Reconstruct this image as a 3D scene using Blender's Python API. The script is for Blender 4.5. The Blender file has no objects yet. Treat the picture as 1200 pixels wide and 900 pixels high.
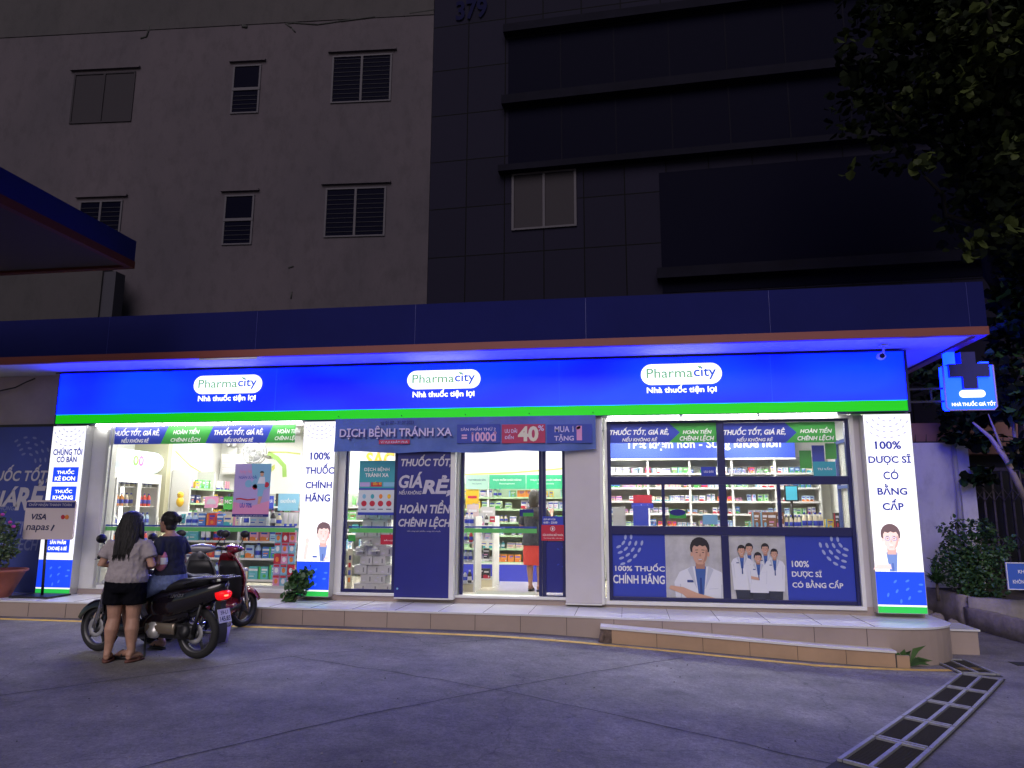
import bpy, bmesh, math, random
from mathutils import Vector as V, Matrix
random.seed(7)
R = math.radians
S = bpy.context.scene
COL = S.collection
# ------------------------------------------------------------------ camera, sky, sun, exposure
CP, CY, CR, CF = .1721, .1558, -.0043, 850.0
CAM = V((0, -10.615, 1.55))
cd = bpy.data.cameras.new("camera"); cam = bpy.data.objects.new("camera", cd); COL.objects.link(cam)
ROT = Matrix.Rotation(CY, 3, 'Z') @ Matrix.Rotation(CP, 3, 'X') @ Matrix.Rotation(CR, 3, 'Y')
cam.matrix_world = Matrix.Translation(CAM) @ (ROT @ Matrix.Rotation(R(90), 3, 'X')).to_4x4()
cd.sensor_width = 36; cd.lens = 36 * CF / 1200; cd.clip_end = 500; cd.clip_start = .05
S.camera = cam
S.view_settings.view_transform = 'Standard'; S.view_settings.look = 'None'
S.view_settings.exposure = 0; S.view_settings.gamma = 1; S.view_settings.use_curve_mapping = False
S.cycles.use_denoising = True; S.cycles.max_bounces = 8; S.cycles.sample_clamp_indirect = 3
w = bpy.data.worlds.new("World"); S.world = w; w.use_nodes = True
sky = w.node_tree.nodes.new('ShaderNodeTexSky'); sky.sky_type = 'NISHITA'; sky.sun_disc = False
sky.sun_elevation = R(36); sky.sun_rotation = R(183)
bg = w.node_tree.nodes['Background']; bg.inputs[1].default_value = .032
w.node_tree.links.new(sky.outputs[0], bg.inputs[0])
sd = bpy.data.lights.new("sun", 'SUN'); sun = bpy.data.objects.new("sun", sd); COL.objects.link(sun)
sd.energy = 1.5; sd.angle = R(45); sd.color = (1, .87, .92)
az = R(183)
sdir = V((math.sin(az) * math.cos(R(36)), math.cos(az) * math.cos(R(36)), math.sin(R(36))))
sun.rotation_euler = sdir.to_track_quat('Z', 'Y').to_euler()
L_FASCIA, L_WHITE, L_TUBE, L_CEIL = 13.0, 1.06, 24.0, 74.0

# ------------------------------------------------------------------ the surveyed camera turns a sight line into a point on a wall plane
def ray(u, v): return ROT @ V(((u - 600) / CF, 1, -(v - 450) / CF))
def at(u, v, y=0.0):
    r = ray(u, v); return CAM + r * ((y - CAM.y) / r.y)
def on(u, v, p, n):
    r = ray(u, v); p = V(p); n = V(n); return CAM + r * ((p - CAM).dot(n) / r.dot(n))
def rc(u0, v0, u1, v1, y=0.0):          # left, bottom, right, top on the plane y
    vm = (v0 + v1) / 2
    return at(u0, vm, y).x, at(u0, v1, y).z, at(u1, vm, y).x, at(u0, v0, y).z
def gz(x):
    t = min(1, max(0, (x + 2) / 6)); return -.25 * t * t * (3 - 2 * t)

# ------------------------------------------------------------------ materials
def mat(name, col, rough=.6, metal=0, var=0, scale=6, bump=0, bscale=40, spec=.5, coat=0):
    m = bpy.data.materials.new(name); m.use_nodes = True; n = m.node_tree.nodes; l = m.node_tree.links
    b = n['Principled BSDF']; b.inputs['Base Color'].default_value = (*col, 1)
    b.inputs['Roughness'].default_value = rough; b.inputs['Metallic'].default_value = metal
    b.inputs['Specular IOR Level'].default_value = spec; b.inputs['Coat Weight'].default_value = coat
    if var or bump: tc = n.new('ShaderNodeTexCoord')
    if var:
        t = n.new('ShaderNodeTexNoise'); t.inputs['Scale'].default_value = scale; t.inputs['Detail'].default_value = 6
        t.inputs['Roughness'].default_value = .65
        r = n.new('ShaderNodeMapRange'); r.inputs[1].default_value = .3; r.inputs[2].default_value = .7
        r.inputs[3].default_value = 1 - var; r.inputs[4].default_value = 1 + var
        x = n.new('ShaderNodeMix'); x.data_type = 'RGBA'; x.blend_type = 'MULTIPLY'; x.inputs[0].default_value = 1
        x.inputs[6].default_value = (*col, 1)
        l.new(tc.outputs['Object'], t.inputs['Vector']); l.new(t.outputs['Fac'], r.inputs[0])
        l.new(r.outputs[0], x.inputs[7]); l.new(x.outputs[2], b.inputs['Base Color'])
    if bump:
        t2 = n.new('ShaderNodeTexNoise'); t2.inputs['Scale'].default_value = bscale; t2.inputs['Detail'].default_value = 4
        bp = n.new('ShaderNodeBump'); bp.inputs['Strength'].default_value = bump; bp.inputs['Distance'].default_value = .02
        l.new(tc.outputs['Object'], t2.inputs['Vector']); l.new(t2.outputs['Fac'], bp.inputs['Height'])
        l.new(bp.outputs[0], b.inputs['Normal'])
    return m
def em(name, col, s=1.0, base=None):
    m = mat(name, base or tuple(min(.8, c) for c in col), .4)
    b = m.node_tree.nodes['Principled BSDF']
    b.inputs['Emission Color'].default_value = (*col, 1); b.inputs['Emission Strength'].default_value = s
    return m
def glassmat(name, tint=(1, 1, 1), refl=1.0):
    m = bpy.data.materials.new(name); m.use_nodes = True; n = m.node_tree.nodes; l = m.node_tree.links
    n.remove(n['Principled BSDF'])
    tr = n.new('ShaderNodeBsdfTransparent'); tr.inputs[0].default_value = (*tint, 1)
    gl = n.new('ShaderNodeBsdfGlossy'); gl.inputs['Roughness'].default_value = .02
    fr = n.new('ShaderNodeLayerWeight'); fr.inputs[0].default_value = .5
    pw = n.new('ShaderNodeMath'); pw.operation = 'POWER'; pw.inputs[1].default_value = 5; l.new(fr.outputs['Facing'], pw.inputs[0])
    ma = n.new('ShaderNodeMath'); ma.operation = 'MULTIPLY_ADD'; ma.inputs[1].default_value = .9; ma.inputs[2].default_value = .035; l.new(pw.outputs[0], ma.inputs[0])
    mx = n.new('ShaderNodeMixShader'); l.new(ma.outputs[0], mx.inputs[0]); l.new(tr.outputs[0], mx.inputs[1]); l.new(gl.outputs[0], mx.inputs[2])
    l.new(mx.outputs[0], n['Material Output'].inputs[0]); return m

WHITE = mat('white_paint', (.74, .74, .70), .55, var=.06, scale=3)
CREAM = mat('interior_paint', (.80, .80, .74), .6, var=.03)
OLIVE = mat('olive_paint', (.52, .50, .34), .6)
GREYP = mat('grey_cladding', (.56, .53, .54), .4, var=.05, scale=1.5)
ALU = mat('aluminium', (.62, .62, .60), .35, .6)
NAVY = mat('navy_frame', (.012, .014, .09), .35)
NAVYP = mat('navy_vinyl', (.018, .022, .20), .35, var=.08, scale=1.2)
BLUEV = mat('blue_vinyl', (.03, .055, .42), .35)
GREENV = mat('green_vinyl', (.05, .36, .06), .4)
WHITEV = mat('white_vinyl', (.82, .82, .82), .4)
GREYV = mat('grey_lettering', (.52, .50, .58), .5)
REDV = mat('red_vinyl', (.50, .02, .05), .4)
YELV = mat('yellow_vinyl', (.80, .48, .03), .4)
TEALV = mat('teal_vinyl', (.05, .36, .42), .4)
PINKV = mat('pink_vinyl', (.72, .30, .50), .4)
LILV = mat('lilac_vinyl', (.46, .38, .68), .4)
SKYV = mat('sky_vinyl', (.22, .48, .66), .4)
ORV = mat('orange_vinyl', (.75, .22, .04), .4)
BLACK = mat('black_plastic', (.012, .012, .014), .45)
DARK = mat('dark_rubber', (.014, .014, .015), .8, var=.2, scale=30)
CHROME = mat('chrome', (.7, .7, .7), .15, 1)
STEEL = mat('galvanised_steel', (.30, .30, .31), .6, .3, var=.2, scale=14)
SKIN = mat('skin', (.40, .22, .15), .55, var=.16, scale=11)
HAIR = mat('black_hair', (.010, .008, .007), .42, bump=.5, bscale=160)
GLASS = glassmat('window_glass')
def tone(name, c, r=.5): return mat(name, c, r)

# ------------------------------------------------------------------ mesh helpers
OFF = {}
class MB:
    def __init__(s): s.v = []; s.f = []; s.mi = []; s.ms = []; s.sm = []
    def idx(s, m):
        if m not in s.ms: s.ms.append(m)
        return s.ms.index(m)
    def add(s, vs, fs, m, smooth=False):
        o = len(s.v); s.v += [tuple(p) for p in vs]; i = s.idx(m)
        for f in fs: s.f.append([o + k for k in f]); s.mi.append(i); s.sm.append(smooth)
        return s
    def box(s, x0, x1, y0, y1, z0, z1, m, b=0.0):
        if x0 > x1: x0, x1 = x1, x0
        if y0 > y1: y0, y1 = y1, y0
        if z0 > z1: z0, z1 = z1, z0
        if not b:
            vs = [(x, y, z) for x in (x0, x1) for y in (y0, y1) for z in (z0, z1)]
            return s.add(vs, [(0, 1, 3, 2), (4, 6, 7, 5), (0, 4, 5, 1), (2, 3, 7, 6), (0, 2, 6, 4), (1, 5, 7, 3)], m)
        bm = bmesh.new(); bmesh.ops.create_cube(bm, size=1)
        for p in bm.verts: p.co = V(((x0 + x1) / 2 + p.co.x * (x1 - x0), (y0 + y1) / 2 + p.co.y * (y1 - y0), (z0 + z1) / 2 + p.co.z * (z1 - z0)))
        b = min(b, (x1 - x0) * .49, (y1 - y0) * .49, (z1 - z0) * .49)
        bmesh.ops.bevel(bm, geom=bm.edges[:], offset=b, segments=2, affect='EDGES', profile=.5)
        bm.verts.index_update()
        s.add([p.co[:] for p in bm.verts], [[q.index for q in f.verts] for f in bm.faces], m); bm.free(); return s
    def rings(s, rs, m, cap=True, smooth=True, closed=True):
        n = len(rs[0]); vs = [p for r in rs for p in r]; fs = []
        for i in range(len(rs) - 1):
            for j in range(n if closed else n - 1):
                k = (j + 1) % n; fs.append((i * n + j, i * n + k, (i + 1) * n + k, (i + 1) * n + j))
        if cap: fs += [list(range(n))[::-1], list(range((len(rs) - 1) * n, len(rs) * n))]
        return s.add(vs, fs, m, smooth)
    def tube(s, pts, r, m, n=8, flat=None):
        pts = [V(p) for p in pts]; rs = []
        if not isinstance(r, (list, tuple)): r = [r] * len(pts)
        d0 = (pts[1] - pts[0]).normalized(); a = d0.orthogonal().normalized()
        for i, p in enumerate(pts):
            d = (pts[min(i + 1, len(pts) - 1)] - pts[max(i - 1, 0)]).normalized()
            a = (a - d * a.dot(d)).normalized(); b = d.cross(a)
            rs.append([p + (a * math.cos(t) + b * math.sin(t)) * r[i] for t in [2 * math.pi * k / n for k in range(n)]])
        return s.rings(rs, m)
    def lathe(s, prof, c, m, n=20, axis='Z'):
        rs = []
        for r, h in prof:
            ring = []
            for k in range(n):
                t = 2 * math.pi * k / n; q = (r * math.cos(t), r * math.sin(t), h)
                if axis == 'Y': q = (q[0], q[2], -q[1])
                if axis == 'X': q = (q[2], q[0], q[1])
                ring.append((c[0] + q[0], c[1] + q[1], c[2] + q[2]))
            rs.append(ring)
        return s.rings(rs, m)
    def ell(s, c, r, m, n=14, k=9):
        rs = []
        for i in range(k + 1):
            t = math.pi * (i + .02) / (k + .04)
            rs.append([(c[0] + r[0] * math.sin(t) * math.cos(a), c[1] + r[1] * math.sin(t) * math.sin(a), c[2] - r[2] * math.cos(t)) for a in [2 * math.pi * j / n for j in range(n)]])
        return s.rings(rs, m)
    def poly(s, pts, m): return s.add(pts, [list(range(len(pts)))], m)
    def xz(s, pts, y, m): return s.poly([(x, y, z) for x, z in pts], m)       # flat shape facing the street
    def disc(s, cx, cz, rx, rz, y, m, n=24, a0=0, a1=360, tilt=0):
        ps = []
        for k in range(n + (a1 - a0 < 360)):
            t = R(a0 + (a1 - a0) * k / n); x = rx * math.cos(t); z = rz * math.sin(t); c_, s_ = math.cos(R(tilt)), math.sin(R(tilt))
            ps.append((cx + x * c_ - z * s_, cz + x * s_ + z * c_))
        return s.xz(ps, y, m)
    def prism(s, pts, y0, y1, m, smooth=False):
        n = len(pts); a = [(x, y0, z) for x, z in pts]; b = [(x, y1, z) for x, z in pts]
        return s.add(a + b, [list(range(n)), list(range(n, 2 * n))[::-1]] + [(i, n + i, n + (i + 1) % n, (i + 1) % n) for i in range(n)], m)
    def hprism(s, pts, z0, z1, m):
        n = len(pts); a = [(x, y, z0) for x, y in pts]; b = [(x, y, z1) for x, y in pts]
        return s.add(a + b, [list(range(n))[::-1], list(range(n, 2 * n))] + [(i, (i + 1) % n, n + (i + 1) % n, n + i) for i in range(n)], m)
    def mesh(s, name, off=(0, 0, 0)):
        me = bpy.data.meshes.new(name); o = V(off)
        me.from_pydata([tuple(V(p) - o) for p in s.v], [], s.f)
        for m in s.ms: me.materials.append(m)
        for p, i, k in zip(me.polygons, s.mi, s.sm): p.material_index = i; p.use_smooth = k
        me.update(); return me
    def build(s, name, parent=None, **kw):
        off = OFF.get(parent.name, (0, 0, 0)) if parent else None
        if parent is None:
            xs, ys, zs = zip(*s.v); off = ((min(xs) + max(xs)) / 2, (min(ys) + max(ys)) / 2, min(zs))
        o = bpy.data.objects.new(name, s.mesh(name, off)); COL.objects.link(o)
        if parent: o.parent = parent; OFF[o.name] = off
        else: o.location = off; OFF[o.name] = off
        for k, v_ in kw.items(): o[k] = v_
        return o
    def solid(s, voxel=.01, smooth=4, m=None):           # weld overlapping closed shapes into one continuous skin
        me = bpy.data.meshes.new('t'); me.from_pydata(s.v, [], s.f)
        o = bpy.data.objects.new('t', me); COL.objects.link(o)
        bm = bmesh.new(); bm.from_mesh(me); bmesh.ops.recalc_face_normals(bm, faces=bm.faces); bm.to_mesh(me); bm.free()
        q = o.modifiers.new('r', 'REMESH'); q.mode = 'VOXEL'; q.voxel_size = voxel
        if smooth: q = o.modifiers.new('s', 'SMOOTH'); q.factor = .5; q.iterations = smooth
        ev = o.evaluated_get(bpy.context.evaluated_depsgraph_get()); r = ev.to_mesh()
        t = MB(); t.add([p.co[:] for p in r.vertices], [list(p.vertices) for p in r.polygons], m or s.ms[0], True)
        ev.to_mesh_clear(); bpy.data.objects.remove(o); bpy.data.meshes.remove(me); return t

def thing(name, label, cat, loc=(0, 0, 0), rz=0, group=None, local=False):
    o = bpy.data.objects.new(name, None); COL.objects.link(o); o.location = loc; o.rotation_euler = (0, 0, rz)
    o.empty_display_size = .1
    o['label'] = label; o['category'] = cat
    if group: o['group'] = group
    OFF[o.name] = (0, 0, 0) if local else tuple(loc)
    return o
def tag(o, label, cat, group=None):
    o['label'] = label; o['category'] = cat
    if group: o['group'] = group
    return o
def struct(o): o['kind'] = 'structure'; return o
def copy_tree(o, parent=None):
    c = o.copy(); COL.objects.link(c)
    if parent: c.parent = parent
    for ch in list(o.children): copy_tree(ch, c)
    return c
TX = {}
HORN = {'Ơ': 'O', 'ơ': 'o', 'Ư': 'U', 'ư': 'u', 'Ợ': 'Ọ', 'ợ': 'ọ'}
HORN_ALL = dict(HORN, **{'Đ': 'D'})
def raw_glyphs(body, bold, shear):
    c = bpy.data.curves.new('t', 'FONT'); c.body = body; c.offset = bold; c.shear = shear; c.resolution_u = 3
    o = bpy.data.objects.new('t', c); COL.objects.link(o)
    m = bpy.data.meshes.new_from_object(o.evaluated_get(bpy.context.evaluated_depsgraph_get()))
    r = ([p.co[:] for p in m.vertices], [list(p.vertices) for p in m.polygons])
    bpy.data.objects.remove(o); bpy.data.curves.remove(c); bpy.data.meshes.remove(m); return r
def glyphs(body, bold, shear):
    k = (body, bold, shear)
    if k not in TX:
        plain = ''.join(HORN_ALL.get(c, c) for c in body); vs, fs = raw_glyphs(plain, bold, shear)
        for i, c in enumerate(body):
            if c in HORN:                                        # the horn of the letters o and u
                x = max(p[0] for p in raw_glyphs(plain[:i + 1], bold, 0)[0]); z = .64 if c.isupper() else .44; t = .035 + bold
                pts = [(x - .07, z - .02), (x - .01, z - .01), (x + .03, z + .05), (x + .03, z + .13), (x + .03 + t * 1.6, z + .13), (x + .035 + t * 1.5, z + .03), (x + .01, z - .05), (x - .05, z - .07)]
                o = len(vs); vs += [(p[0] + shear * p[1], p[1], 0) for p in pts]; fs += [[o + j for j in q] for q in ((0, 1, 6, 7), (1, 2, 5, 6), (2, 3, 4, 5))]
            if c == 'Đ':                                         # the bar of the letter
                x = max(p[0] for p in raw_glyphs(plain[:i + 1], bold, 0)[0]); o = len(vs)
                vs += [(x + px + shear * py, py, 0) for px, py in ((-.74, .30), (-.40, .30), (-.40, .39), (-.74, .39))]; fs += [[o, o + 1, o + 2, o + 3]]
            if c == '1':                                         # the flag of the figure one
                x = max(p[0] for p in raw_glyphs(plain[:i + 1], bold, 0)[0]) - .06 - bold; o = len(vs)
                vs += [(x + px + shear * py, py, 0) for px, py in ((.045, .68 + bold), (-.10, .60 + bold), (-.10, .51), (.045, .58))]; fs += [[o, o + 1, o + 2, o + 3]]
        TX[k] = (vs, fs)
    return TX[k]
def letters(mb, body, O, U, W, w_, h_, m, bold=.012, shear=0):
    vs, fs = glyphs(body, bold, shear)
    xs = [p[0] for p in vs]; ys = [p[1] for p in vs]; x0, y0 = min(xs), min(ys); sx = w_ / (max(xs) - x0); sy = h_ / (max(ys) - y0)
    O, U, W = V(O), V(U), V(W)
    mb.add([O + U * ((p[0] - x0) * sx) + W * ((p[1] - y0) * sy) for p in vs], fs, m); return mb
def word(mb, body, u0, v0, u1, v1, y, m, bold=.012, shear=0):      # fitted into the rectangle it has on the plane y
    x0, z0, x1, z1 = rc(u0, v0, u1, v1, y)
    return letters(mb, body, (x0, y, z0), (1, 0, 0), (0, 0, 1), x1 - x0, z1 - z0, m, bold, shear)
def dashes(mb, cx, cz, r0, y, m, a0, a1, rows=4, s=1.0, lim=None):             # the emblem's fan of rounded dashes
    for k in range(rows):
        r = r0 * (.42 + .2 * k); n = 3 + k
        for j in range(n):
            t = R(a0 + (a1 - a0) * (j + .5) / n); x = cx + r * math.cos(t); z = cz + r * math.sin(t)
            if lim and not (lim[0] + .03 < x < lim[1] - .03 and lim[2] + .03 < z < lim[3] - .03): continue
            mb.disc(x, z, .032 * s, .015 * s, y, m, 10, tilt=math.degrees(t) + 90)
def portrait(mb, cx, z0, h, y, P, hair='short', pose=0, clip=None):
    if clip:
        t = MB(); portrait(t, cx, z0, h, y, P, hair, pose)
        for f, i in zip(t.f, t.mi):
            ps = [t.v[k] for k in f]
            for ax, lo, sg in ((0, clip[0], 1), (0, clip[1], -1), (2, clip[2], 1), (2, clip[3], -1)):
                out = []
                for a, b in zip(ps, ps[1:] + ps[:1]):
                    da, db = sg * (a[ax] - lo), sg * (b[ax] - lo)
                    if da >= 0: out.append(a)
                    if da * db < 0: q = da / (da - db); out.append(tuple(a[k] + (b[k] - a[k]) * q for k in range(3)))
                ps = out
                if len(ps) < 3: break
            if len(ps) >= 3: mb.poly(ps, t.ms[i])
        return
    # plain figure
    pass             # flat printed figure, waist up; h from waist to top of the head
    s = h; X = lambda a: cx + a * s; Z = lambda b: z0 + b * s; e = .0012
    mb.xz([(X(-.30), Z(0)), (X(.30), Z(0)), (X(.33), Z(.44)), (X(.26), Z(.57)), (X(.10), Z(.64)), (X(-.10), Z(.64)), (X(-.26), Z(.57)), (X(-.33), Z(.44))], y, P['coat'])
    mb.xz([(X(-.07), Z(.64)), (X(.07), Z(.64)), (X(.035), Z(.3)), (X(0), Z(.25)), (X(-.035), Z(.3))], y - e, P['shirt'])
    mb.xz([(X(-.012), Z(.5)), (X(.012), Z(.5)), (X(.02), Z(.12)), (X(-.02), Z(.12))], y - 2 * e, P['tie'])
    for q in (-1, 1):
        mb.xz([(X(q * .10), Z(.65)), (X(q * .16), Z(.60)), (X(q * .05), Z(.36))], y - 2 * e, P['fold'])
        mb.xz([(X(q * .25), Z(.42)), (X(q * .262), Z(.42)), (X(q * .232), Z(.0)), (X(q * .222), Z(.0))], y - e, P['fold'])
    mb.xz([(X(-.055), Z(.61)), (X(.055), Z(.61)), (X(.06), Z(.74)), (X(-.06), Z(.74))], y - 2 * e, P['shade'])
    if hair == 'bun': mb.disc(X(0), Z(.845), .118 * s, .15 * s, y - 2.5 * e, P['hair'])
    else: mb.disc(X(0), Z(.87), .122 * s, .135 * s, y - 2.5 * e, P['hair'])
    mb.xz([(X(a), Z(b)) for a, b in ((-.03, .665), (.03, .665), (.06, .69), (.082, .73), (.092, .79), (.092, .86), (.07, .92), (-.07, .92), (-.092, .86), (-.092, .79), (-.082, .73), (-.06, .69))], y - 3 * e, P['skin'])
    mb.xz([(X(a), Z(b)) for a, b in ((-.105, .83), (-.088, .875), (-.07, .90), (-.03, .885), (.0, .905), (.035, .89), (.07, .90), (.09, .865), (.105, .82), (.118, .90), (.09, .965), (.03, .995), (-.03, 1.0), (-.09, .965), (-.118, .90))], y - 4 * e, P['hair'])
    for q in (-1, 1):
        mb.disc(X(q * .104), Z(.79), .016 * s, .03 * s, y - 2.8 * e, P['skin'], 8)
        mb.disc(X(q * .04), Z(.812), .014 * s, .0055 * s, y - 4 * e, P['hair'], 8)
        mb.xz([(X(q * .02), Z(.842)), (X(q * .06), Z(.838)), (X(q * .058), Z(.845)), (X(q * .022), Z(.849))], y - 4 * e, P['hair'])
    mb.disc(X(0), Z(.733), .033 * s, .018 * s, y - 3.8 * e, P['shade'], 12, 180, 360); mb.disc(X(0), Z(.731), .027 * s, .010 * s, y - 4 * e, P['coat'], 12, 180, 360)
    mb.xz([(X(-.012), Z(.765)), (X(.014), Z(.765)), (X(.004), Z(.81))], y - 4 * e, P['shade'])
    mb.xz([(X(.03), Z(.672)), (X(.075), Z(.72)), (X(.095), Z(.79)), (X(.098), Z(.85)), (X(.07), Z(.85)), (X(.066), Z(.78)), (X(.045), Z(.72))], y - 3.5 * e, P['shade'])
    mb.disc(X(0), Z(.705), .03 * s, .006 * s, y - 3.6 * e, P['shade'], 10)
    mb.xz([(X(.10), Z(.36)), (X(.21), Z(.37)), (X(.21), Z(.375)), (X(.10), Z(.365))], y - e * 1.5, P['fold']); mb.xz([(X(-.17), Z(.44)), (X(-.09), Z(.44)), (X(-.09), Z(.47)), (X(-.17), Z(.47))], y - e * 1.5, P['tie'])
    if pose == 1:     # a forearm across the chest with an open hand
        mb.xz([(X(.30), Z(.22)), (X(.26), Z(.06)), (X(-.12), Z(.20)), (X(-.24), Z(.30)), (X(-.40), Z(.36)), (X(-.38), Z(.40)), (X(-.22), Z(.38)), (X(-.05), Z(.31))], y - 5 * e, P['skin'])
    if pose == 2:     # one raised hand, one open at the waist
        mb.xz([(X(-.27), Z(.40)), (X(-.33), Z(.42)), (X(-.30), Z(.66)), (X(-.24), Z(.65))], y - 5 * e, P['skin'])
        mb.disc(X(-.27), Z(.70), .04 * s, .055 * s, y - 5 * e, P['skin'], 12)
        mb.xz([(X(.02), Z(.40)), (X(.20), Z(.42)), (X(.22), Z(.50)), (X(.05), Z(.46))], y - 5 * e, P['skin'])
    if pose == 3:     # folded arms
        mb.xz([(X(-.24), Z(.16)), (X(.0), Z(.12)), (X(.0), Z(.2)), (X(-.24), Z(.25))], y - 5 * e, P['skin'])
PRINT = dict(coat=mat('print_coat', (.72, .74, .78)), fold=mat('print_fold', (.52, .55, .62)), shirt=mat('print_shirt', (.05, .12, .36)), tie=mat('print_lanyard', (.02, .05, .22)),
             skin=mat('print_skin', (.62, .36, .25)), shade=mat('print_skin_shade', (.42, .22, .15)), hair=mat('print_hair', (.02, .016, .018)))
LIT = dict(coat=em('lit_coat', (.95, .95, 1), 1.15), fold=em('lit_fold', (.75, .76, .9), 1), shirt=em('lit_shirt', (.16, .25, .55), .9), tie=em('lit_lanyard', (.10, .16, .45), .8),
           skin=em('lit_skin', (.85, .60, .55), 1), shade=em('lit_skin_shade', (.68, .42, .38), .9), hair=em('lit_hair', (.16, .10, .11), .8))
LW = em('lightbox_white', (.95, .95, 1), L_WHITE); LB = em('lightbox_blue', (.010, .06, .86), 1.0); LG = em('lightbox_green', (.02, .42, .06), 1.0)
LN = em('lightbox_navy_letters', (.018, .03, .26), .8); LP = em('lightbox_dash', (.42, .42, .56), .8); LBP = em('lightbox_blue_dash', (.05, .16, 1), 1.0)
TUBE = em('lit_tube', (1, .98, .94), L_TUBE); LOGO = em('logo_white', (1, 1, 1), 1.5)

# ================================================================== GROUND
def ground_material():
    m = mat('forecourt_concrete', (.2, .2, .2), .82); n = m.node_tree.nodes; l = m.node_tree.links; b = n['Principled BSDF']
    tc = n.new('ShaderNodeTexCoord')
    def noise(s, d=6, r=.6):
        t = n.new('ShaderNodeTexNoise'); t.inputs['Scale'].default_value = s; t.inputs['Detail'].default_value = d; t.inputs['Roughness'].default_value = r
        l.new(tc.outputs['Object'], t.inputs['Vector']); return t
    a = noise(.35, 8, .62); r = n.new('ShaderNodeValToRGB'); r.color_ramp.elements[0].position = .33; r.color_ramp.elements[1].position = .72
    r.color_ramp.elements[0].color = (.108, .101, .098, 1); r.color_ramp.elements[1].color = (.205, .193, .188, 1); l.new(a.outputs['Fac'], r.inputs[0])
    c = noise(2.3, 10, .75); r2 = n.new('ShaderNodeMapRange'); r2.inputs[1].default_value = .3; r2.inputs[2].default_value = .7; r2.inputs[3].default_value = .58; r2.inputs[4].default_value = 1.42
    l.new(c.outputs['Fac'], r2.inputs[0])
    f = noise(85, 3, .8); r3 = n.new('ShaderNodeMapRange'); r3.inputs[1].default_value = .25; r3.inputs[2].default_value = .75; r3.inputs[3].default_value = .62; r3.inputs[4].default_value = 1.38
    l.new(f.outputs['Fac'], r3.inputs[0])
    mu = n.new('ShaderNodeMath'); mu.operation = 'MULTIPLY'; l.new(r2.outputs[0], mu.inputs[0]); l.new(r3.outputs[0], mu.inputs[1])
    # hairline cracks
    wv = noise(1.2, 5); ad = n.new('ShaderNodeVectorMath'); ad.operation = 'MULTIPLY_ADD'; ad.inputs[1].default_value = (.9, .9, 0)
    l.new(wv.outputs['Color'], ad.inputs[0]); l.new(tc.outputs['Object'], ad.inputs[2])
    vo = n.new('ShaderNodeTexVoronoi'); vo.feature = 'DISTANCE_TO_EDGE'; vo.inputs['Scale'].default_value = .27; l.new(ad.outputs[0], vo.inputs['Vector'])
    r4 = n.new('ShaderNodeMapRange'); r4.inputs[1].default_value = .0; r4.inputs[2].default_value = .0035; r4.inputs[3].default_value = .62; r4.inputs[4].default_value = 1; l.new(vo.outputs['Distance'], r4.inputs[0])
    mu2 = n.new('ShaderNodeMath'); mu2.operation = 'MULTIPLY'; l.new(mu.outputs[0], mu2.inputs[0]); l.new(r4.outputs[0], mu2.inputs[1])
    def step(src, lo, hi, o0, o1, prev):
        q = n.new('ShaderNodeMapRange'); q.inputs[1].default_value = lo; q.inputs[2].default_value = hi; q.inputs[3].default_value = o0; q.inputs[4].default_value = o1; l.new(src.outputs['Fac'], q.inputs[0])
        z = n.new('ShaderNodeMath'); z.operation = 'MULTIPLY'; l.new(prev.outputs[0], z.inputs[0]); l.new(q.outputs[0], z.inputs[1]); return z
    mu2 = step(noise(1.1, 3, .5), .62, .72, 1, .66, mu2)         # oil stains
    mu2 = step(noise(5.5, 4, .6), .66, .74, 1, .62, mu2)         # small drips
    mu2 = step(noise(.8, 9, .72), .56, .70, 1, 1.22, mu2)        # worn pale dust
    mu2 = step(noise(28, 2, .9), .30, .70, .70, 1.30, mu2)       # aggregate
    x = n.new('ShaderNodeMix'); x.data_type = 'RGBA'; x.blend_type = 'MULTIPLY'; x.inputs[0].default_value = 1
    l.new(r.outputs[0], x.inputs[6]); l.new(mu2.outputs[0], x.inputs[7]); l.new(x.outputs[2], b.inputs['Base Color'])
    rr = n.new('ShaderNodeMapRange'); rr.inputs[3].default_value = .9; rr.inputs[4].default_value = .55; l.new(a.outputs['Fac'], rr.inputs[0]); l.new(rr.outputs[0], b.inputs['Roughness'])
    bp = n.new('ShaderNodeBump'); bp.inputs['Strength'].default_value = .35; bp.inputs['Distance'].default_value = .01; l.new(f.outputs['Fac'], bp.inputs['Height']); l.new(bp.outputs[0], b.inputs['Normal'])
    return m
g = MB(); xs = [-120, -40, -20, -12] + [-8 + .5 * i for i in range(33)] + [12, 20, 40, 120]; ys = [-120, -40, -20, -12, -8, -6, -4, -2, 0, 2, 4, 8, 14, 40, 120]
G = ground_material()
g.add([(x, y, gz(x)) for y in ys for x in xs], [(j * len(xs) + i, j * len(xs) + i + 1, (j + 1) * len(xs) + i + 1, (j + 1) * len(xs) + i) for j in range(len(ys) - 1) for i in range(len(xs) - 1)], G, True)
struct(g.build('ground'))
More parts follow.
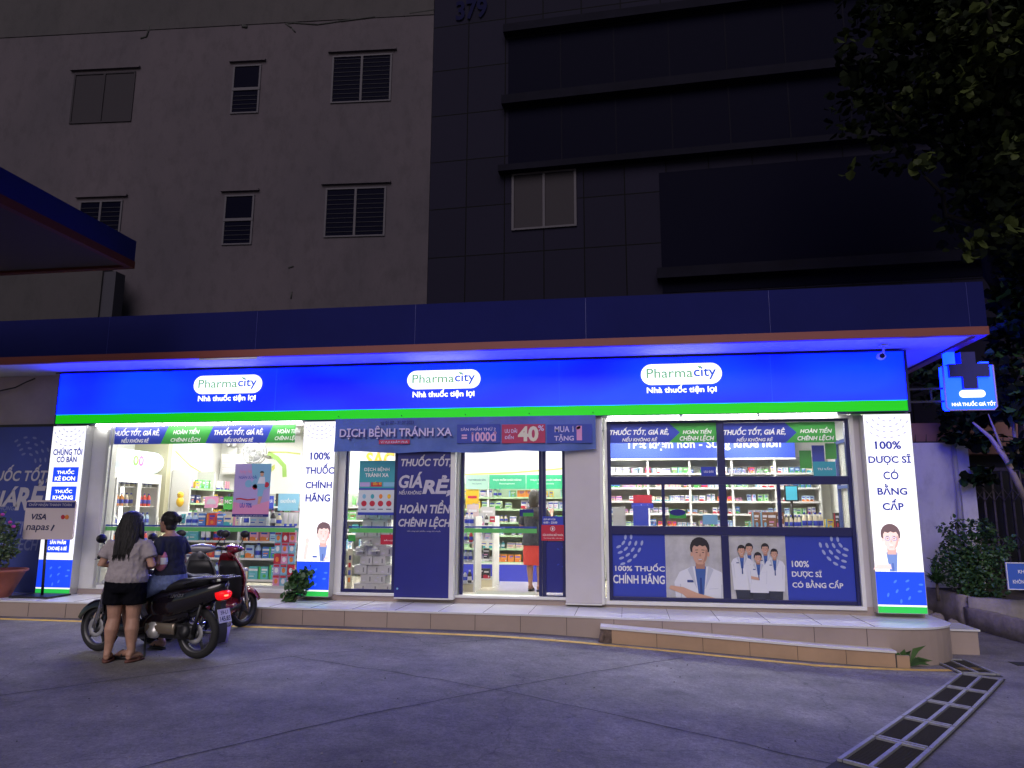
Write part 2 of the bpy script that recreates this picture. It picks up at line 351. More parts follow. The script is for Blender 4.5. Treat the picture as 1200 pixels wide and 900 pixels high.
def strip(name, pts, wd, m, dz=.004, jit=0):                          # a thin marking that follows the ground
    mb = MB(); P = []
    for (x0, y0), (x1, y1) in zip(pts, pts[1:]):
        n = max(2, int(math.hypot(x1 - x0, y1 - y0) / .25))
        P += [(x0 + (x1 - x0) * i / n, y0 + (y1 - y0) * i / n + random.uniform(-jit, jit)) for i in range(n)]
    P.append(pts[-1]); vs = []
    for i, p in enumerate(P):
        a = V(P[max(0, i - 1)]); b = V(P[min(len(P) - 1, i + 1)]); d = (b - a).normalized(); nn = V((-d.y, d.x)) * wd * (.5 + random.uniform(-.12, .12) * (jit > 0))
        for q in (V(p) + nn, V(p) - nn): vs.append((q.x, q.y, gz(q.x) + dz))
    mb.add(vs, [(2 * i, 2 * i + 1, 2 * i + 3, 2 * i + 2) for i in range(len(P) - 1)], m)
    return struct(mb.build(name))
YPAINT = mat('worn_yellow_paint', (.62, .40, .07), .7, var=.25, scale=9)
JOINT = mat('slab_joint', (.03, .03, .03), .9)
strip('road_marking', [(-14, -1.15), (-3.7, -1.2), (-.39, -1.40), (2.1, -1.45), (3.3, -1.24), (3.72, -1.13)], .12, YPAINT, .004)
strip('road_marking', [(3.74, -1.10), (4.0, -1.02)], .12, YPAINT, .012)
for pts in ([(-9.5, -6.6), (-5.23, -4.92), (-3.57, -2.98), (-1.3, -1.25)], [(-3.6, -7.2), (-2.2, -5.2), (.59, -1.75)], [(-7.6, -8), (-5.6, -6.1)], [(-3.6, -2.95), (1.5, -5.1)]):
    strip('ground_joints', pts, .011, JOINT, .004, .025)

# ================================================================== TILED PLATFORM
TILE = mat('pink_granite_tile', (.36, .285, .25), .35, var=.10, scale=1.3, bump=.03)
TILE2 = mat('tan_granite_tile', (.40, .265, .17), .4, var=.12, scale=2)
TOPT = mat('platform_top_tile', (.66, .66, .67), .28, var=.08, scale=1.2)
GROUT = mat('grout', (.07, .06, .055), .9)
pz = lambda x: .222 - .008 * max(0, x + 1)
front = [(-15, -.92), (-9, -.92), (-5, -.90), (-1, -.94), (1.5, -1.0), (3.05, -1.0)]
arc = [(3.05 + .92 * math.sin(R(a)), -.28 - .72 * math.cos(R(a))) for a in range(8, 91, 8)]
outl = front + arc + [(3.97, .4)]
mb = MB()
def wall_strip(mb, pts, z0f, z1f, m):
    vs = []
    for x, y in pts: vs += [(x, y, z0f(x)), (x, y, z1f(x))]
    mb.add(vs, [(2 * i, 2 * i + 2, 2 * i + 3, 2 * i + 1) for i in range(len(pts) - 1)], m)
wall_strip(mb, outl, lambda x: gz(x) - .05, lambda x: pz(x) - .022, TILE)
vs = []
lip = [(x, y - .012) for x, y in front] + [(3.05 + .935 * math.sin(R(a)), -.28 - .735 * math.cos(R(a))) for a in range(8, 91, 8)] + [(3.985, .4)]
wall_strip(mb, lip, lambda x: pz(x) - .022, pz, TOPT)
n = len(lip)
mb.add([(x, y, pz(x)) for x, y in lip] + [(x, .4, pz(x)) for x, y in lip], [(i, i + 1, n + i + 1, n + i) for i in range(n - 1)], TOPT)
mb.add([(x, y, pz(x) - .022) for x, y in lip] + [(x, y + .03 if y < 0 else y, pz(x) - .022) for x, y in lip], [(i, i + 1, n + i + 1, n + i)[::-1] for i in range(n - 1)], TOPT)
x = -14.6
while x < 3.0:                                                       # open joints between the riser tiles
    k = max(i for i in range(len(front) - 1) if front[i][0] <= x); t = (x - front[k][0]) / (front[k + 1][0] - front[k][0]); y = front[k][1] + t * (front[k + 1][1] - front[k][1])
    mb.box(x, x + .006, y - .003, y + .01, gz(x) + .005, pz(x) - .025, GROUT); mb.box(x + .1, x + .104, y + .02, .02, pz(x) - .01, pz(x) + .0025, GROUT); x += .6
struct(mb.build('pavement'))
mb = MB(); mb.box(3.98, 4.42, -.08, .5, -.3, .04, TILE, .01); mb.box(3.98, 4.44, -.10, .5, .04, .062, TOPT); tag(mb.build('step'), 'small square step beside the rounded end of the platform', 'step')
st = thing('low_step', 'long low step of tan tiles in front of the tiled platform', 'step', (1.3, -1.1, -.15))
mb = MB()
SX = [-.35, 3.05]
def sy_(x): return -1.235 + .02 * x
for i in range(6):
    a, b = -.22 + i * .545, -.22 + (i + 1) * .545 - .006
    mb.add([(a, sy_(a), gz(a) - .02), (b, sy_(b), gz(b) - .02), (b, sy_(b), gz(b) + .165), (a, sy_(a), gz(a) + .165)], [(0, 1, 2, 3)], TILE2)
    mb.box(b, b + .006, sy_(b) + .004, sy_(b) + .01, gz(b) - .02, gz(b) + .16, GROUT)
mb.build('riser', st)
mb = MB(); rough = mat('broken_mortar', (.14, .10, .085), .95, var=.5, scale=12, bump=1, bscale=20)
mb.tube([(-.35, -1.21, -.07), (-.345, -1.23, .0), (-.33, -1.22, .09)], [.045, .035, .03], rough, 7); mb.prism([(-.36, -.06), (-.22, -.06), (-.20, .1), (-.36, .11)], -1.235, -1.0, rough); mb.build('broken_corner', st)
mb = MB()
mb.add([(a, y, gz(a) + z) for a in (-.36, .5, 1.4, 2.3, 3.06) for y, z in ((-1.25 + .02 * a, .162), (-1.25 + .02 * a, .186), (-.95, .186))], [q for i in range(4) for q in ((3 * i, 3 * i + 3, 3 * i + 4, 3 * i + 1), (3 * i + 1, 3 * i + 4, 3 * i + 5, 3 * i + 2))], TOPT)
mb.build('tread', st)
mb = MB(); mb.box(3.05, 3.06, -1.17, -.98, -.26, -.07, GROUT); mb.box(3.062, 3.2, -1.17, -1.13, -.26, -.10, TILE2); mb.build('end_tile', st)

# ================================================================== SHOP BUILDING
def slab(mb, u0, v0, u1, v1, y0, y1, m, b=0):
    x0, z0, x1, z1 = rc(u0, v0, u1, v1, y0); mb.box(x0, x1, y0, y1, z0, z1, m, b)
shop = thing('shop_building', 'single storey white shop with lit glass front on a tiled platform', 'building', (-2.7, 1.6, .3))
FZ = .30
mb = MB(); mb.box(-9.3, 3.84, .02, .16, .1, .297, TILE); mb.build('plinth', shop)
for u0, u1 in ((81, 122), (382, 403)):
    mb = MB(); mb.box(at(u0, 600, .05).x, at(u1, 600, .05).x, .03, .2, .3, 2.95, WHITE, .006); mb.build('wall_pier', shop)
mb = MB(); mb.box(-9.32, -8.72, .05, .22, .22, 3.0, WHITE); mb.build('wall_pier', shop)
xl = at(122, 600, .1).x; mb = MB(); mb.box(xl, xl + .05, .0, .2, .32, 2.9, ALU); mb.build('window_jamb', shop)
mb = MB(); mb.box(-4.97, -4.42, .06, .22, .22, 3.0, WHITE); mb.build('wall_pier', shop)
mb = MB(); mb.box(3.12, 3.86, .05, .24, .24, 3.0, GREYP, .005); mb.build('wall_pier', shop)
mb = MB(); mb.box(-9.33, 3.86, .04, .24, 2.93, 3.8, WHITE); mb.build('lintel', shop)
mb = MB(); mb.box(-8.4, -5.0, .02, .18, .3, .36, WHITE, .006); mb.box(-4.3, -.3, -.02, .18, .298, .335, WHITE, .006); mb.box(-.34, 3.12, -.02, .18, .255, .305, WHITE, .006); mb.build('window_sill', shop)
TILEF = mat('interior_floor_tile', (.62, .58, .48), .12, var=.05, scale=2)
mb = MB(); mb.box(-8.95, 3.62, .16, 3.3, .2, FZ, TILEF); mb.build('interior_floor', shop)
mb = MB(); mb.box(-9.0, 3.7, .2, 3.4, 3.05, 3.12, CREAM); mb.build('interior_ceiling', shop)
mb = MB(); mb.box(-9.0, 3.7, 3.25, 3.36, FZ, 3.05, CREAM); mb.box(-9.02, -8.92, .2, 3.25, FZ, 3.05, CREAM); mb.box(3.60, 3.7, .24, 3.25, FZ, 3.05, CREAM); mb.box(-8.3, -8.24, 1.62, 3.25, FZ, 3.05, CREAM); mb.build('interior_wall', shop)
mb = MB(); mb.box(-8.92, -8.24, 1.5, 1.62, FZ, 3.05, OLIVE); mb.build('interior_pier', shop)
mb = MB(); mb.box(-9.3, 3.85, .25, 6.3, 3.13, 3.5, GREYP); mb.box(-9.32, -9.04, .22, 6.3, 0, 3.2, GREYP); mb.box(3.72, 3.86, .25, 6.3, -.3, 3.2, GREYP); mb.build('roof_and_side_walls', shop)
# painted leaf stripe on the inside wall
mb = MB()
GRN = mat('wall_graphic_green', (.30, .52, .12), .6); YG = mat('wall_graphic_lime', (.52, .56, .12), .6)
def curve_strip(mb, pts, wd, y, m):
    vs = []
    for i, p in enumerate(pts):
        d = (V(pts[min(i + 1, len(pts) - 1)]) - V(pts[max(0, i - 1)])).normalized(); q = V((-d.y, d.x)) * wd / 2
        vs += [(p[0] + q.x, y, p[1] + q.y), (p[0] - q.x, y, p[1] - q.y)]
    mb.add(vs, [(2 * i, 2 * i + 1, 2 * i + 3, 2 * i + 2) for i in range(len(pts) - 1)], m)
def upts(L, y): return [(at(u, v, y).x, at(u, v, y).z) for u, v in L]
curve_strip(mb, upts([(314, 531), (325, 537), (333, 546), (333.5, 559)], 3.24), .09, 3.24, GRN); curve_strip(mb, upts([(314, 530), (335, 530), (352, 532)], 3.24), .03, 3.24, YG)
mb.xz(upts([(318, 547), (322, 544), (322, 549), (317, 554)], 3.24), 3.24, YG); curve_strip(mb, upts([(545, 556), (600, 554), (661, 549)], 3.24), .03, 3.24, YG)
vs = [(-8.235, y, z) for y, z in ((1.7, 2.60), (2.2, 2.36), (2.7, 2.22), (3.2, 2.14))]
mb.add([(a, b, c + d) for a, b, c in vs for d in (.015, -.015)], [(2 * i, 2 * i + 1, 2 * i + 3, 2 * i + 2) for i in range(3)], YG)
mb.build('wall_graphic', shop)
mb = MB(); word(mb, 'SAC', 429, 530, 462, 547, 3.235, YELV, .03); mb.build('wall_lettering', shop)

# windows: frame, panes, the stripe stuck on the glass
STRIPE_B = mat('glass_stripe_blue', (.02, .06, .36), .4); STRIPE_G = mat('glass_stripe_green', (.12, .50, .12), .4)
def stripe(mb, u0, u1, v0, y):
    x0 = at(u0, v0, y).x; x1 = at(u1, v0, y).x; z = at(u0, v0, y).z
    mb.box(x0, x1, y, y + .002, z - .025, z, STRIPE_B); mb.box(x0, x1, y, y + .002, z - .095, z - .032, STRIPE_G)
Wl = MB(); x0, z0, x1, z1 = rc(124, 495, 347, 690, .1)
z0, z1 = .36, 2.92; xw0, xw1 = x0 + .02, -4.99
Wl.box(xw0, xw1, .06, .13, z0, z0 + .035, ALU); Wl.box(xw0, xw1, .06, .13, z1 - .05, z1, ALU); Wl.box(xw0, xw0 + .03, .06, .13, z0 + .036, z1 - .051, ALU)
wf = Wl.build('display_window', shop)
g_ = MB(); xm = at(242, 560, .1).x
g_.box(xw0 + .03, xm - .003, .09, .1, z0 + .036, z1 - .051, GLASS); g_.box(xm + .003, xw1, .09, .1, z0 + .036, z1 - .051, GLASS); g_.build('pane', wf)
s_ = MB(); stripe(s_, 113, 346, 614.5, .083); s_.build('glass_stripe', wf)
# narrow window
def framed(name, u0, v0, u1, v1, y, t, m):
    x0, zb, x1, zt = rc(u0, v0, u1, v1, y)
    f = MB(); f.box(x0, x0 + t, y, y + .07, zb, zt, m); f.box(x1 - t, x1, y, y + .07, zb, zt, m); f.box(x0 + t, x1 - t, y + .002, y + .068, zb, zb + t, m); f.box(x0 + t, x1 - t, y + .002, y + .068, zt - t, zt, m)
    o = f.build(name, shop); q = MB(); q.box(x0 + t, x1 - t, y + .03, y + .038, zb + t, zt - t, GLASS); q.build('pane', o); return o, (x0, zb, x1, zt)
nw, _ = framed('narrow_window', 402, 500, 465, 694, .06, .05, NAVY)
s_ = MB(); stripe(s_, 409, 462, 616.5, .083); s_.build('glass_stripe', nw)
mb = MB(); xa = at(531, 600, .05).x; mb.box(xa, xa + .035, -.02, .16, .336, 2.93, WHITE, .004); xb = at(535, 600, .05).x + .01; mb.box(xb, xb + .035, .0, .16, .336, 2.93, ALU, .004); mb.build('door_jamb', shop)
dr, _ = framed('glass_door', 539.5, 500, 635, 701, .07, .045, NAVY)
s_ = MB(); stripe(s_, 545, 629, 616.5, .096); s_.build('glass_stripe', dr)
sp, R1 = framed('side_glass', 635.5, 500, 663, 702, .06, .05, NAVY)
mb = MB(); x0, zb, x1, zt = rc(637, 634, 661, 700, .085); mb.box(x0, x1, .083, .087, .39, zt, NAVYP); dashes(mb, (x0 + x1) / 2, zt - .22, .30, .0815, BLUEV, 0, 360, 2, .6); mb.build('lower_panel', sp)
mb = MB(); mb.box(-.875, -.37, -.10, .1, .27, 2.93, GREYP, .008); mb.box(-.372, -.335, -.105, .1, .262, 2.93, WHITE, .003); mb.box(-.88, -.372, -.105, .1, .25, .269, WHITE, .003); mb.build('cladding_pillar', shop)
# big right window grid
x0, z0, x1, z1 = rc(708, 493, 990, 703, .05); x0, x1, z0, z1 = -.30, 3.07, .306, 2.87
bw = MB()
bw.box(x0, x0 + .03, -.01, .15, z0, z1, WHITE); bw.box(x1 - .0, x1 + .05, -.01, .15, z0, z1, WHITE); bw.box(x0 + .03, x1, -.01, .15, z1 - .04, z1, WHITE)
rwf = bw.build('window_surround', shop)
f = MB(); xi0, xi1, zi0, zi1 = x0 + .031, x1 - .001, z0 + .004, z1 - .041
ztr = [(at(712, 558.5, .06).z, at(712, 568, .06).z), (at(712, 616, .06).z, at(712, 626, .06).z)]
xmm = (at(840.5, 530, .06).x, at(849, 530, .06).x)
TF = .05
f.box(xi0, xi0 + TF, .04, .12, zi0, zi1, NAVY, .004); f.box(xi1 - TF, xi1, .04, .12, zi0, zi1, NAVY, .004)
for za, zb in ((zi0, zi0 + TF), (zi1 - .03, zi1), (ztr[0][1], ztr[0][0]), (ztr[1][1], ztr[1][0])): f.box(xi0 + TF, xi1 - TF, .045, .115, za, zb, NAVY, .004)
for za, zb in ((zi0 + TF, ztr[1][1]), (ztr[1][0], ztr[0][1]), (ztr[0][0], zi1 - .03)):
    f.box(xmm[0], xmm[1], .042, .118, za, zb, NAVY, .004)
for u in (777.5, 913.5): xx = at(u, 590, .06).x; f.box(xx - .022, xx + .022, .05, .11, ztr[1][0], ztr[0][1], NAVY, .004)
bwin = f.build('counter_window', shop)
q = MB()
for xa, xb in ((xi0 + TF, xmm[0]), (xmm[1], xi1 - TF)):
    for za, zb in ((zi0 + TF, ztr[1][1]), (ztr[1][0], ztr[0][1]), (ztr[0][0], zi1 - .03)): q.box(xa, xb, .078, .086, za, zb, GLASS)
q.build('pane', bwin)

# ================================================================== CANOPY
CAN_B = mat('canopy_blue_panel', (.006, .008, .080), .8, spec=.12, var=.12, scale=.6); CAN_R = mat('canopy_red_trim', (.19, .038, .034), .5, var=.08, scale=2)
SOFF = mat('soffit_paint', (.62, .62, .62), .7, var=.08, scale=1.2)
can = thing('canopy', 'long flat canopy with dark blue fascia and red edge above the shop sign', 'canopy', (-3, 0, 3.73))
mb = MB(); mb.box(-16, 4.5, -1.0, -.94, 3.84, 4.42, CAN_B); mb.box(4.44, 4.5, -.94, 6, 3.84, 4.42, CAN_B); mb.box(-16, 4.44, -.93, 6.2, 4.0, 4.38, CAN_B); mb.build('fascia_board', can)
mb = MB(); mb.box(-16, 4.51, -1.012, -.93, 3.73, 3.838, CAN_R, .004); mb.box(4.40, 4.51, -.929, 6, 3.73, 3.838, CAN_R); mb.build('red_trim', can)
mb = MB(); mb.box(-16, 4.399, -.929, 6, 3.765, 3.80, SOFF); mb.build('soffit', can)
mb = MB()
for k in range(9): x = -14.9 + k * 2.4; mb.box(x, x + .004, -1.002, -.995, 3.845, 4.415, NAVYP)
mb.build('panel_joints', can)
tl = thing('tube_light', 'unlit white tube lamp under the canopy edge above the left logo', 'lamp', (-7.0, -.8, 3.74))
mb = MB(); a, b = at(234, 417, -.99), at(302, 416, -.99); mb.tube([(a.x, -.99, 3.712), (b.x, -.99, 3.712)], .015, WHITEV); mb.build('tube', tl)
mb = MB(); mb.box(a.x, b.x, -1.0, -.96, 3.7275, 3.729, WHITEV); mb.build('batten', tl)
sc = thing('security_camera', 'small white security camera hanging from the soffit by the sign end', 'camera', (3.45, -.45, 3.76))
mb = MB(); c = at(1034, 413, -.45); mb.ell((c.x - .02, -.45, 3.60), (.06, .075, .05), WHITEV); mb.build('housing', sc)
mb = MB(); mb.tube([(c.x + .03, -.43, 3.765), (c.x + .02, -.44, 3.68), (c.x, -.45, 3.63)], .018, WHITEV); mb.box(c.x - .02, c.x + .08, -.48, -.38, 3.745, 3.764, WHITEV); mb.build('mount', sc)
mb = MB(); mb.lathe([(.0, 0), (.03, 0), (.03, .02)], (c.x - .03, -.53, 3.595), BLACK, 12, 'Y'); mb.build('lens', sc)
mb = MB(); mb.tube([(at(u, v, -.15).x, -.15, at(u, v, -.15).z) for u, v in ((66, 437.5), (100, 434.5), (140, 432), (165, 433), (195, 436), (222, 432.5), (245, 429), (330, 427.5), (480, 425), (640, 421), (800, 417), (1000, 412))], .012, BLACK, 6)
tag(mb.build('cable'), 'long black cable slung along the top edge of the blue sign', 'cable')

# ================================================================== FASCIA SIGN
def fascia_mat():
    m = em('fascia_lit_blue', (.0, .012, 1), L_FASCIA, (.01, .03, .5)); n = m.node_tree.nodes; l = m.node_tree.links; b = n['Principled BSDF']
    tc = n.new('ShaderNodeTexCoord'); t = n.new('ShaderNodeTexNoise'); t.inputs['Scale'].default_value = .55; t.inputs['Detail'].default_value = 1
    mp = n.new('ShaderNodeMapping'); mp.inputs['Scale'].default_value = (1, 0, 2.2); l.new(tc.outputs['Object'], mp.inputs[0]); l.new(mp.outputs[0], t.inputs['Vector'])
    r = n.new('ShaderNodeValToRGB'); r.color_ramp.elements[0].position = .35; r.color_ramp.elements[1].position = .65
    r.color_ramp.elements[0].color = (0, .0003, .8, 1); r.color_ramp.elements[1].color = (0, .0046, 1, 1); l.new(t.outputs['Fac'], r.inputs[0]); l.new(r.outputs[0], b.inputs['Emission Color'])
    return m
fs = thing('fascia_sign', 'long backlit blue shop sign with green stripe and three white logos', 'sign', (-2.75, 0, 2.91))
XF0, XF1, ZF0, ZF1 = at(64.6, 497.5, -.16).x, at(1061.5, 450, -.16).x, at(64.2, 497.5, -.16).z, at(68.7, 438.7, -.16).z; zg = ZF0 + .16
mb = MB(); mb.box(XF0, XF1, -.16, .03, zg, ZF1, fascia_mat()); [mb.box(at(u, 470, -.16).x, at(u, 470, -.16).x + .008, -.1625, -.1598, zg + .002, ZF1 - .002, LB) for u in (322, 655, 905)]; mb.build('blue_panel', fs)
mb = MB(); mb.box(XF0, XF1, -.16, .03, ZF0 + .012, zg - .0, em('fascia_lit_green', (.004, .45, .002), 1.0)); mb.build('green_stripe', fs)
mb = MB(); mb.box(XF0 - .012, XF0, -.17, .03, ZF0, ZF1 + .015, NAVY); mb.box(XF1, XF1 + .035, -.17, .03, ZF0, ZF1 + .015, NAVY); mb.box(XF0, XF1, -.165, .03, ZF1, ZF1 + .02, NAVY); mb.box(XF0, XF1, -.165, .03, ZF0, ZF0 + .011, NAVY); mb.build('trim_edge', fs)
LGR = em('logo_green', (.22, .50, .20), .8); LBL = em('logo_blue', (.03, .10, .50), .8)
for (u0, v0, u1, v1, tu0, tv0, tu1, tv1) in ((227.5, 441, 307, 462, 232, 462, 299.5, 472), (477.5, 435, 563, 456.5, 483.5, 457, 556, 467.5), (751, 427.5, 846, 451.5, 758, 452, 840, 462.5)):
    y = -.163; x0, z0, x1, z1 = rc(u0, v0, u1, v1, y); r = (z1 - z0) / 2; zc = (z0 + z1) / 2; pts = []
    for k in range(13): a = R(-90 + 15 * k); pts.append((x1 - r + r * math.cos(a), zc + r * math.sin(a)))
    for k in range(13): a = R(90 + 15 * k); pts.append((x0 + r + r * math.cos(a), zc + r * math.sin(a)))
    mb = MB(); mb.prism(pts, y - .012, y + .003, LOGO); lo = mb.build('logo_badge', fs)
    W_ = x1 - x0; mb = MB(); yy = y - .0145
    letters(mb, 'Pharma', (x0 + .07 * W_, yy, zc - .36 * r), (1, 0, 0), (0, 0, 1), .575 * W_, .95 * r, LGR, .012)
    letters(mb, 'city', (x0 + .655 * W_, yy, zc - .58 * r), (1, 0, 0), (0, 0, 1), .275 * W_, 1.2 * r, LBL, .015)
    mb.disc(x0 + .735 * W_, zc + .62 * r, .016, .022, yy, LGR, 10, tilt=-35); mb.disc(x0 + .715 * W_, zc + .70 * r, .010, .016, yy, LGR, 10, tilt=30)
    mb.build('logo_lettering', lo)
    mb = MB(); word(mb, 'Nhà thuốc tiện lợi', tu0, tv0, tu1, tv1, -.165, LOGO, .028); mb.build('slogan', fs)

# lit tubes under the sign
for nm, u0, u1, v, lab in (('left', 113, 356, 498.6, 'lit white tube lamp above the wide display window'), ('right', 712, 984, 489.2, 'lit white tube lamp above the counter window')):
    y = -.05; a = at(u0, v, y); b = at(u1, v, y); tl = thing('tube_light', lab, 'lamp', ((a.x + b.x) / 2, y, a.z))
    n = 3
    for k in range(n):
        xa = a.x + (b.x - a.x) * k / n; xb = a.x + (b.x - a.x) * (k + 1) / n - .04
        mb = MB(); mb.tube([(xa, y, a.z), (xb, y, a.z)], .016, TUBE, 8); mb.build('tube', tl)
    mb = MB(); mb.box(a.x - .03, b.x + .03, y - .02, y + .06, a.z + .02, a.z + .04, WHITE); mb.build('batten', tl)
for u in (402, 424, 441, 540, 590, 618, 640, 675):                   # spot lamps peeping over the banner
    p = at(u, 488.5, -.12); o = thing('spot_lamp', 'small lit downlight under the sign above the hanging banner', 'lamp', (p.x, -.12, 2.88), 0, 'downlights above the banner')
    mb = MB(); mb.lathe([(.0, .0), (.035, .0)], (p.x, -.10, 2.876), TUBE, 12); mb.build('bulb', o)
    mb = MB(); mb.lathe([(.04, .0), (.045, .03)], (p.x, -.10, 2.88), WHITEV, 12); mb.build('housing', o)

# ================================================================== LIGHTBOXES
def lightbox(lab, x0, x1, z0, z1, zblue, zgreen):
    o = thing('light_box', lab, 'light box', ((x0 + x1) / 2, -.06, z0)); y = -.14
    mb = MB(); mb.box(x0 - .008, x1 + .008, y + .004, .045, z0 - .008, z1 + .008, ALU); mb.build('case', o)
    mb = MB(); mb.box(x0, x1, y, y + .003, zblue, z1, LW); whitep = mb
    mb = MB(); mb.box(x0, x1, y, y + .003, zgreen + .022, zblue - .001, LB); dashes(mb, x1 - .05, zblue - .42, .42, y - .002, LBP, 70, 230, 4, .9, (x0, x1, zgreen + .03, zblue)); mb.build('blue_panel', o)
    mb = MB(); mb.box(x0, x1, y, y + .003, z0, zgreen, LG); mb.box(x0, x1, y, y + .003, zgreen + .001, zgreen + .021, LW); mb.build('green_band', o)
    mb = whitep; xc = (x0 + x1) / 2; w2 = (x1 - x0) / 2
    for k in range(4):
        r = (.34 + .22 * k) * w2 * 1.25; nn = 4 + 2 * k
        for j in range(nn):
            t = R(200 + 140 * (j + .5) / nn); X = xc + r * math.cos(t); Zq = z1 + .02 + r * math.sin(t) * .9
            if abs(X - xc) < w2 * .93 and Zq < z1 - .02: mb.disc(X, Zq, .026, .010, y - .002, LP, 8, tilt=math.degrees(t) + 90)
    mb.build('white_panel', o)
    return o
y_ = -.143
lb = lightbox('narrow lit light box beside the payment sign with blue buttons of text', at(63, 500, -.14).x, at(101.3, 500, -.14).x, at(60, 695.3, -.14).z, at(82, 499.5, -.14).z, at(75, 656, -.14).z, at(75, 690.5, -.14).z)
mb = MB(); word(mb, 'CHÚNG TÔI', 62.5, 524.5, 96.5, 533.5, y_, LN, .030); word(mb, 'CÓ BÁN', 66.5, 533.5, 90, 542, y_, LN, .030); mb.build('lettering', lb)
for (u0, v0, u1, v1, l1, l2) in ((62, 547.5, 91.5, 565, 'THUỐC', 'KÊ ĐƠN'), (59.5, 570, 89, 587, 'THUỐC', 'KHÔNG'), (57, 592, 86, 610, 'THỰC PHẨM', 'CHỨC NĂNG'), (54, 629, 81.5, 647.5, 'SẢN PHẨM', 'CHO MẸ & BÉ')):
    x0, z0, x1, z1 = rc(u0, v0, u1, v1, y_); mb = MB(); mb.box(x0, x1, y_ - .001, y_ + .002, z0, z1, LB, 0); h = z1 - z0; w_ = x1 - x0
    letters(mb, l1, (x0 + .16 * w_, y_ - .003, z0 + .54 * h), (1, 0, 0), (0, 0, 1), .68 * w_, .34 * h, LOGO, .02); letters(mb, l2, (x0 + .10 * w_, y_ - .003, z0 + .1 * h), (1, 0, 0), (0, 0, 1), .8 * w_, .34 * h, LOGO, .02)
    mb.build('text_button', lb)
lb = lightbox('lit light box printed with a smiling woman in a white coat', at(357, 494.5, -.14).x, at(393.7, 494.5, -.14).x, at(366, 698.7, -.14).z, at(375, 494.2, -.14).z, at(366, 658, -.14).z, at(366, 693, -.14).z)
mb = MB()
for s_, a in (('100%', (363.5, 530, 387, 539)), ('THUỐC', (358, 543, 391.5, 555.5)), ('CHÍNH', (358, 562.5, 389, 572.5)), ('HÃNG', (358, 577, 387, 588))): word(mb, s_, *a, y_, LN, .030 if len(s_) > 2 else .02)
mb.build('lettering', lb)
mb = MB(); p = at(374, 657.5, y_); lx = (at(357, 494.5, -.14).x, at(393.7, 494.5, -.14).x); portrait(mb, p.x + .05, p.z - .36, .93, y_, LIT, 'bun', 2, (lx[0] + .005, lx[1] - .005, p.z, 9)); mb.build('portrait', lb)
lb = lightbox('lit light box printed with a man wearing glasses and a white coat', at(1011.4, 485.6, -.14).x, at(1066, 485.6, -.14).x, at(1059, 718.6, -.14).z, at(1038, 485.6, -.14).z, at(1054, 670, -.14).z, at(1054, 711, -.14).z)
mb = MB()
for s_, a in (('100%', (1025, 517, 1056, 526.5)), ('DƯỢC SĨ', (1017.5, 532, 1067.5, 545)), ('CÓ', (1035, 550, 1053, 562)), ('BẰNG', (1028, 567, 1063, 580)), ('CẤP', (1034, 584.5, 1059, 598))): word(mb, s_, *a, y_, LN, .030 if len(s_) > 2 else .02)
mb.build('lettering', lb)
mb = MB(); p = at(1047, 669.5, y_); lx = (at(1011.4, 485.6, -.14).x, at(1066, 485.6, -.14).x); portrait(mb, p.x, p.z - .40, 1.01, y_, LIT, 'short', 0, (lx[0] + .005, lx[1] - .005, p.z, 9))
gy = p.z - .40 + 1.01 * .812
for q in (-1, 1): mb.tube([(p.x + q * .042 + .030 * math.cos(R(a)), y_ - .008, gy + .024 * math.sin(R(a))) for a in range(0, 361, 30)], .0035, LIT['shirt'], 4)
mb.xz([(p.x - .25, p.z + .02), (p.x - .02, p.z + .03), (p.x - .03, p.z + .09), (p.x - .2, p.z + .09)], y_ - .007, LIT['skin'])
mb.build('portrait', lb)

# ================================================================== PANELS, BANNERS, STICKERS
# left navy hoarding
o = thing('advert_hoarding', 'dark navy hoarding with big pale lettering behind the flower pot', 'hoarding', (-10.5, .05, .22))
mb = MB(); mb.box(-11.9, -9.345, .0, .1, .2, 2.88, mat('hoarding_navy', (.05, .075, .32), .5, var=.1, scale=1)); mb.box(-11.92, -9.34, -.01, .12, 2.88, 2.92, BLACK); mb.build('panel', o)
mb = MB(); yv = -.004; GL = mat('hoarding_letters', (.56, .53, .58), .6); GL2 = mat('hoarding_letters_faint', (.20, .23, .46), .6)
word(mb, 'THUỐC TỐT,', -22, 545, 57, 566, yv, GL, .025, .2); word(mb, 'GIÁ', -18, 570, 21, 594, yv, GL, .03, .2); word(mb, 'RẺ', 19, 562, 53, 598, yv, GL, .04, .2); word(mb, 'NẾU KHÔNG', -18, 590, 17, 598, yv, GL2, .02, .2)
word(mb, 'HOÀN TIỀN', -24, 602, 45, 626, yv, GL2, .025, .2); word(mb, 'CHÊNH LỆCH', -26, 626, 45, 648, yv, GL2, .025, .2); dashes(mb, at(30, 545, 0).x, at(30, 545, 0).z, .45, yv, GL2, 0, 130, 4, 1.3); mb.build('lettering', o)
mb = MB(); mb.tube([(at(u, v, .02).x, .02, at(u, v, .02).z) for u, v in ((-30, 462), (0, 458), (18, 454), (30, 448), (41, 443.5))], .012, BLACK, 6); tag(mb.build('cable'), 'short black cable on the bare wall above the navy hoarding', 'cable')
hw = MB(); hw.box(-16, -9.36, .13, .3, 0, 3.76, mat('mauve_plaster', (.42, .35, .36), .8, var=.1, scale=2)); tag(hw.build('plaster_wall'), 'bare mauve plastered wall under the canopy left of the shop', 'wall')
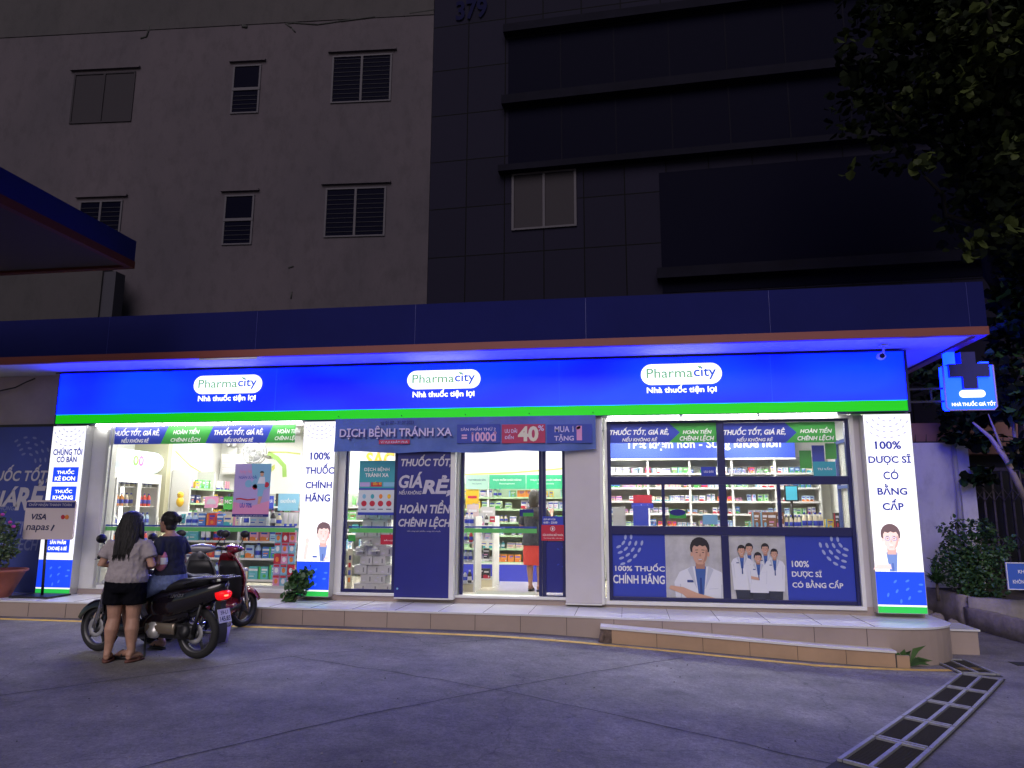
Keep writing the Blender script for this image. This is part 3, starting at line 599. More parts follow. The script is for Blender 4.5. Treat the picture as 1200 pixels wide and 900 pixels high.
# door side panel
o = thing('slogan_board', 'tall navy panel with pale slogan standing beside the glass door', 'slogan board', (-2.98, -.1, .29))
x0, z0, x1, z1 = rc(464.5, 500, 531, 700, -.12); z0 = .30
mb = MB(); mb.box(x0, x1 - .05, -.12, -.02, z0, 2.90, NAVYP); mb.build('panel', o)
mb = MB(); mb.box(x1 - .048, x1 + .02, -.125, .03, z0 - .02, 2.90, WHITE, .004); mb.box(x0, x1 - .05, -.125, -.02, z0 - .022, z0 - .002, WHITE, .003); mb.build('edge_trim', o)
mb = MB(); yv = -.124
for s_, a, b_ in (('THUỐC TỐT,', (470, 533, 528.5, 548), .028), ('GIÁ', (467.5, 553, 495, 572), .03), ('RẺ,', (495, 557, 529, 582), .045), ('NẾU KHÔNG', (467.5, 573, 494, 579.5), .022), ('HOÀN TIỀN', (468, 586, 528, 601.5), .03), ('CHÊNH LỆCH', (467, 605, 528, 619.5), .03), ('nếu cùng sản phẩm, cùng nhà thuốc', (477, 621, 516.5, 623.5), .0)): word(mb, s_, *a, yv, GREYV, b_, .2)
mb.disc(x0 + .05, .42, .015, .015, yv, SKYV, 10); mb.build('lettering', o)
# vinyl banner
def banner_mat():
    m = mat('banner_vinyl', (.075, .14, .44), .45, var=.25, scale=1.4, bump=.15, bscale=2.5); return m
o = thing('hanging_banner', 'wide creased blue vinyl banner hung across the shop entrance', 'banner', (-2.4, -.2, 2.4))
x0, x1, zt, zb = at(393, 500, -.19).x, at(698, 500, -.19).x, at(393, 489.5, -.19).z - .02, at(395, 529.5, -.19).z
mb = MB(); nx = 40; vs = []
for i in range(nx + 1):
    x = x0 + (x1 - x0) * i / nx
    for j in range(7):
        t = j / 6; z = zt + (zb - zt) * t + (.012 * math.sin(i * .5) - .02 * math.sin(math.pi * i / nx)) * t
        vs.append((x, -.19 + .012 * math.sin(i * .9 + j * .8) * t, z))
BV = banner_mat()
mb.add(vs, [(i * 7 + j, i * 7 + j + 1, (i + 1) * 7 + j + 1, (i + 1) * 7 + j) for i in range(nx) for j in range(6)], BV, True); mb.build('sheet', o)
mb = MB(); yv = -.207; PV = mat('banner_lettering', (.62, .55, .78), .5); BD = mat('banner_badge_blue', (.03, .06, .36), .5); BR = mat('banner_badge_red', (.45, .03, .10), .5)
SH = mat('banner_navy', (.02, .03, .20), .5)
word(mb, 'DỊCH BỆNH TRÁNH XA', 399.5, 500.5, 531, 516.5, yv + .003, SH, .07); word(mb, 'DỊCH BỆNH TRÁNH XA', 398, 499.5, 529.5, 515, yv - .002, PV, .02)
word(mb, 'từ 01.07 - 31.07.2023', 446, 493, 485, 497.5, yv, SH, .01)
x_, z_, X_, Z_ = rc(444, 515.5, 480, 520.5, yv); mb.box(x_, X_, yv, yv + .002, z_, Z_, BR); word(mb, 'VÌ VUI KHÁM PHÁ', 446, 516.2, 478, 519.6, yv - .002, PV, .01)
for (u0, u1, m_) in ((535.5, 586, BD), (588, 639, BR), (641, 694, BD)):
    x_, z_, X_, Z_ = rc(u0, 497.5, u1, 519.5, yv); mb.box(x_, X_, yv, yv + .003, z_, Z_, m_, .001)
word(mb, 'SẢN PHẨM THỨ 2', 540, 500, 581, 505, yv - .002, PV, .015); word(mb, '= 1000đ', 541, 506, 582, 517.5, yv - .002, mat('banner_pale_pink', (.70, .40, .62), .5), .03)
word(mb, 'ƯU ĐÃI', 591.5, 502, 606, 507.5, yv - .002, PV, .02); word(mb, 'ĐẾN', 591.5, 509, 602, 514.5, yv - .002, PV, .02); word(mb, '40', 607, 499.5, 631, 517.5, yv - .002, mat('banner_pale_yellow', (.72, .68, .52), .5), .04); word(mb, '%', 630.5, 498.5, 637.5, 505, yv - .002, PV, .02)
word(mb, 'MUA 1', 650, 499.5, 672, 506.5, yv - .002, PV, .015); word(mb, 'TẶNG', 649.5, 509, 672.5, 518, yv - .002, PV, .025); word(mb, '1', 675, 499, 682, 516, yv - .002, mat('banner_rose', (.72, .30, .52), .5), .04)
mb.build('lettering', o)
mb = MB()
for u in (396, 470, 545, 620, 695): p = at(u, 492, -.19); mb.tube([(p.x, -.19, 2.945), (p.x, -.1, 2.925)], .006, BLACK, 5)
mb.build('tie', o)

def sticker(lab, u0, v0, u1, v1, y, m, name='sticker', cat='sticker', t=.003, words=(), extra=None, group=None):
    x0, z0, x1, z1 = rc(u0, v0, u1, v1, y); o = thing(name, lab, cat, ((x0 + x1) / 2, y, z0), 0, group)
    mb = MB(); mb.box(x0, x1, y - t, y, z0, z1, m); mb.build('sheet', o)
    mb = MB()
    if extra: extra(mb, x0, z0, x1, z1, y - t - .0015)
    for s_, a, m_, b_, sh in words: word(mb, s_, *a, y - t - .003, m_, b_, sh)
    if mb.v: mb.build('print', o)
    return o
# slogan bands on the glass
def arrowband(mb, x0, z0, x1, z1, y, fx=.56):
    h = z1 - z0; xa = x0 + (x1 - x0) * fx
    mb.xz([(xa, z0), (x1, z0), (x1, z1), (xa, z1), (xa + h * .55, z0 + h * .5)], y, GREENV)
for u0, u1, lab, w1, w2, w3, w4 in ((713.5, 839.5, 'blue and green slogan sticker across the top of the left counter pane', (714.5, 501, 783.5, 511), (729, 511.5, 770.5, 517.5), (800, 502, 834, 508.5), (796.5, 509.5, 837, 518)),
                                   (846.5, 979, 'blue and green slogan sticker across the top of the right counter pane', (848, 500.5, 920.5, 511), (863, 511.5, 906, 517.5), (937.5, 500.5, 975, 507.5), (934.5, 509.5, 977.5, 517.5))):
    sticker(lab, u0, 496, u1, 519.5, .076, BLUEV, words=[('THUỐC TỐT, GIÁ RẺ,', w1, WHITEV, .03, .25), ('NẾU KHÔNG RẺ', w2, WHITEV, .03, .25), ('HOÀN TIỀN', w3, WHITEV, .025, .25), ('CHÊNH LỆCH', w4, WHITEV, .025, .25)], extra=arrowband)
def band2(mb, x0, z0, x1, z1, y):
    for ua, ub in ((188, 240.5), (310.5, 360)):
        a0 = at(ua, 520, y).x; a1 = min(at(ub, 520, y).x, x1); k = (z1 - z0) * .42
        mb.xz([(a0, z0), (min(a1, x1), z0), (min(a1 + k, x1), z1), (a0 + k, z1)], y, GREENV)
sticker('long blue and green slogan sticker along the top of the wide display window', 124.5, 500, 346, 521, .088, BLUEV,
        words=[('THUỐC TỐT, GIÁ RẺ,', (131, 502, 187, 512), WHITEV, .03, .25), ('NẾU KHÔNG RẺ', (142, 512.5, 174.5, 519), WHITEV, .03, .25), ('HOÀN TIỀN', (203, 501.5, 234, 509), WHITEV, .025, .25), ('CHÊNH LỆCH', (200, 512, 235, 519), WHITEV, .025, .25),
               ('THUỐC TỐT, GIÁ RẺ,', (251, 501, 308.5, 511), WHITEV, .03, .25), ('NẾU KHÔNG RẺ', (262.5, 511.5, 297, 518), WHITEV, .03, .25), ('HOÀN TIỀN', (325, 500.5, 352, 508), WHITEV, .025, .25), ('CHÊNH LỆCH', (322, 510, 352, 517), WHITEV, .025, .25)], extra=band2)
# pink poster
def pinkp(mb, x0, z0, x1, z1, y):
    w_, h = x1 - x0, z1 - z0; X = lambda a: x0 + a * w_; Z = lambda b: z0 + b * h
    mb.xz([(X(.45), Z(1)), (X(1), Z(1)), (X(1), Z(.55)), (X(.8), Z(.5)), (X(.5), Z(.75))], y, SKYV); mb.xz([(X(0), Z(.28)), (X(.5), Z(.20)), (X(1), Z(.3)), (X(1), Z(.05)), (X(0), Z(.05))], y, PINKV)
    mb.xz([(X(0), Z(0)), (X(1), Z(0)), (X(1), Z(.05)), (X(0), Z(.05))], y, NAVYP)
    for a, b, r_, m_ in ((.58, .56, .05, REDV), (.90, .60, .05, REDV), (.4, .62, .07, SKYV), (.62, .62, .09, SKYV)): mb.disc(X(a), Z(b), r_ * w_ * 1.4, r_ * w_ * 1.4, y - .001, m_, 14)
    mb.disc(X(.76), Z(.80), .05 * w_, .05 * h * .9, y - .002, PRINT['skin'], 14); mb.disc(X(.755), Z(.825), .06 * w_, .035 * h, y - .003, PRINT['hair'], 12, 0, 180)
    mb.xz([(X(.64), Z(.62)), (X(.86), Z(.62)), (X(.84), Z(.75)), (X(.70), Z(.75))], y - .002, PRINT['coat']); mb.xz([(X(.66), Z(.38)), (X(.80), Z(.38)), (X(.86), Z(.62)), (X(.68), Z(.62))], y - .0022, SKYV); mb.xz([(X(.68), Z(.24)), (X(.75), Z(.24)), (X(.80), Z(.38)), (X(.70), Z(.38))], y - .002, PRINT['skin'])
    curve_strip(mb, [(X(.08), Z(.33)), (X(.2), Z(.34)), (X(.4), Z(.315)), (X(.62), Z(.33))], .02, y - .002, REDV)
sticker('pink and lilac poster with a standing woman hung in the wide display window', 274, 543.5, 316.5, 605.5, .08, LILV, 'poster', 'poster', words=[('Ngày Hè', (281, 550.5, 295, 556), PINKV, .02, 0), ('NGÀN ƯU ĐÃI', (280, 557, 301, 561), BLUEV, .01, 0), ('ƯU 70%', (281, 589, 295, 595), BLUEV, .02, 0), ('NHÀ THUỐC TIỆN LỢI - VÌ SỨC KHỎE', (276, 603.3, 308, 605), WHITEV, 0, 0)], extra=pinkp)
def tealp(mb, x0, z0, x1, z1, y):
    w_, h = x1 - x0, z1 - z0; X = lambda a: x0 + a * w_; Z = lambda b: z0 + b * h
    mb.xz([(X(0), Z(.05)), (X(1), Z(.05)), (X(1), Z(.46)), (X(0), Z(.46))], y, mat('poster_pale', (.60, .66, .70))); mb.xz([(X(0), Z(.46)), (X(1), Z(.46)), (X(1), Z(.49)), (X(0), Z(.49))], y - .001, BLUEV); mb.xz([(X(0), Z(0)), (X(1), Z(0)), (X(1), Z(.05)), (X(0), Z(.05))], y, BLUEV)
    for k in range(4): mb.disc(X(.16 + .225 * k), Z(.21), .075 * w_, .075 * w_, y - .001, REDV, 14); mb.disc(X(.16 + .225 * k), Z(.34), .05 * w_, .045 * h, y - .001, (SKYV, TEALV, ORV, YELV)[k], 10); mb.xz([(X(.09 + .225 * k), Z(.10)), (X(.23 + .225 * k), Z(.10)), (X(.23 + .225 * k), Z(.115)), (X(.09 + .225 * k), Z(.115))], y - .001, NAVY)
    for a, b, m_ in ((.03, .30, LILV), (.33, .63, REDV), (.67, .97, SKYV)): mb.xz([(X(a), Z(.52)), (X(b), Z(.52)), (X(b), Z(.60)), (X(a), Z(.60))], y - .001, m_)
sticker('teal and white poster in the narrow window left of the navy panel', 420.5, 540, 463.5, 603.5, .08, TEALV, 'poster', 'poster', words=[('DỊCH BỆNH', (427, 547, 456.5, 553), WHITEV, .025, 0), ('TRÁNH XA', (428, 553.5, 455.5, 559), WHITEV, .025, 0), ('đến 40', (437, 564, 447, 568.5), YELV, .02, 0)], extra=tealp)
sticker('green square sticker low in the narrow window', 408, 627, 416.5, 634.5, .08, GREENV)
sticker('red notice stuck at the right edge of the narrow window', 446, 626.5, 466, 638, .08, REDV, words=[('ĐẨY CỬA', (450, 632, 462, 634), WHITEV, .01, 0)])
def mask(mb, x0, z0, x1, z1, y): mb.disc((x0 + x1) / 2, z1 - .055, .035, .035, y, WHITEV, 16); mb.disc((x0 + x1) / 2, z1 - .055, .029, .029, y - .001, REDV, 16); mb.disc((x0 + x1) / 2, z1 - .055, .012, .02, y - .002, WHITEV, 10)
sticker('red face mask notice on the side glass above its navy lower panel', 634.5, 615, 661, 633.5, .058, REDV, words=[('CỬA KHÔNG MẤT KHÓA', (636, 624.5, 660, 628), WHITEV, .015, 0), ('Vui lòng đẩy cửa vào', (637, 629.5, 659, 631.5), WHITEV, 0, 0)], extra=mask)
sticker('blue and white notice on the side glass above the red notice', 635.5, 605, 660, 615, .058, BLUEV, words=[('GIỜ MỞ CỬA', (637, 607, 651, 609.5), WHITEV, .02, 0), ('6:00 - 23:00', (637, 611, 653, 613.5), WHITEV, .02, 0)])
sticker('blue and green card on the door glass below eye height', 609, 597, 625, 605, .062, NAVYP, extra=lambda mb, x0, z0, x1, z1, y: mb.xz([(x0 + .05, z0), (x1, z0), (x1, z0 + .05), (x0 + .05, z0 + .05)], y, GREENV))
# printed lower panels of the counter window
PB = mat('photo_backdrop', (.50, .50, .50), .5, var=.25, scale=3)
zl = zi0 + TF; zh = ztr[1][1]; yv = .074
xs_ = (xi0 + TF, xmm[0], xmm[1], xi1 - TF)
o = thing('printed_panel', 'printed window panel of one smiling man in a white coat', 'window graphic', ((xs_[0] + xs_[1]) / 2, yv, zl))
xd = at(780, 660, yv).x; mb = MB(); mb.box(xs_[0], xd, yv, yv + .004, zl, zh, BLUEV); dashes(mb, xs_[0] + .02, zh - .02, .40, yv - .0015, mat('pale_dash', (.36, .42, .68)), -80, 8, 4, 1.2, (xs_[0], xd, zl, zh))
word(mb, '100% THUỐC', 720.5, 659.5, 779, 669, yv - .003, WHITEV, .022); word(mb, 'CHÍNH HÃNG', 718.5, 671, 779, 683.5, yv - .003, WHITEV, .022); mb.build('slogan_half', o)
mb = MB(); mb.box(xd + .001, xs_[1], yv, yv + .004, zl, zh, PB); xc = (xd + xs_[1]) / 2 + .09; H0 = zh - zl; portrait(mb, xc, zl - H0 * .32, H0 * 1.28, yv - .0015, PRINT, 'short', 1, (xd + .003, xs_[1] - .002, zl + .002, zh)); mb.build('photo_half', o)
o = thing('printed_panel', 'printed window panel of five people in white coats', 'window graphic', ((xs_[2] + xs_[3]) / 2, yv, zl))
xd = at(921.5, 660, yv).x; mb = MB(); mb.box(xs_[2], xd, yv, yv + .004, zl, zh, PB)
H_ = zh - zl; wq = xd - xs_[2]
TR = mat('print_trousers', (.03, .035, .06))
for a, top, sc_, hr, ps, k in ((.36, .88, .50, 'short', 0, 0), (.64, .88, .50, 'short', 0, 1), (.22, .85, .52, 'short', 0, 2), (.79, .80, .48, 'bun', 0, 3), (.50, .74, .50, 'short', 3, 4)):
    h_ = H_ * sc_; base = zl + H_ * top - h_; yy = yv - .001 - .008 * k
    mb.xz([(xs_[2] + wq * a - h_ * .28, max(zl + .09, base - .16)), (xs_[2] + wq * a + h_ * .28, max(zl + .09, base - .16)), (xs_[2] + wq * a + h_ * .3, base), (xs_[2] + wq * a - h_ * .3, base)], yy - .0006, PRINT['coat'])
    mb.xz([(xs_[2] + wq * a - h_ * .2, zl + .004), (xs_[2] + wq * a + h_ * .2, zl + .004), (xs_[2] + wq * a + h_ * .24, zl + .16), (xs_[2] + wq * a - h_ * .24, zl + .16)], yy - .0003, TR)
    portrait(mb, xs_[2] + wq * a, base, h_, yy - .001, PRINT, hr, ps)
mb.build('photo_half', o)
mb = MB(); mb.box(xd + .001, xs_[3], yv, yv + .004, zl, zh, BLUEV); dashes(mb, xs_[3] - .02, zh - .02, .40, yv - .0015, bpy.data.materials['pale_dash'], 172, 260, 4, 1.2, (xd, xs_[3], zl, zh))
word(mb, '100%', 927.5, 657, 948, 664.5, yv - .003, WHITEV, .022); word(mb, 'DƯỢC SĨ', 928, 667.5, 963, 677.5, yv - .003, WHITEV, .022); word(mb, 'CÓ BẰNG CẤP', 928.5, 679, 988, 688.5, yv - .003, WHITEV, .022); mb.build('slogan_half', o)
sticker('white lettered advice sticker in the upper right counter pane', 853, 546.5, 905, 557, .076, glassmat('clear_film', (.97, .97, .97)), words=[('Cửa Tư Vấn', (854, 547, 897, 556), WHITEV, .015, 0)])
sticker('dark blue card in the upper left counter pane', 821.5, 547, 839, 558, .076, BLUEV, words=[('ƯU ĐÃI', (825, 551, 836, 554), WHITEV, .01, 0)])
sticker('teal blue card in the lower corner of the second small pane', 823.5, 603, 841, 614.5, .076, SKYV)
sticker('teal card in the right end of the upper right counter pane', 953, 541, 979.5, 559.5, .076, TEALV, words=[('TƯ VẤN', (958, 547, 975, 551), WHITEV, .01, 0)])
sticker('oval dark sticker over a green card in the second small pane', 784.5, 598, 804, 607.5, .076, GREENV, extra=lambda mb, x0, z0, x1, z1, y: mb.disc((x0 + x1) / 2, z1 - .03, .11, .045, y, NAVYP))
sticker('green slanted card behind the far end of the upper right pane', 937, 528, 951, 549, .3, GREENV)
sticker('blue slanted card between the two green cards behind the upper right pane', 951.5, 522, 966, 541, .3, BLUEV)
sticker('green upright card at the right end behind the upper right pane', 967, 519.5, 980, 538, .3, GREENV)

# ================================================================== SHOP INTERIOR
CEILM = em('ceiling_light_panel', (1, .985, .93), L_CEIL)
for i, x in enumerate((-7.4, -5.4, -3.4, -1.6, .3, 2.2)):
    for j, y in enumerate((.95, 2.35)):
        o = thing('ceiling_light', 'lit ceiling panel inside the shop', 'ceiling light', (x, y, 3.02), 0, 'ceiling lights inside the shop')
        mb = MB(); mb.box(x - .55, x + .55, y - .09, y + .09, 3.035, 3.046, CEILM); mb.build('diffuser', o)
        mb = MB(); mb.box(x - .57, x + .57, y - .11, y - .091, 3.03, 3.05, WHITE); mb.box(x - .57, x + .57, y + .091, y + .11, 3.03, 3.05, WHITE); mb.build('frame', o)
SHELF = mat('shelf_white', (.72, .72, .68), .45); SHELFG = mat('shelf_green_edge', (.42, .62, .36), .45); SHBACK = mat('shelf_back', (.48, .50, .46), .6); SHBLUE = mat('shelf_blue_post', (.05, .08, .26), .4)
CABB = mat('cabinet_blue', (.04, .05, .46), .35)
def shelving(lab, W_, D_, zs, z0, z1, loc, rz, bays, edge, post, back, cat='shelving', base=None):
    o = thing('shelving_unit', lab, cat, loc, rz, local=True)
    mb = MB(); mb.box(0, W_, D_ - .015, D_, z0, z1, back); mb.build('back_panel', o)
    for k in range(bays + 1):
        x = W_ * k / bays; mb = MB(); mb.box(x - .018, x + .018, -.006, D_ - .016, z0, z1, post); mb.build('upright', o)
    for z in zs:
        mb = MB(); mb.box(.02, W_ - .02, .0, D_ - .017, z - .02, z, SHELF); mb.box(.02, W_ - .02, -.012, -.001, z - .028, z + .004, edge); mb.build('shelf', o)
    if base: mb = MB(); mb.box(0, W_, -.02, D_ - .02, 0, base[0], base[1]); mb.box(0, W_, -.03, D_ - .02, base[0], base[0] + .025, SHELF); mb.build('base_cabinet', o)
    return o
PROTO = {}
def proto(kind, cname, col):
    k = (kind, cname, random.randrange(3)); vr = k[2]
    if k in PROTO: return PROTO[k]
    m = tone('pack_' + cname.replace(' ', '_'), col, .4); m2 = WHITEV if max(col) < .6 else BLUEV
    mb = MB(); m3 = (GREENV, REDV, SKYV, ORV, TEALV, PINKV)[(len(PROTO) * 5 + vr) % 6]
    if kind == 'box':
        mb.box(-.5, .5, -.5, .5, 0, 1, m)
        if vr == 0: mb.xz([(-.5, .66), (.5, .66), (.5, .82), (-.5, .82)], -.503, m2); mb.xz([(-.38, .2), (.1, .2), (.1, .27), (-.38, .27)], -.503, m2); mb.xz([(-.38, .36), (.25, .36), (.25, .46), (-.38, .46)], -.503, m3)
        elif vr == 1: mb.xz([(-.5, 0), (.5, 0), (.5, .26), (-.2, .40), (-.5, .34)], -.503, m3); mb.xz([(-.4, .60), (.3, .60), (.3, .76), (-.4, .76)], -.504, m2); mb.disc(.3, .2, .10, .10, -.505, WHITEV, 10)
        else: mb.xz([(-.5, 0), (-.28, 0), (-.28, 1), (-.5, 1)], -.503, m3); mb.xz([(-.18, .68), (.4, .68), (.4, .82), (-.18, .82)], -.503, m2); mb.xz([(-.18, .52), (.25, .52), (.25, .58), (-.18, .58)], -.503, m2); mb.disc(.12, .26, .18, .14, -.503, m3, 12)
    elif kind == 'bottle':
        mb.lathe([(0, 0), (.42, 0), (.5, .04), (.5, .62), (.36, .76), (.2, .82), (.2, .88)], (0, 0, 0), m, 12); mb.lathe([(0, .88), (.24, .88), (.24, 1), (0, 1)], (0, 0, 0), m2, 10); mb.lathe([(.505, .2), (.505, .5)], (0, 0, 0), m2, 12)
    elif kind == 'tube':
        mb.rings([[(.3 * math.cos(t), .3 * math.sin(t), .0) for t in [k * math.pi / 5 for k in range(10)]], [(.32 * math.cos(t), .32 * math.sin(t), .18) for t in [k * math.pi / 5 for k in range(10)]]], m2)
        mb.rings([[(.42 * math.cos(t), .42 * math.sin(t), .18) for t in [k * math.pi / 5 for k in range(10)]], [(.48 * math.cos(t), .3 * math.sin(t), .55) for t in [k * math.pi / 5 for k in range(10)]], [(.5 * math.cos(t), .05 * math.sin(t), 1) for t in [k * math.pi / 5 for k in range(10)]]], m)
    me = mb.mesh('product'); PROTO[k] = me; return me
CLR = dict(white=(.78, .78, .78), cream=(.74, .66, .46), blue=(.06, .18, .52), teal=(.10, .42, .46), green=(.18, .50, .16), red=(.62, .05, .05), orange=(.76, .28, .05), yellow=(.80, .58, .06), pink=(.76, .34, .44), navy=(.03, .04, .16), brown=(.26, .12, .06), black=(.03, .03, .035))
CLR['pale blue'] = (.46, .62, .78); CLR['pale green'] = (.50, .70, .42); CLR['silver'] = (.55, .57, .6)
NAME = dict(box='product_box', bottle='product_bottle', tube='product_tube'); CAT = dict(box='box', bottle='bottle', tube='tube')
WORD = dict(box='product box', bottle='bottle', tube='squeeze tube')
LV = ['bottom', 'second', 'third', 'fourth', 'fifth', 'sixth', 'seventh']
def product(kind, cname, M, x, y, z, sx, sy, sz, where, group, rz=0):
    o = bpy.data.objects.new('medicine_box' if 'medicine' in group or 'supplement' in group and kind == 'box' else NAME[kind], proto(kind, cname, CLR[cname])); COL.objects.link(o)
    o.matrix_world = M @ Matrix.Translation((x, y, z)) @ Matrix.Rotation(rz, 4, 'Z') @ Matrix.Diagonal((sx, sy, sz, 1))
    tag(o, '%s %s on the %s' % (cname, WORD[kind], where), CAT[kind], group)
def stock(M, zs, W_, D_, pal, where, group, kinds=('box',), wr=(.06, .15), hr=(.07, .17), gap=.02, fill=.9, hmax=.22, reps=(1, 4)):
    for li, z in enumerate(zs):
        x = .04; lv = LV[min(li, 6)] if li < len(zs) - 1 else 'top'
        while True:
            k = random.choice(kinds); c = random.choice(pal); sx = random.uniform(*wr); sz = min(random.uniform(*hr), hmax)
            if k != 'box': sx *= .62; sz *= 1.15
            for _ in range(random.randint(*reps)):
                if x + sx > W_ - .04: break
                if random.random() < fill: product(k, c, M, x + sx / 2, .03 + sx * .4 + random.uniform(0, .05), z + .001, sx, max(.04, sx * .7), sz, lv + ' shelf of ' + where, group, random.uniform(-.08, .08))
                x += sx + random.uniform(.004, gap)
            if x + .08 > W_ - .04: break
            x += random.uniform(0, gap * 2)
T = Matrix.Translation
# back shelving behind the counter window
zs = [FZ + a for a in (.98, 1.20, 1.42, 1.66, 1.92)]
shelving('tall white wall shelving of medicine behind the counter window', 3.7, .32, [z - FZ for z in zs], 0, 2.22, (-.35, 2.9, FZ), 0, 5, SHELF, SHELF, SHBACK)
stock(T((-.35, 2.9, 0)), zs, 3.7, .3, ['white', 'white', 'white', 'pale blue', 'pale green', 'blue', 'cream', 'green', 'pink', 'red'], 'counter window shelving', 'medicine boxes behind the counter', wr=(.055, .11), hr=(.06, .13), gap=.02, fill=.93)
o = thing('wall_sign', 'blue wall sign with a white slogan above the medicine shelving', 'sign', (1.4, 2.88, 2.55))
x0 = at(714, 530, 2.86).x; x1 = at(932, 530, 2.86).x; zt = at(714, 510, 2.86).z; zb = at(714, 537.5, 2.86).z
mb = MB(); mb.box(x0, x1, 2.87, 2.895, zb, zt + .1, mat('wall_sign_blue', (.03, .07, .50), .4)); mb.box(x0, x1, 2.865, 2.895, zb - .03, zb - .001, WHITEV); mb.build('panel', o)
mb = MB(); word(mb, 'Tiết kiệm hơn - Sống khỏe hơn', 733, 513, 915, 528.5, 2.866, WHITEV, .015); mb.build('lettering', o)
# sales counter with goods
o = thing('sales_counter', 'white sales counter with a dark top behind the counter window', 'counter', (1.3, 1.35, FZ))
mb = MB(); mb.box(-.2, 3.3, 1.1, 1.6, FZ, 1.25, WHITE, .01); mb.build('cabinet', o); mb = MB(); mb.box(-.22, 3.32, 1.06, 1.62, 1.252, 1.285, NAVY, .006); mb.build('worktop', o)
ct = 1.286
stock(T((1.85, 1.06, 0)), [ct], 1.35, .3, ['brown', 'cream', 'yellow', 'orange', 'black', 'silver', 'red'], 'counter near the right window end', 'goods on the sales counter', ('box', 'bottle', 'box'), (.07, .12), (.14, .26), .01, 1, .3)
for u0, u1, v0, v1, nm, c in ((742, 760, 592, 614, 'blue', BLUEV), (718, 733, 594, 614, 'silver', mat('pale_card', (.5, .5, .47)))):
    x0, z0, x1, z1 = rc(u0, v0, u1, v1, 1.15); mb = MB(); mb.box(x0, x1, 1.12, 1.2, ct, max(z1, ct + .1), c, .004); tag(mb.build('display_box'), nm + ' display box standing on the sales counter behind the first small pane', 'display box')
x0, z0, x1, z1 = rc(742, 580, 764, 591, 1.2); o = thing('display_card', 'red and navy hanging offer card above the blue display box', 'card', ((x0 + x1) / 2, 1.2, z0))
mb = MB(); mb.box(x0, x1, 1.2, 1.21, z0 + .02, z1, REDV); mb.box(x0 - .03, x1 + .02, 1.18, 1.19, z0 - .06, z0 + .019, BLUEV); mb.build('board', o); mb = MB(); letters(mb, '100+ MIỄN PHÍ', (x0 - .01, 1.177, z0 - .05), (1, 0, 0), (0, 0, 1), .24, .05, WHITEV, .02); mb.tube([((x0 + x1) / 2, 1.205, ct), ((x0 + x1) / 2, 1.205, z0 + .02)], .006, ALU, 6); mb.build('lettering', o)
x0, z0, x1, z1 = rc(921, 570, 934, 586, 1.3); o = thing('computer_monitor', 'small computer monitor with a lit teal screen on the counter', 'monitor', ((x0 + x1) / 2, 1.3, ct))
mb = MB(); mb.box(x0 - .02, x1 + .02, 1.3, 1.33, z0 - .02, z1 + .02, BLACK, .006); mb.build('casing', o); mb = MB(); mb.box(x0, x1, 1.296, 1.299, z0, z1, em('screen_teal', (.05, .35, .45), .7)); mb.build('screen', o); mb = MB(); mb.tube([((x0 + x1) / 2, 1.33, ct + .01), ((x0 + x1) / 2, 1.33, z0)], .02, BLACK); mb.box((x0 + x1) / 2 - .1, (x0 + x1) / 2 + .1, 1.26, 1.42, ct, ct + .012, BLACK); mb.build('stand', o)
o = thing('glass_partition', 'glazed partition with blue frame at the right end of the shop', 'partition', (3.5, 1.6, FZ))
mb = MB()
for y in (.4, 1.1, 1.8, 2.5): mb.box(3.53, 3.585, y - .02, y + .02, FZ, 2.75, SHBLUE)
for z in (1.2, 1.95, 2.7): mb.box(3.532, 3.583, .42, 2.48, z - .025, z + .025, SHBLUE)
mb.build('frame', o); mb = MB(); mb.box(3.555, 3.56, .42, 2.48, 1.2, 2.7, GLASS); mb.build('pane', o)
# green supplement shelving seen through the door
zs = [FZ + a for a in (.33, .57, .80, 1.03, 1.27, 1.48)]
DX0, DY = -3.3, 2.55
shelving('green supplement shelving with blue base cabinets seen through the door', 2.4, .33, [z - FZ for z in zs], 0, 1.74, (DX0, DY, FZ), 0, 3, SHELFG, SHELF, mat('shelf_back_green', (.38, .50, .36), .6), base=(.29, CABB))
stock(T((DX0, DY, 0)), zs, 2.4, .3, ['pale green', 'white', 'cream', 'green', 'yellow', 'orange', 'white', 'teal'], 'supplement shelving facing the door', 'supplements facing the door', ('box', 'box', 'bottle'), (.08, .14), (.10, .16), .02, .92, .17)
yb = DY - .01
for k, (u0, u1, c, lab) in enumerate(((546, 572.5, mat('sign_pale_green', (.34, .56, .46)), 'pale green supplement sign above the left shelf bay'), (573.3, 616, mat('sign_green', (.03, .38, .20)), 'middle green supplement sign above the shelves facing the door'), (616.7, 663, mat('sign_bright_green', (.02, .44, .20)), 'right green supplement sign above the shelves facing the door'))):
    x0, z0, x1, z1 = rc(u0, 556.5, u1, 573, yb); o = thing('aisle_sign', lab, 'sign', ((x0 + x1) / 2, yb, z0))
    mb = MB(); mb.box(x0, x1, yb, yb + .03, z0, z1, c); mb.build('panel', o); mb = MB(); w_ = x1 - x0; h = z1 - z0; tm = WHITEV if k else NAVY
    letters(mb, 'THỰC PHẨM CHỨC NĂNG', (x0 + .1 * w_, yb - .003, z0 + .55 * h), (1, 0, 0), (0, 0, 1), .78 * w_, .2 * h, tm, .02); letters(mb, 'Dietary Supplements', (x0 + .28 * w_, yb - .003, z0 + .3 * h), (1, 0, 0), (0, 0, 1), .42 * w_, .13 * h, tm, 0); mb.build('lettering', o)
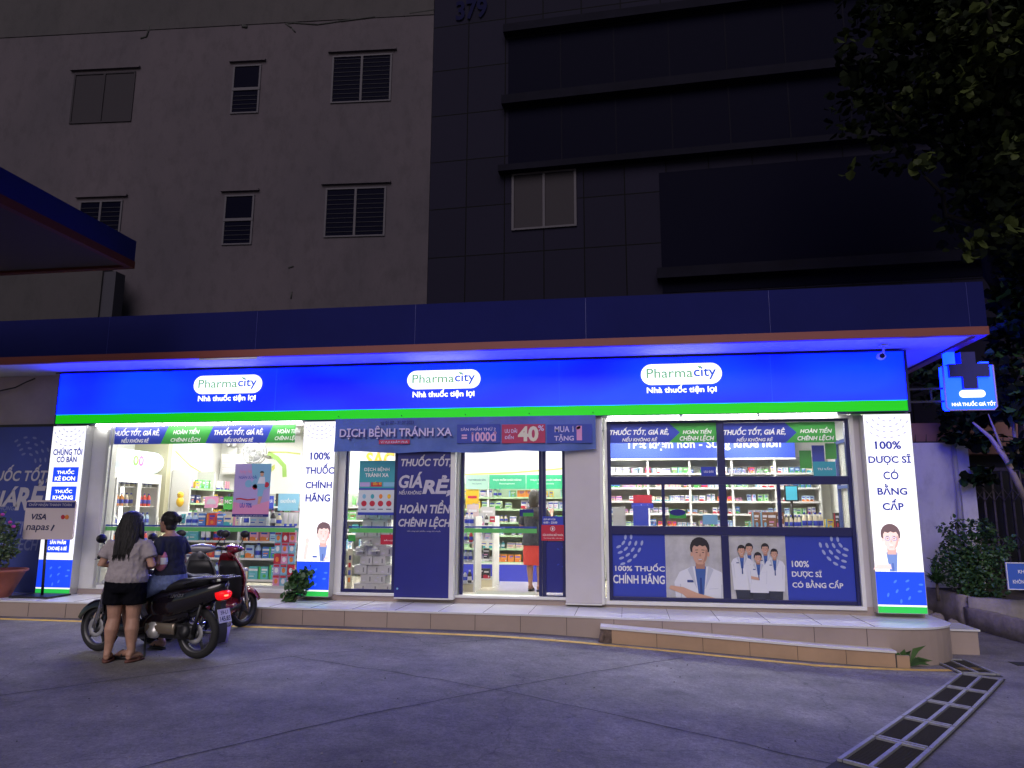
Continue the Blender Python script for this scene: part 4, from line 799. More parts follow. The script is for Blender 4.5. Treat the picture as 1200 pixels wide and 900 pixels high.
# gondola ends just inside the door
for i, (u0, u1, y, lab) in enumerate(((545, 557, .75, 'low cream display stand just inside the door'), (561, 575, 1.5, 'second cream display stand behind the first inside the door'))):
    xa = at(u0 - 6, 650, y).x; xb = at(u1 + (0 if i == 0 else 4), 650, y).x; o = thing('display_stand', lab, 'display stand', (xa, y, FZ), 0, local=True); Wd = xb - xa
    mb = MB(); mb.box(Wd - .03, Wd, 0, .5, 0, 1.15, CREAM); mb.build('side_panel', o); mb = MB(); mb.box(0, Wd - .03, 0, .5, 0, .12, mat('stand_base_cream', (.66, .60, .40))); mb.build('base', o)
    zz = [.13, .45, .75, 1.0]
    for z in zz: mb = MB(); mb.box(0, Wd - .031, .0, .5, z - .02, z, SHELF); mb.build('shelf', o)
    stock(T((xa, y, FZ)), zz, Wd + .0, .3, ['white', 'blue', 'red', 'black', 'pale blue', 'silver'], ('front', 'rear')[i] + ' cream stand inside the door', 'goods on the door display stands', ('box', 'bottle'), (.09, .13), (.14, .22), .01, 1, .24, (1, 2))
# card rail at the check-out, yellow and pink boards
for u0, v0, u1, v1, y, m_, nm, lab in ((546, 575, 561, 590, 1.7, YELV, 'display_card', 'yellow offer board above the cream display stand'), (547, 591, 561, 606, 1.4, mat('pale_pink_card', (.70, .55, .55)), 'display_card', 'pale pink offer board below the yellow board'), (555, 605, 562, 612, 1.3, ORV, 'display_card', 'small orange card on the display rail'), (574, 605, 580, 612, 1.3, REDV, 'display_card', 'small red framed card on the display rail'), (563, 594, 580, 605, 1.6, mat('grey_notice', (.56, .55, .54)), 'display_card', 'grey notice board on the display rail')):
    x0, z0, x1, z1 = rc(u0, v0, u1, v1, y); o = thing(nm, lab, 'card', ((x0 + x1) / 2, y, z0)); mb = MB(); mb.box(x0, x1, y, y + .012, z0, z1, m_); mb.build('board', o)
    mb = MB(); h = z1 - z0; w_ = x1 - x0; mb.xz([(x0 + .15 * w_, z0 + .4 * h), (x1 - .15 * w_, z0 + .4 * h), (x1 - .15 * w_, z0 + .6 * h), (x0 + .15 * w_, z0 + .6 * h)], y - .002, WHITEV if m_ is not YELV else REDV); mb.tube([((x0 + x1) / 2, y + .02, FZ + .9), ((x0 + x1) / 2, y + .02, z0 + .02)], .005, ALU, 6); mb.build('print', o)
mb = MB(); mb.box(-2.3, -1.4, .35, .8, FZ, FZ + .012, mat('door_mat_grey', (.22, .23, .19), .9)); tag(mb.build('door_mat'), 'thin grey door mat on the pale floor inside the door', 'mat')
# fridge along the left wall, facing right
fr = thing('drinks_fridge', 'tall white two door drinks fridge with rounded lit header in the left window', 'fridge', (-8.60, .85, FZ))
FX0, FX1, FY0, FY1 = -8.9, -8.3, .22, 1.46
mb = MB(); mb.box(FX0, FX0 + .04, FY0, FY1, FZ, 2.15, WHITE); mb.box(FX0 + .04, FX1, FY0, FY0 + .04, FZ, 2.15, WHITE); mb.box(FX0 + .04, FX1, FY1 - .04, FY1, FZ, 2.15, WHITE); mb.box(FX0 + .04, FX1 - .01, FY0 + .04, FY1 - .04, FZ, FZ + .28, WHITE); mb.box(FX0 + .04, FX1 - .01, FY0 + .04, FY1 - .04, 2.05, 2.15, WHITE); mb.build('cabinet', fr)
mb = MB(); rs = []
for y in (FY0, FY1): rs.append([(FX1 - .22 + .24 * math.cos(t), y, 2.36 + .2 * math.sin(t)) for t in [R(a) for a in range(0, 360, 20)]])
mb.rings(rs, em('fridge_header', (.72, .80, .84), .9)); hd = mb.build('header', fr)
mb = MB()
for yy, c, a in ((.68, em('header_green', (.2, .6, .1), .8), 1), (.82, em('header_pink', (.8, .1, .3), .8), -1)):
    ring = [(FX1 + .027, yy + .07 * math.cos(R(t)), 2.36 + .09 * math.sin(R(t))) for t in range(0, 360, 20)]; inn = [(FX1 + .027, yy + .03 * math.cos(R(t)), 2.36 + .05 * math.sin(R(t))) for t in range(0, 360, 20)]
    mb.add(ring + inn, [(i, (i + 1) % 18, 18 + (i + 1) % 18, 18 + i) for i in range(18)], c)
mb.build('emblem', hd)
for y0, y1 in ((FY0 + .04, .84), (.845, FY1 - .04)):
    mb = MB(); x = FX1 - .008
    for a in ((y0, y0 + .05, FZ + .28, 2.05), (y1 - .05, y1, FZ + .28, 2.05)): mb.box(x, x + .03, *a, WHITE)
    for a in ((y0 + .05, y1 - .05, FZ + .28, FZ + .34), (y0 + .05, y1 - .05, 1.98, 2.05)): mb.box(x, x + .03, *a, WHITE)
    d = mb.build('door', fr); mb = MB(); mb.box(x + .012, x + .016, y0 + .05, y1 - .05, FZ + .34, 1.98, GLASS); mb.build('pane', d)
    mb = MB(); mb.tube([(x + .05, y1 - .03, 1.0), (x + .05, y1 - .03, 1.4)], .012, ALU, 6); mb.build('handle', d)
mb = MB(); mb.box(FX0 + .3, FX0 + .34, .8, .84, FZ + .3, 2.0, em('fridge_tube', (1, 1, .95), 4)); mb.build('light_strip', fr)
fz = [FZ + .30 + .33 * k for k in range(5)]
for z in fz: mb = MB(); mb.box(FX0 + .05, FX1 - .04, FY0 + .05, FY1 - .05, z - .012, z, SHELF); mb.build('shelf', fr)
MF = Matrix.Translation((FX1 - .04, FY0 + .06, 0)) @ Matrix.Rotation(R(90), 4, 'Z')
for li, z in enumerate(fz):
    for k in range(9):
        if random.random() < .9: product('bottle', [['white', 'orange', 'green'], ['orange', 'yellow', 'red'], ['white', 'silver', 'pale blue'], ['orange', 'cream', 'red'], ['white', 'cream', 'silver']][li][k // 3], MF, .06 + k * .118, .06, z + .001, .07, .07, .22, ['bottom', 'second', 'third', 'fourth', 'top'][li] + ' shelf of the drinks fridge', 'drinks in the fridge')
# left wall shelves, facing right
zs = [FZ + a for a in (.45, .75, 1.05, 1.35, 1.62)]
ML = Matrix.Translation((-7.85, 1.66, 0)) @ Matrix.Rotation(R(90), 4, 'Z')
shelving('cream wall shelving beside the drinks fridge on the left wall', 1.55, .38, [z - FZ for z in zs], 0, 1.95, (-7.85, 1.66, FZ), R(90), 2, SHELFG, SHELF, CREAM)
stock(ML, zs, 1.55, .3, ['white', 'pale green', 'cream', 'yellow', 'navy', 'green', 'pink', 'white'], 'cream shelving beside the fridge', 'goods beside the fridge', ('box', 'tube', 'box'), (.09, .14), (.12, .2), .015, .95, .2, (1, 4))
# back shelving behind the wide window
zs = [FZ + a for a in (.2, .5, .8, 1.05, 1.3)]
shelving('long white shelving against the back wall behind the wide window', 2.9, .32, [z - FZ for z in zs], 0, 1.55, (-7.75, 2.9, FZ), 0, 3, SHELF, BLACK, SHBACK)
stock(T((-7.75, 2.9, 0)), zs[1:], 2.9, .3, ['white', 'cream', 'pale blue', 'pink', 'green', 'black', 'teal'], 'back wall shelving behind the wide window', 'goods at the back behind the wide window', ('box', 'bottle', 'box', 'tube'), (.10, .16), (.13, .2), .02, .9, .21)
# low gondola behind the glass
zs = [FZ + a for a in (.14, .47, .74, .98)]
shelving('low white display rack close behind the wide display window', 2.25, .42, [z - FZ for z in zs], .05, 1.2, (-7.35, .55, FZ), 0, 2, SHELF, SHELF, SHBACK)
stock(T((-7.35, .55, 0)), zs, 2.25, .4, ['white', 'blue', 'teal', 'red', 'black', 'silver', 'pale blue', 'cream', 'pink', 'navy'], 'low rack behind the wide display window', 'goods close behind the left window', ('box', 'bottle', 'tube', 'box', 'bottle'), (.10, .17), (.15, .24), .012, .95, .26, (1, 3))
for u0, v0, u1, v1, y, m_, lab, tx in ((326, 578.5, 350, 598.5, 1.5, SKYV, 'blue offer card hung at the right end of the wide display window', 'KHUYẾN MÃI'), (312.5, 581, 320.5, 596, 1.55, BLUEV, 'narrow dark blue card beside the blue offer card', 'ƯU ĐÃI'), (326, 603, 342, 612, 1.5, ORV, 'orange offer card under the blue offer card', 'SALE'), (240, 582, 255, 595, 1.3, PINKV, 'pink round topped card on the rack in the wide display window', ''), (262, 582, 273, 597, 1.3, GREENV, 'green card with white letters beside the pink poster', 'MC')):
    x0, z0, x1, z1 = rc(u0, v0, u1, v1, y); o = thing('display_card', lab, 'card', ((x0 + x1) / 2, y, z0)); mb = MB(); mb.box(x0, x1, y, y + .01, z0, z1, m_); mb.build('board', o)
    mb = MB()
    if tx: letters(mb, tx, (x0 + .12 * (x1 - x0), y - .003, z0 + .45 * (z1 - z0)), (1, 0, 0), (0, 0, 1), .74 * (x1 - x0), .3 * (z1 - z0), WHITEV, .02)
    else: mb.disc((x0 + x1) / 2, z0 + .06, .09, .10, y - .002, GREYV, 18, 0, 180)
    mb.tube([((x0 + x1) / 2, y + .02, z0 - .25), ((x0 + x1) / 2, y + .02, z0 + .05)], .005, BLACK, 6); mb.build('print', o)
x0, z0, x1, z1 = rc(209, 579, 217, 594, 1.6); o = thing('plush_toy', 'bright yellow toy standing on the shelves in the wide display window', 'toy', ((x0 + x1) / 2, 1.55, z0)); xc = (x0 + x1) / 2
mb = MB(); mb.ell((xc, 1.55, z0 + .09), (.07, .05, .09), YELV); mb.ell((xc, 1.55, z0 + .21), (.06, .05, .06), YELV); mb.build('body', o); mb = MB(); mb.ell((xc - .02, 1.497, z0 + .225), (.008, .006, .01), BLACK, 8, 5); mb.ell((xc + .02, 1.497, z0 + .225), (.008, .006, .01), BLACK, 8, 5); mb.build('eyes', o)
# toy pack display beside the light box
x0, z0, x1, z1 = rc(320, 623, 345, 687, .2); o = thing('blister_rack', 'rack of pink and blue carded toys beside the middle light box', 'display rack', ((x0 + x1) / 2, .22, .36))
mb = MB(); mb.box(x0, x1, .24, .26, .36, z1, ALU); mb.build('back_panel', o)
mb = MB()
for i in range(3):
    for j in range(5):
        a = x0 + (x1 - x0) * i / 3 + .004; b_ = x0 + (x1 - x0) * (i + 1) / 3 - .004; c_ = .39 + (z1 - .39) * j / 5; d_ = .39 + (z1 - .39) * (j + 1) / 5 - .01
        mb.box(a, b_, .215, .239, c_, d_, (PINKV, SKYV, LILV, SKYV, REDV)[(i + j * 2) % 5]); mb.box(a + .01, b_ - .01, .205, .2149, d_ - .035, d_ - .004, REDV); mb.disc((a + b_) / 2, (c_ + d_) / 2 - .01, .03, .04, .2135, (ORV, WHITEV)[(i + j) % 2], 12)
mb.build('toy_pack', o, kind='stuff')
# wall fan and boxes high on the back wall behind the wide window
p = at(298, 530, 2.6); o = thing('wall_fan', 'grey wire wall fan high in the wide display window', 'fan', (p.x, 2.6, p.z))
mb = MB()
for r_ in (.05, .1, .15, .2, .245):
    ring = [(p.x + r_ * math.cos(R(a)), 2.6 + .02 * (r_ > .2), p.z + r_ * math.sin(R(a))) for a in range(0, 361, 15)]; mb.tube(ring, .006 if r_ < .2 else .012, STEEL, 5)
for a in range(0, 360, 15): mb.tube([(p.x, 2.59, p.z), (p.x + .245 * math.cos(R(a)), 2.6, p.z + .245 * math.sin(R(a)))], .0035, STEEL, 4)
mb.build('cage', o); mb = MB()
for a in (20, 140, 260): mb.add([(p.x, 2.63, p.z), (p.x + .21 * math.cos(R(a)), 2.62, p.z + .21 * math.sin(R(a))), (p.x + .22 * math.cos(R(a + 35)), 2.65, p.z + .22 * math.sin(R(a + 35))), (p.x + .14 * math.cos(R(a + 60)), 2.66, p.z + .14 * math.sin(R(a + 60)))], [(0, 1, 2, 3)], mat('fan_blade', (.36, .37, .39), .3))
mb.build('blade', o); mb = MB(); mb.lathe([(.0, 0), (.05, 0), (.06, .1), (.0, .12)], (p.x, 2.64, p.z), WHITE, 14, 'Y'); mb.tube([(p.x, 2.7, p.z), (p.x, 3.0, p.z - .05), (p.x, 3.245, p.z - .05)], .03, WHITE); mb.build('motor', o)
x0, z0, x1, z1 = rc(263, 540, 283, 556, 3.1); o = thing('air_conditioner', 'white louvred unit on the back wall beside the wire fan', 'air conditioner', ((x0 + x1) / 2, 3.1, z0)); mb = MB(); mb.box(x0, x1 + .2, 3.0, 3.245, z0, z1 + .12, WHITE, .01); mb.build('casing', o); mb = MB()
for k in range(5): mb.box(x0 + .02, x1 + .18, 2.99, 2.999, z0 + .03 + k * .05, z0 + .045 + k * .05, GREYP)
mb.build('louvre', o)
x0, z0, x1, z1 = rc(259, 523, 270, 534, 2.9); o = thing('emergency_light', 'white two lamp emergency light high on the left room wall', 'emergency light', ((x0 + x1) / 2, 3.1, z0)); mb = MB(); mb.box(x0, x1, 3.14, 3.245, z0, z1, WHITE, .01); mb.build('box', o)
for q in (.03, -.03): mb = MB(); mb.lathe([(.0, 0), (.05, 0), (.04, .06), (0, .06)], ((x0 + x1) / 2 + q * 2, 3.06, z1 + .05), WHITEV, 12, 'Y'); mb.build('lamp', o)
# stack of pale cartons in the narrow window
CART = mat('carton_grey', (.46, .46, .46), .5, var=.1, scale=5); cx0 = at(414, 660, .3).x; cx1 = at(459, 660, .3).x; cw = (cx1 - cx0) / 3
mb = MB(); mb.box(-cw * .49, cw * .49, -.12, .12, 0, .135, CART, .006); mb.xz([(-cw * .35, .03), (-.02, .03), (-.02, .055), (-cw * .35, .055)], -.122, GREYV); mb.xz([(.04, .03), (cw * .3, .03), (cw * .3, .10), (.04, .10)], -.122, mat('carton_print', (.20, .20, .22)))
cme = mb.mesh('carton')
for j in range(9):
    for i in range(3 if j % 2 == 0 else 2):
        c = bpy.data.objects.new('carton', cme); COL.objects.link(c); c.location = (cx0 + cw * (.5 + i + .5 * (j % 2)), .45 + random.uniform(-.02, .02), FZ + .001 + .137 * j); c.rotation_euler = (0, 0, random.uniform(-.05, .05))
        tag(c, 'pale grey carton in the %s row of the stack in the narrow window' % (['bottom', 'second', 'third', 'fourth', 'fifth', 'sixth', 'seventh', 'eighth', 'top'][j]), 'carton', 'cartons stacked in the narrow window')
for k, (u, v) in enumerate(((423, 645), (440, 645), (431.5, 638))):
    p = at(u, v, .3); mb = MB(); mb.lathe([(.07, 0), (.062, .03), (.035, .055), (.0, .06)], (p.x, .27, p.z), mat('dome_grey', (.34, .34, .35), .25), 18); mb.lathe([(.075, -.01), (.075, .0)], (p.x, .27, p.z), WHITEV, 18)
    tag(mb.build('dome_lid'), ('left of the three grey domes before the carton stack', 'right of the three grey domes before the carton stack', 'upper of the three grey domes before the carton stack')[k], 'dome')
o = thing('roll_up_stand', 'cream upright card with red marks left of the carton stack', 'stand', (at(409, 660, .35).x, .35, FZ)); a = at(407, 670, .35).x; b_ = at(412.5, 670, .35).x
mb = MB(); mb.box(a, b_, .34, .352, FZ, .95, mat('stand_cream', (.72, .66, .52))); mb.build('board', o); mb = MB()
for k in range(4): mb.box(a + .02, b_ - .02, .334, .338, .45 + .11 * k, .52 + .11 * k, (ORV, BLUEV, REDV, NAVY)[k])
mb.build('print', o)

# ================================================================== PEOPLE
from mathutils import noise as NZ
def folds(t, amp=.009, ax=(0, 0)):
    out = []
    for x, y, z in t.v:
        d = V((x - ax[0], y - ax[1], 0)); d = d.normalized() if d.length > 1e-4 else d
        q = NZ.noise(V((x * 22, y * 22, z * 9 + x * 14))) + .6 * NZ.noise(V((x * 11 - z * 16, y * 11, z * 13 + 5)))
        q = (1 - abs(q)) ** 2 - .5; out.append((x + d.x * q * amp, y + d.y * q * amp, z + q * amp * .2))
    t.v = out; return t
def hring(cx, cy, z, rx, ry, n=18, p=1.0):
    return [(cx + rx * math.copysign(abs(math.cos(t)) ** p, math.cos(t)), cy + ry * math.copysign(abs(math.sin(t)) ** p, math.sin(t)), z) for t in [2 * math.pi * k / n for k in range(n)]]
def hand(mb, w, d, up, s=1.0):                                   # wrist point, finger direction, back-of-hand direction
    w, d, up = V(w), V(d).normalized(), V(up).normalized(); sd_ = d.cross(up).normalized(); up = sd_.cross(d)
    P = lambda a, b, c: w + (d * a + sd_ * b + up * c) * s
    mb.tube([P(-.02, 0, 0), P(.03, 0, 0), P(.075, 0, 0), P(.09, 0, 0)], [.022 * s, .030 * s, .034 * s, .026 * s], SKIN, 8)
    for k, (b, L) in enumerate(((-.028, .062), (-.010, .072), (.009, .068), (.026, .054))): mb.tube([P(.06, b * .9, 0), P(.09, b, .002), P(.09 + L * .5, b * 1.1, -.010), P(.09 + L * .9, b * 1.1, -.035)], [.010 * s, .0095 * s, .009 * s, .007 * s], SKIN, 6)
    mb.tube([P(.02, -.03, -.005), P(.05, -.052, -.012), P(.085, -.056, -.022)], [.013 * s, .011 * s, .008 * s], SKIN, 6)
def head(mb, c, s=1.0, yaw=0):                                   # face looks along local +y turned by yaw
    cx, cy, cz = c; ca, sa = math.cos(yaw), math.sin(yaw)
    def T2(p): return (cx + (p[0] * ca - p[1] * sa) * s, cy + (p[0] * sa + p[1] * ca) * s, cz + p[2] * s)
    rs = []
    for z, rx, ry, oy in ((-.112, .026, .028, .055), (-.10, .042, .05, .04), (-.075, .055, .068, .022), (-.04, .066, .082, .008), (0, .073, .092, .0), (.04, .075, .096, -.004), (.075, .066, .084, -.006), (.10, .044, .058, -.006), (.112, .018, .024, -.006)):
        rs.append([T2((rx * math.cos(t), oy + ry * math.sin(t), z)) for t in [2 * math.pi * k / 18 for k in range(18)]])
    mb.rings(rs, SKIN)
    mb.tube([T2((0, .088, .02)), T2((0, .105, -.008)), T2((0, .112, -.025)), T2((0, .09, -.032))], [.009 * s, .012 * s, .014 * s, .009 * s], SKIN, 8)
    for q in (-1, 1):
        mb.tube([T2((q * .072, -.01, .02)), T2((q * .082, -.016, .0)), T2((q * .074, -.008, -.026))], [.010 * s, .012 * s, .008 * s], SKIN, 7)
    mb.tube([T2((-.024, .078, -.058)), T2((0, .086, -.056)), T2((.024, .078, -.058))], [.006 * s, .010 * s, .006 * s], SKIN, 7)
def face(parent, c, s=1.0, yaw=0):
    cx, cy, cz = c; ca, sa = math.cos(yaw), math.sin(yaw)
    T2 = lambda p: (cx + (p[0] * ca - p[1] * sa) * s, cy + (p[0] * sa + p[1] * ca) * s, cz + p[2] * s)
    mb = MB()
    for q in (-1, 1):
        mb.ell(T2((q * .030, .083, .008)), (.010, .010, .007), WHITEV, 8, 6); mb.ell(T2((q * .030, .0895, .008)), (.006, .006, .006), BLACK, 8, 6); mb.tube([T2((q * .014, .090, .028)), T2((q * .032, .088, .033)), T2((q * .050, .078, .026))], .004, HAIR, 5)
    mb.build('eyes', parent)
def leg(mb, hip, knee, ank, r=(.088, .075, .052, .055, .034), m=SKIN):
    hip, knee, ank = V(hip), V(knee), V(ank)
    mb.tube([hip, hip.lerp(knee, .35), hip.lerp(knee, .75), knee, knee.lerp(ank, .3) + V((0, -.012, 0)), knee.lerp(ank, .7), ank], [r[0], r[0] * .95, r[1] * .85, r[2], r[3], r[4] * 1.15, r[4] * .95], m, 12)
def foot(mb, a, d, m=SKIN):
    a = V(a); d = V(d).normalized(); s_ = V((d.y, -d.x, 0))
    mb.tube([a + V((0, 0, .02)), a + d * -.035 + V((0, 0, -.028))], [.032, .03], m, 8)
    mb.tube([a - d * .045 + V((0, 0, -.038)), a + d * .03 + V((0, 0, -.03)), a + d * .11 + V((0, 0, -.042)), a + d * .15 + V((0, 0, -.05))], [.026, .034, .034, .02], m, 10)
    for k in range(5): q = (k - 2) * .014; mb.tube([a + d * .13 + s_ * q + V((0, 0, -.052)), a + d * (.175 - abs(k - 1.4) * .007) + s_ * q * 1.1 + V((0, 0, -.056))], [.009, .008], m, 6)
def sandal(parent, a, d, col):
    a = V(a); d = V(d).normalized(); s_ = V((d.y, -d.x, 0)); mb = MB(); n = 20; P = []
    for k in range(n):
        t = 2 * math.pi * k / n; P.append(a + d * (.06 + .13 * math.cos(t)) + s_ * (.048 + .006 * math.cos(t)) * math.sin(t))
    lo = [(p.x, p.y, a.z - .088) for p in P]; hi = [(p.x, p.y, a.z - .066) for p in P]
    mb.rings([lo, hi], col); mb.tube([a + d * .07 - s_ * .048 + V((0, 0, -.07)), a + d * .085 + V((0, 0, -.006)), a + d * .07 + s_ * .048 + V((0, 0, -.07))], .009, col, 6); mb.build('sandal', parent)
def arm(mb, sh, el, wr, m=SKIN, r=(.046, .038, .024)):
    sh, el, wr = V(sh), V(el), V(wr); mb.tube([sh, sh.lerp(el, .5), el, el.lerp(wr, .3), wr], [r[0], r[1] * 1.05, r[1], r[1] * .95, r[2]], m, 10)
def stripes(name, c1, c2, s):
    m = mat(name, c1, .85); n = m.node_tree.nodes; l = m.node_tree.links; tc = n.new('ShaderNodeTexCoord'); wv = n.new('ShaderNodeTexWave'); wv.bands_direction = 'Z'; wv.inputs['Scale'].default_value = s; wv.inputs['Distortion'].default_value = .6; wv.inputs['Detail'].default_value = 1
    r = n.new('ShaderNodeValToRGB'); r.color_ramp.elements[0].color = (*c1, 1); r.color_ramp.elements[1].color = (*c2, 1); r.color_ramp.elements[0].position = .55; r.color_ramp.elements[1].position = .8
    l.new(tc.outputs['Object'], wv.inputs[0]); l.new(wv.outputs['Fac'], r.inputs[0]); l.new(r.outputs[0], n['Principled BSDF'].inputs['Base Color'])
    t2 = n.new('ShaderNodeTexNoise'); t2.inputs['Scale'].default_value = 9; t2.inputs['Detail'].default_value = 3; bp = n.new('ShaderNodeBump'); bp.inputs['Strength'].default_value = .9; bp.inputs['Distance'].default_value = .03; l.new(tc.outputs['Object'], t2.inputs['Vector']); l.new(t2.outputs['Fac'], bp.inputs['Height']); l.new(bp.outputs[0], n['Principled BSDF'].inputs['Normal']); return m
TEE = stripes('striped_tee', (.36, .32, .33), (.27, .23, .24), 24); NAVT = mat('navy_tee', (.012, .014, .034), .85, bump=.9, bscale=9); BLK = mat('black_cloth', (.004, .004, .007), .9, spec=.1, bump=.9, bscale=8); DEN = mat('denim', (.12, .16, .32), .85, var=.25, scale=25); REDC = mat('red_cloth', (.72, .06, .04), .8)
SAND = mat('sandal_brown', (.12, .045, .035), .7)
# --- woman standing, seen from behind
w1 = thing('person', 'standing woman in striped grey tee and black shorts with long black hair', 'person', (-5.18, -3.52, 0), R(12), local=True)
w1.scale = (1.09, 1.05, .99)
mb = MB()
for q in (-1, 1):
    leg(mb, (q * .085, 0, .80), (q * .088, .015, .43), (q * .108, -.01, .085), (.092, .08, .058, .064, .036)); foot(mb, (q * .108, -.01, .09), (q * .22, .9, 0))
mb.rings([hring(0, 0, z, a, b) for z, a, b in ((.70, .10, .08), (.76, .165, .12), (.84, .175, .125), (.95, .145, .105), (1.05, .145, .10), (1.15, .165, .105), (1.21, .165, .095), (1.25, .11, .075), (1.275, .06, .06))], SKIN)
mb.rings([hring(0, -.005, 1.22, .058, .062), hring(0, .005, 1.30, .050, .052), hring(0, .015, 1.36, .05, .052)], SKIN)
HD1 = (0.0, .03, 1.405); head(mb, HD1, 1.0, R(10))
for q, el, wr in ((-1, (-.235, -.03, .98), (-.10, .16, .98)), (1, (.245, -.04, .97), (.16, .18, 1.02))):
    arm(mb, (q * .155, 0, 1.205), el, wr); hand(mb, wr, V(wr) - V(el) + V((0, 0, .05)), (0, 0, 1), .95)
mb.solid(.0085, 3).build('body', w1); face(w1, HD1, 1.0, R(10))
mb = MB(); mb.rings([hring(.005, -.004, z, a, b, 24) for z, a, b in ((.80, .192, .140), (.86, .196, .146), (.95, .172, .128), (1.05, .166, .118), (1.14, .182, .122), (1.20, .182, .112), (1.24, .13, .09), (1.265, .085, .076))], TEE)
for q in (-1, 1): mb.tube([(q * .14, 0, 1.215), (q * .185, -.012, 1.14), (q * .225, -.026, 1.055)], [.062, .062, .064], TEE, 12)
folds(mb.solid(.010, 5)).build('shirt', w1)
mb = MB(); mb.rings([hring(0, -.004, z, a, b, 24) for z, a, b in ((.70, .175, .12), (.74, .188, .138), (.80, .190, .140), (.86, .182, .134))], BLK)
for q in (-1, 1): mb.tube([(q * .085, -.004, .76), (q * .092, 0, .66), (q * .096, .0, .575)], [.104, .102, .100], BLK, 14)
folds(mb.solid(.011, 4)).build('shorts', w1)
mb = MB(); mb.rings([hring(HD1[0] + x, HD1[1] + y, z, a, b, 20, .9) for z, x, y, a, b in ((1.07, -.03, -.135, .035, .012), (1.10, -.018, -.132, .070, .022), (1.16, -.008, -.126, .086, .033), (1.24, 0, -.105, .094, .05), (1.31, 0, -.07, .092, .066), (1.38, 0, -.045, .092, .082), (1.44, 0, -.03, .093, .090), (1.49, 0, -.02, .082, .085), (1.523, 0, -.012, .05, .058), (1.535, 0, -.01, .015, .02))], HAIR)
mb.ell((HD1[0], HD1[1] + .01, 1.47), (.086, .10, .062), HAIR)
HR1 = [(z, x, y, a, b) for z, x, y, a, b in ((1.10, -.018, -.135, .076, .024), (1.16, -.008, -.128, .090, .036), (1.24, 0, -.107, .098, .054), (1.31, 0, -.072, .096, .070), (1.38, 0, -.047, .096, .086), (1.44, 0, -.032, .097, .094), (1.49, 0, -.022, .084, .088), (1.523, 0, -.014, .052, .060), (1.538, 0, -.01, .012, .016))]
mb.tube([(.09, .0, 1.42), (.11, -.02, 1.30), (.115, .02, 1.20)], [.03, .028, .012], HAIR, 8); mb.tube([(-.09, .0, 1.42), (-.108, -.03, 1.30), (-.105, -.06, 1.16)], [.03, .03, .012], HAIR, 8)
hm = mb.solid(.009, 3)
for k in range(230):                                             # loose strands over the mass of hair
    t = random.uniform(-math.pi * 1.08, math.pi * .08); j = random.choice((0, 0, 0, 1, 1, 2)); P = []
    for z, x, y, a, b in HR1[j:][::-1]: t += random.uniform(-.10, .10); f = random.uniform(.98, 1.05); P.append((HD1[0] + x + a * f * math.cos(t), HD1[1] + y + b * f * math.sin(t), z))
    if j == 0: P.append((P[-1][0] * 1.05, P[-1][1] + random.uniform(-.02, .02), random.uniform(1.02, 1.09)))
    hm.tube(P, [.0045] * (len(P) - 1) + [.0015], HAIR, 4)
hm.build('hair', w1)
for q in (-1, 1): sandal(w1, (q * .108, -.01, .09), (q * .22, .9, 0), SAND)
# --- woman sitting on the black scooter, facing left
SC_H = R(171.6)
w2 = thing('person', 'woman in navy tee and denim shorts with a hair bun sitting on the black scooter', 'person', (-4.93, -3.165, 0), SC_H - R(90), local=True)
mb = MB(); sz = .755
LK = ((-.12, .02, sz + .02), (-.24, .34, .60), (-.245, .20, .10)); RK = ((.12, .02, sz + .02), (.22, .36, .60), (.30, .30, .10))
for a in (LK, RK): leg(mb, *a); foot(mb, (a[2][0], a[2][1], .095), (a[2][0] * .6, 1, 0))
tq = [(sz - .06, .15, .13, -.02), (sz + .02, .18, .145, -.02), (sz + .10, .165, .13, -.01), (sz + .2, .145, .112, .0), (sz + .3, .150, .11, .012), (sz + .40, .165, .115, .02), (sz + .46, .165, .10, .02), (sz + .50, .11, .08, .02), (sz + .525, .06, .06, .025)]
mb.rings([hring(0, y, z, a, b) for z, a, b, y in tq], SKIN)
mb.rings([hring(0, .02, sz + .48, .056, .06), hring(0, .04, sz + .56, .048, .05), hring(0, .055, sz + .61, .05, .05)], SKIN)
HD2 = (0, .075, sz + .645); head(mb, HD2, .98, R(-6))
for q, el, wr in ((-1, (-.225, -.03, sz + .22), (-.17, .18, sz + .15)), (1, (.22, .02, sz + .22), (.14, .24, sz + .2))):
    arm(mb, (q * .155, .02, sz + .455), el, wr); hand(mb, wr, V(wr) - V(el), (0, 0, 1), .95)
mb.solid(.0085, 3).build('body', w2); face(w2, HD2, .98, R(-6))
mb = MB(); mb.rings([hring(0, y, z, a + .018, b + .018, 24) for z, a, b, y in tq[2:8]] , NAVT); mb.rings([hring(0, -.012, sz + .06, .182, .142, 24), hring(0, -.01, sz + .13, .180, .142, 24)], NAVT)
for q in (-1, 1): mb.tube([(q * .14, .02, sz + .462), (q * .185, .005, sz + .38), (q * .212, -.012, sz + .30)], [.063, .062, .062], NAVT, 12)
folds(mb.solid(.010, 4)).build('shirt', w2)
mb = MB(); mb.rings([hring(0, y, z, a + .016, b + .016, 24) for z, a, b, y in tq[:3]], DEN)
for a in (LK, RK): h, k = V(a[0]), V(a[1]); mb.tube([h, h.lerp(k, .4), h.lerp(k, .66)], [.108, .100, .094], DEN, 14)
folds(mb.solid(.011, 3)).build('shorts', w2)
mb = MB(); mb.ell((0, HD2[1] - .022, HD2[2] + .03), (.088, .098, .092), HAIR); mb.ell((0, HD2[1] - .138, HD2[2] + .035), (.042, .036, .040), HAIR)
mb.ell((0, HD2[1] - .045, HD2[2] - .045), (.066, .05, .06), HAIR); hm = mb.solid(.008, 2)
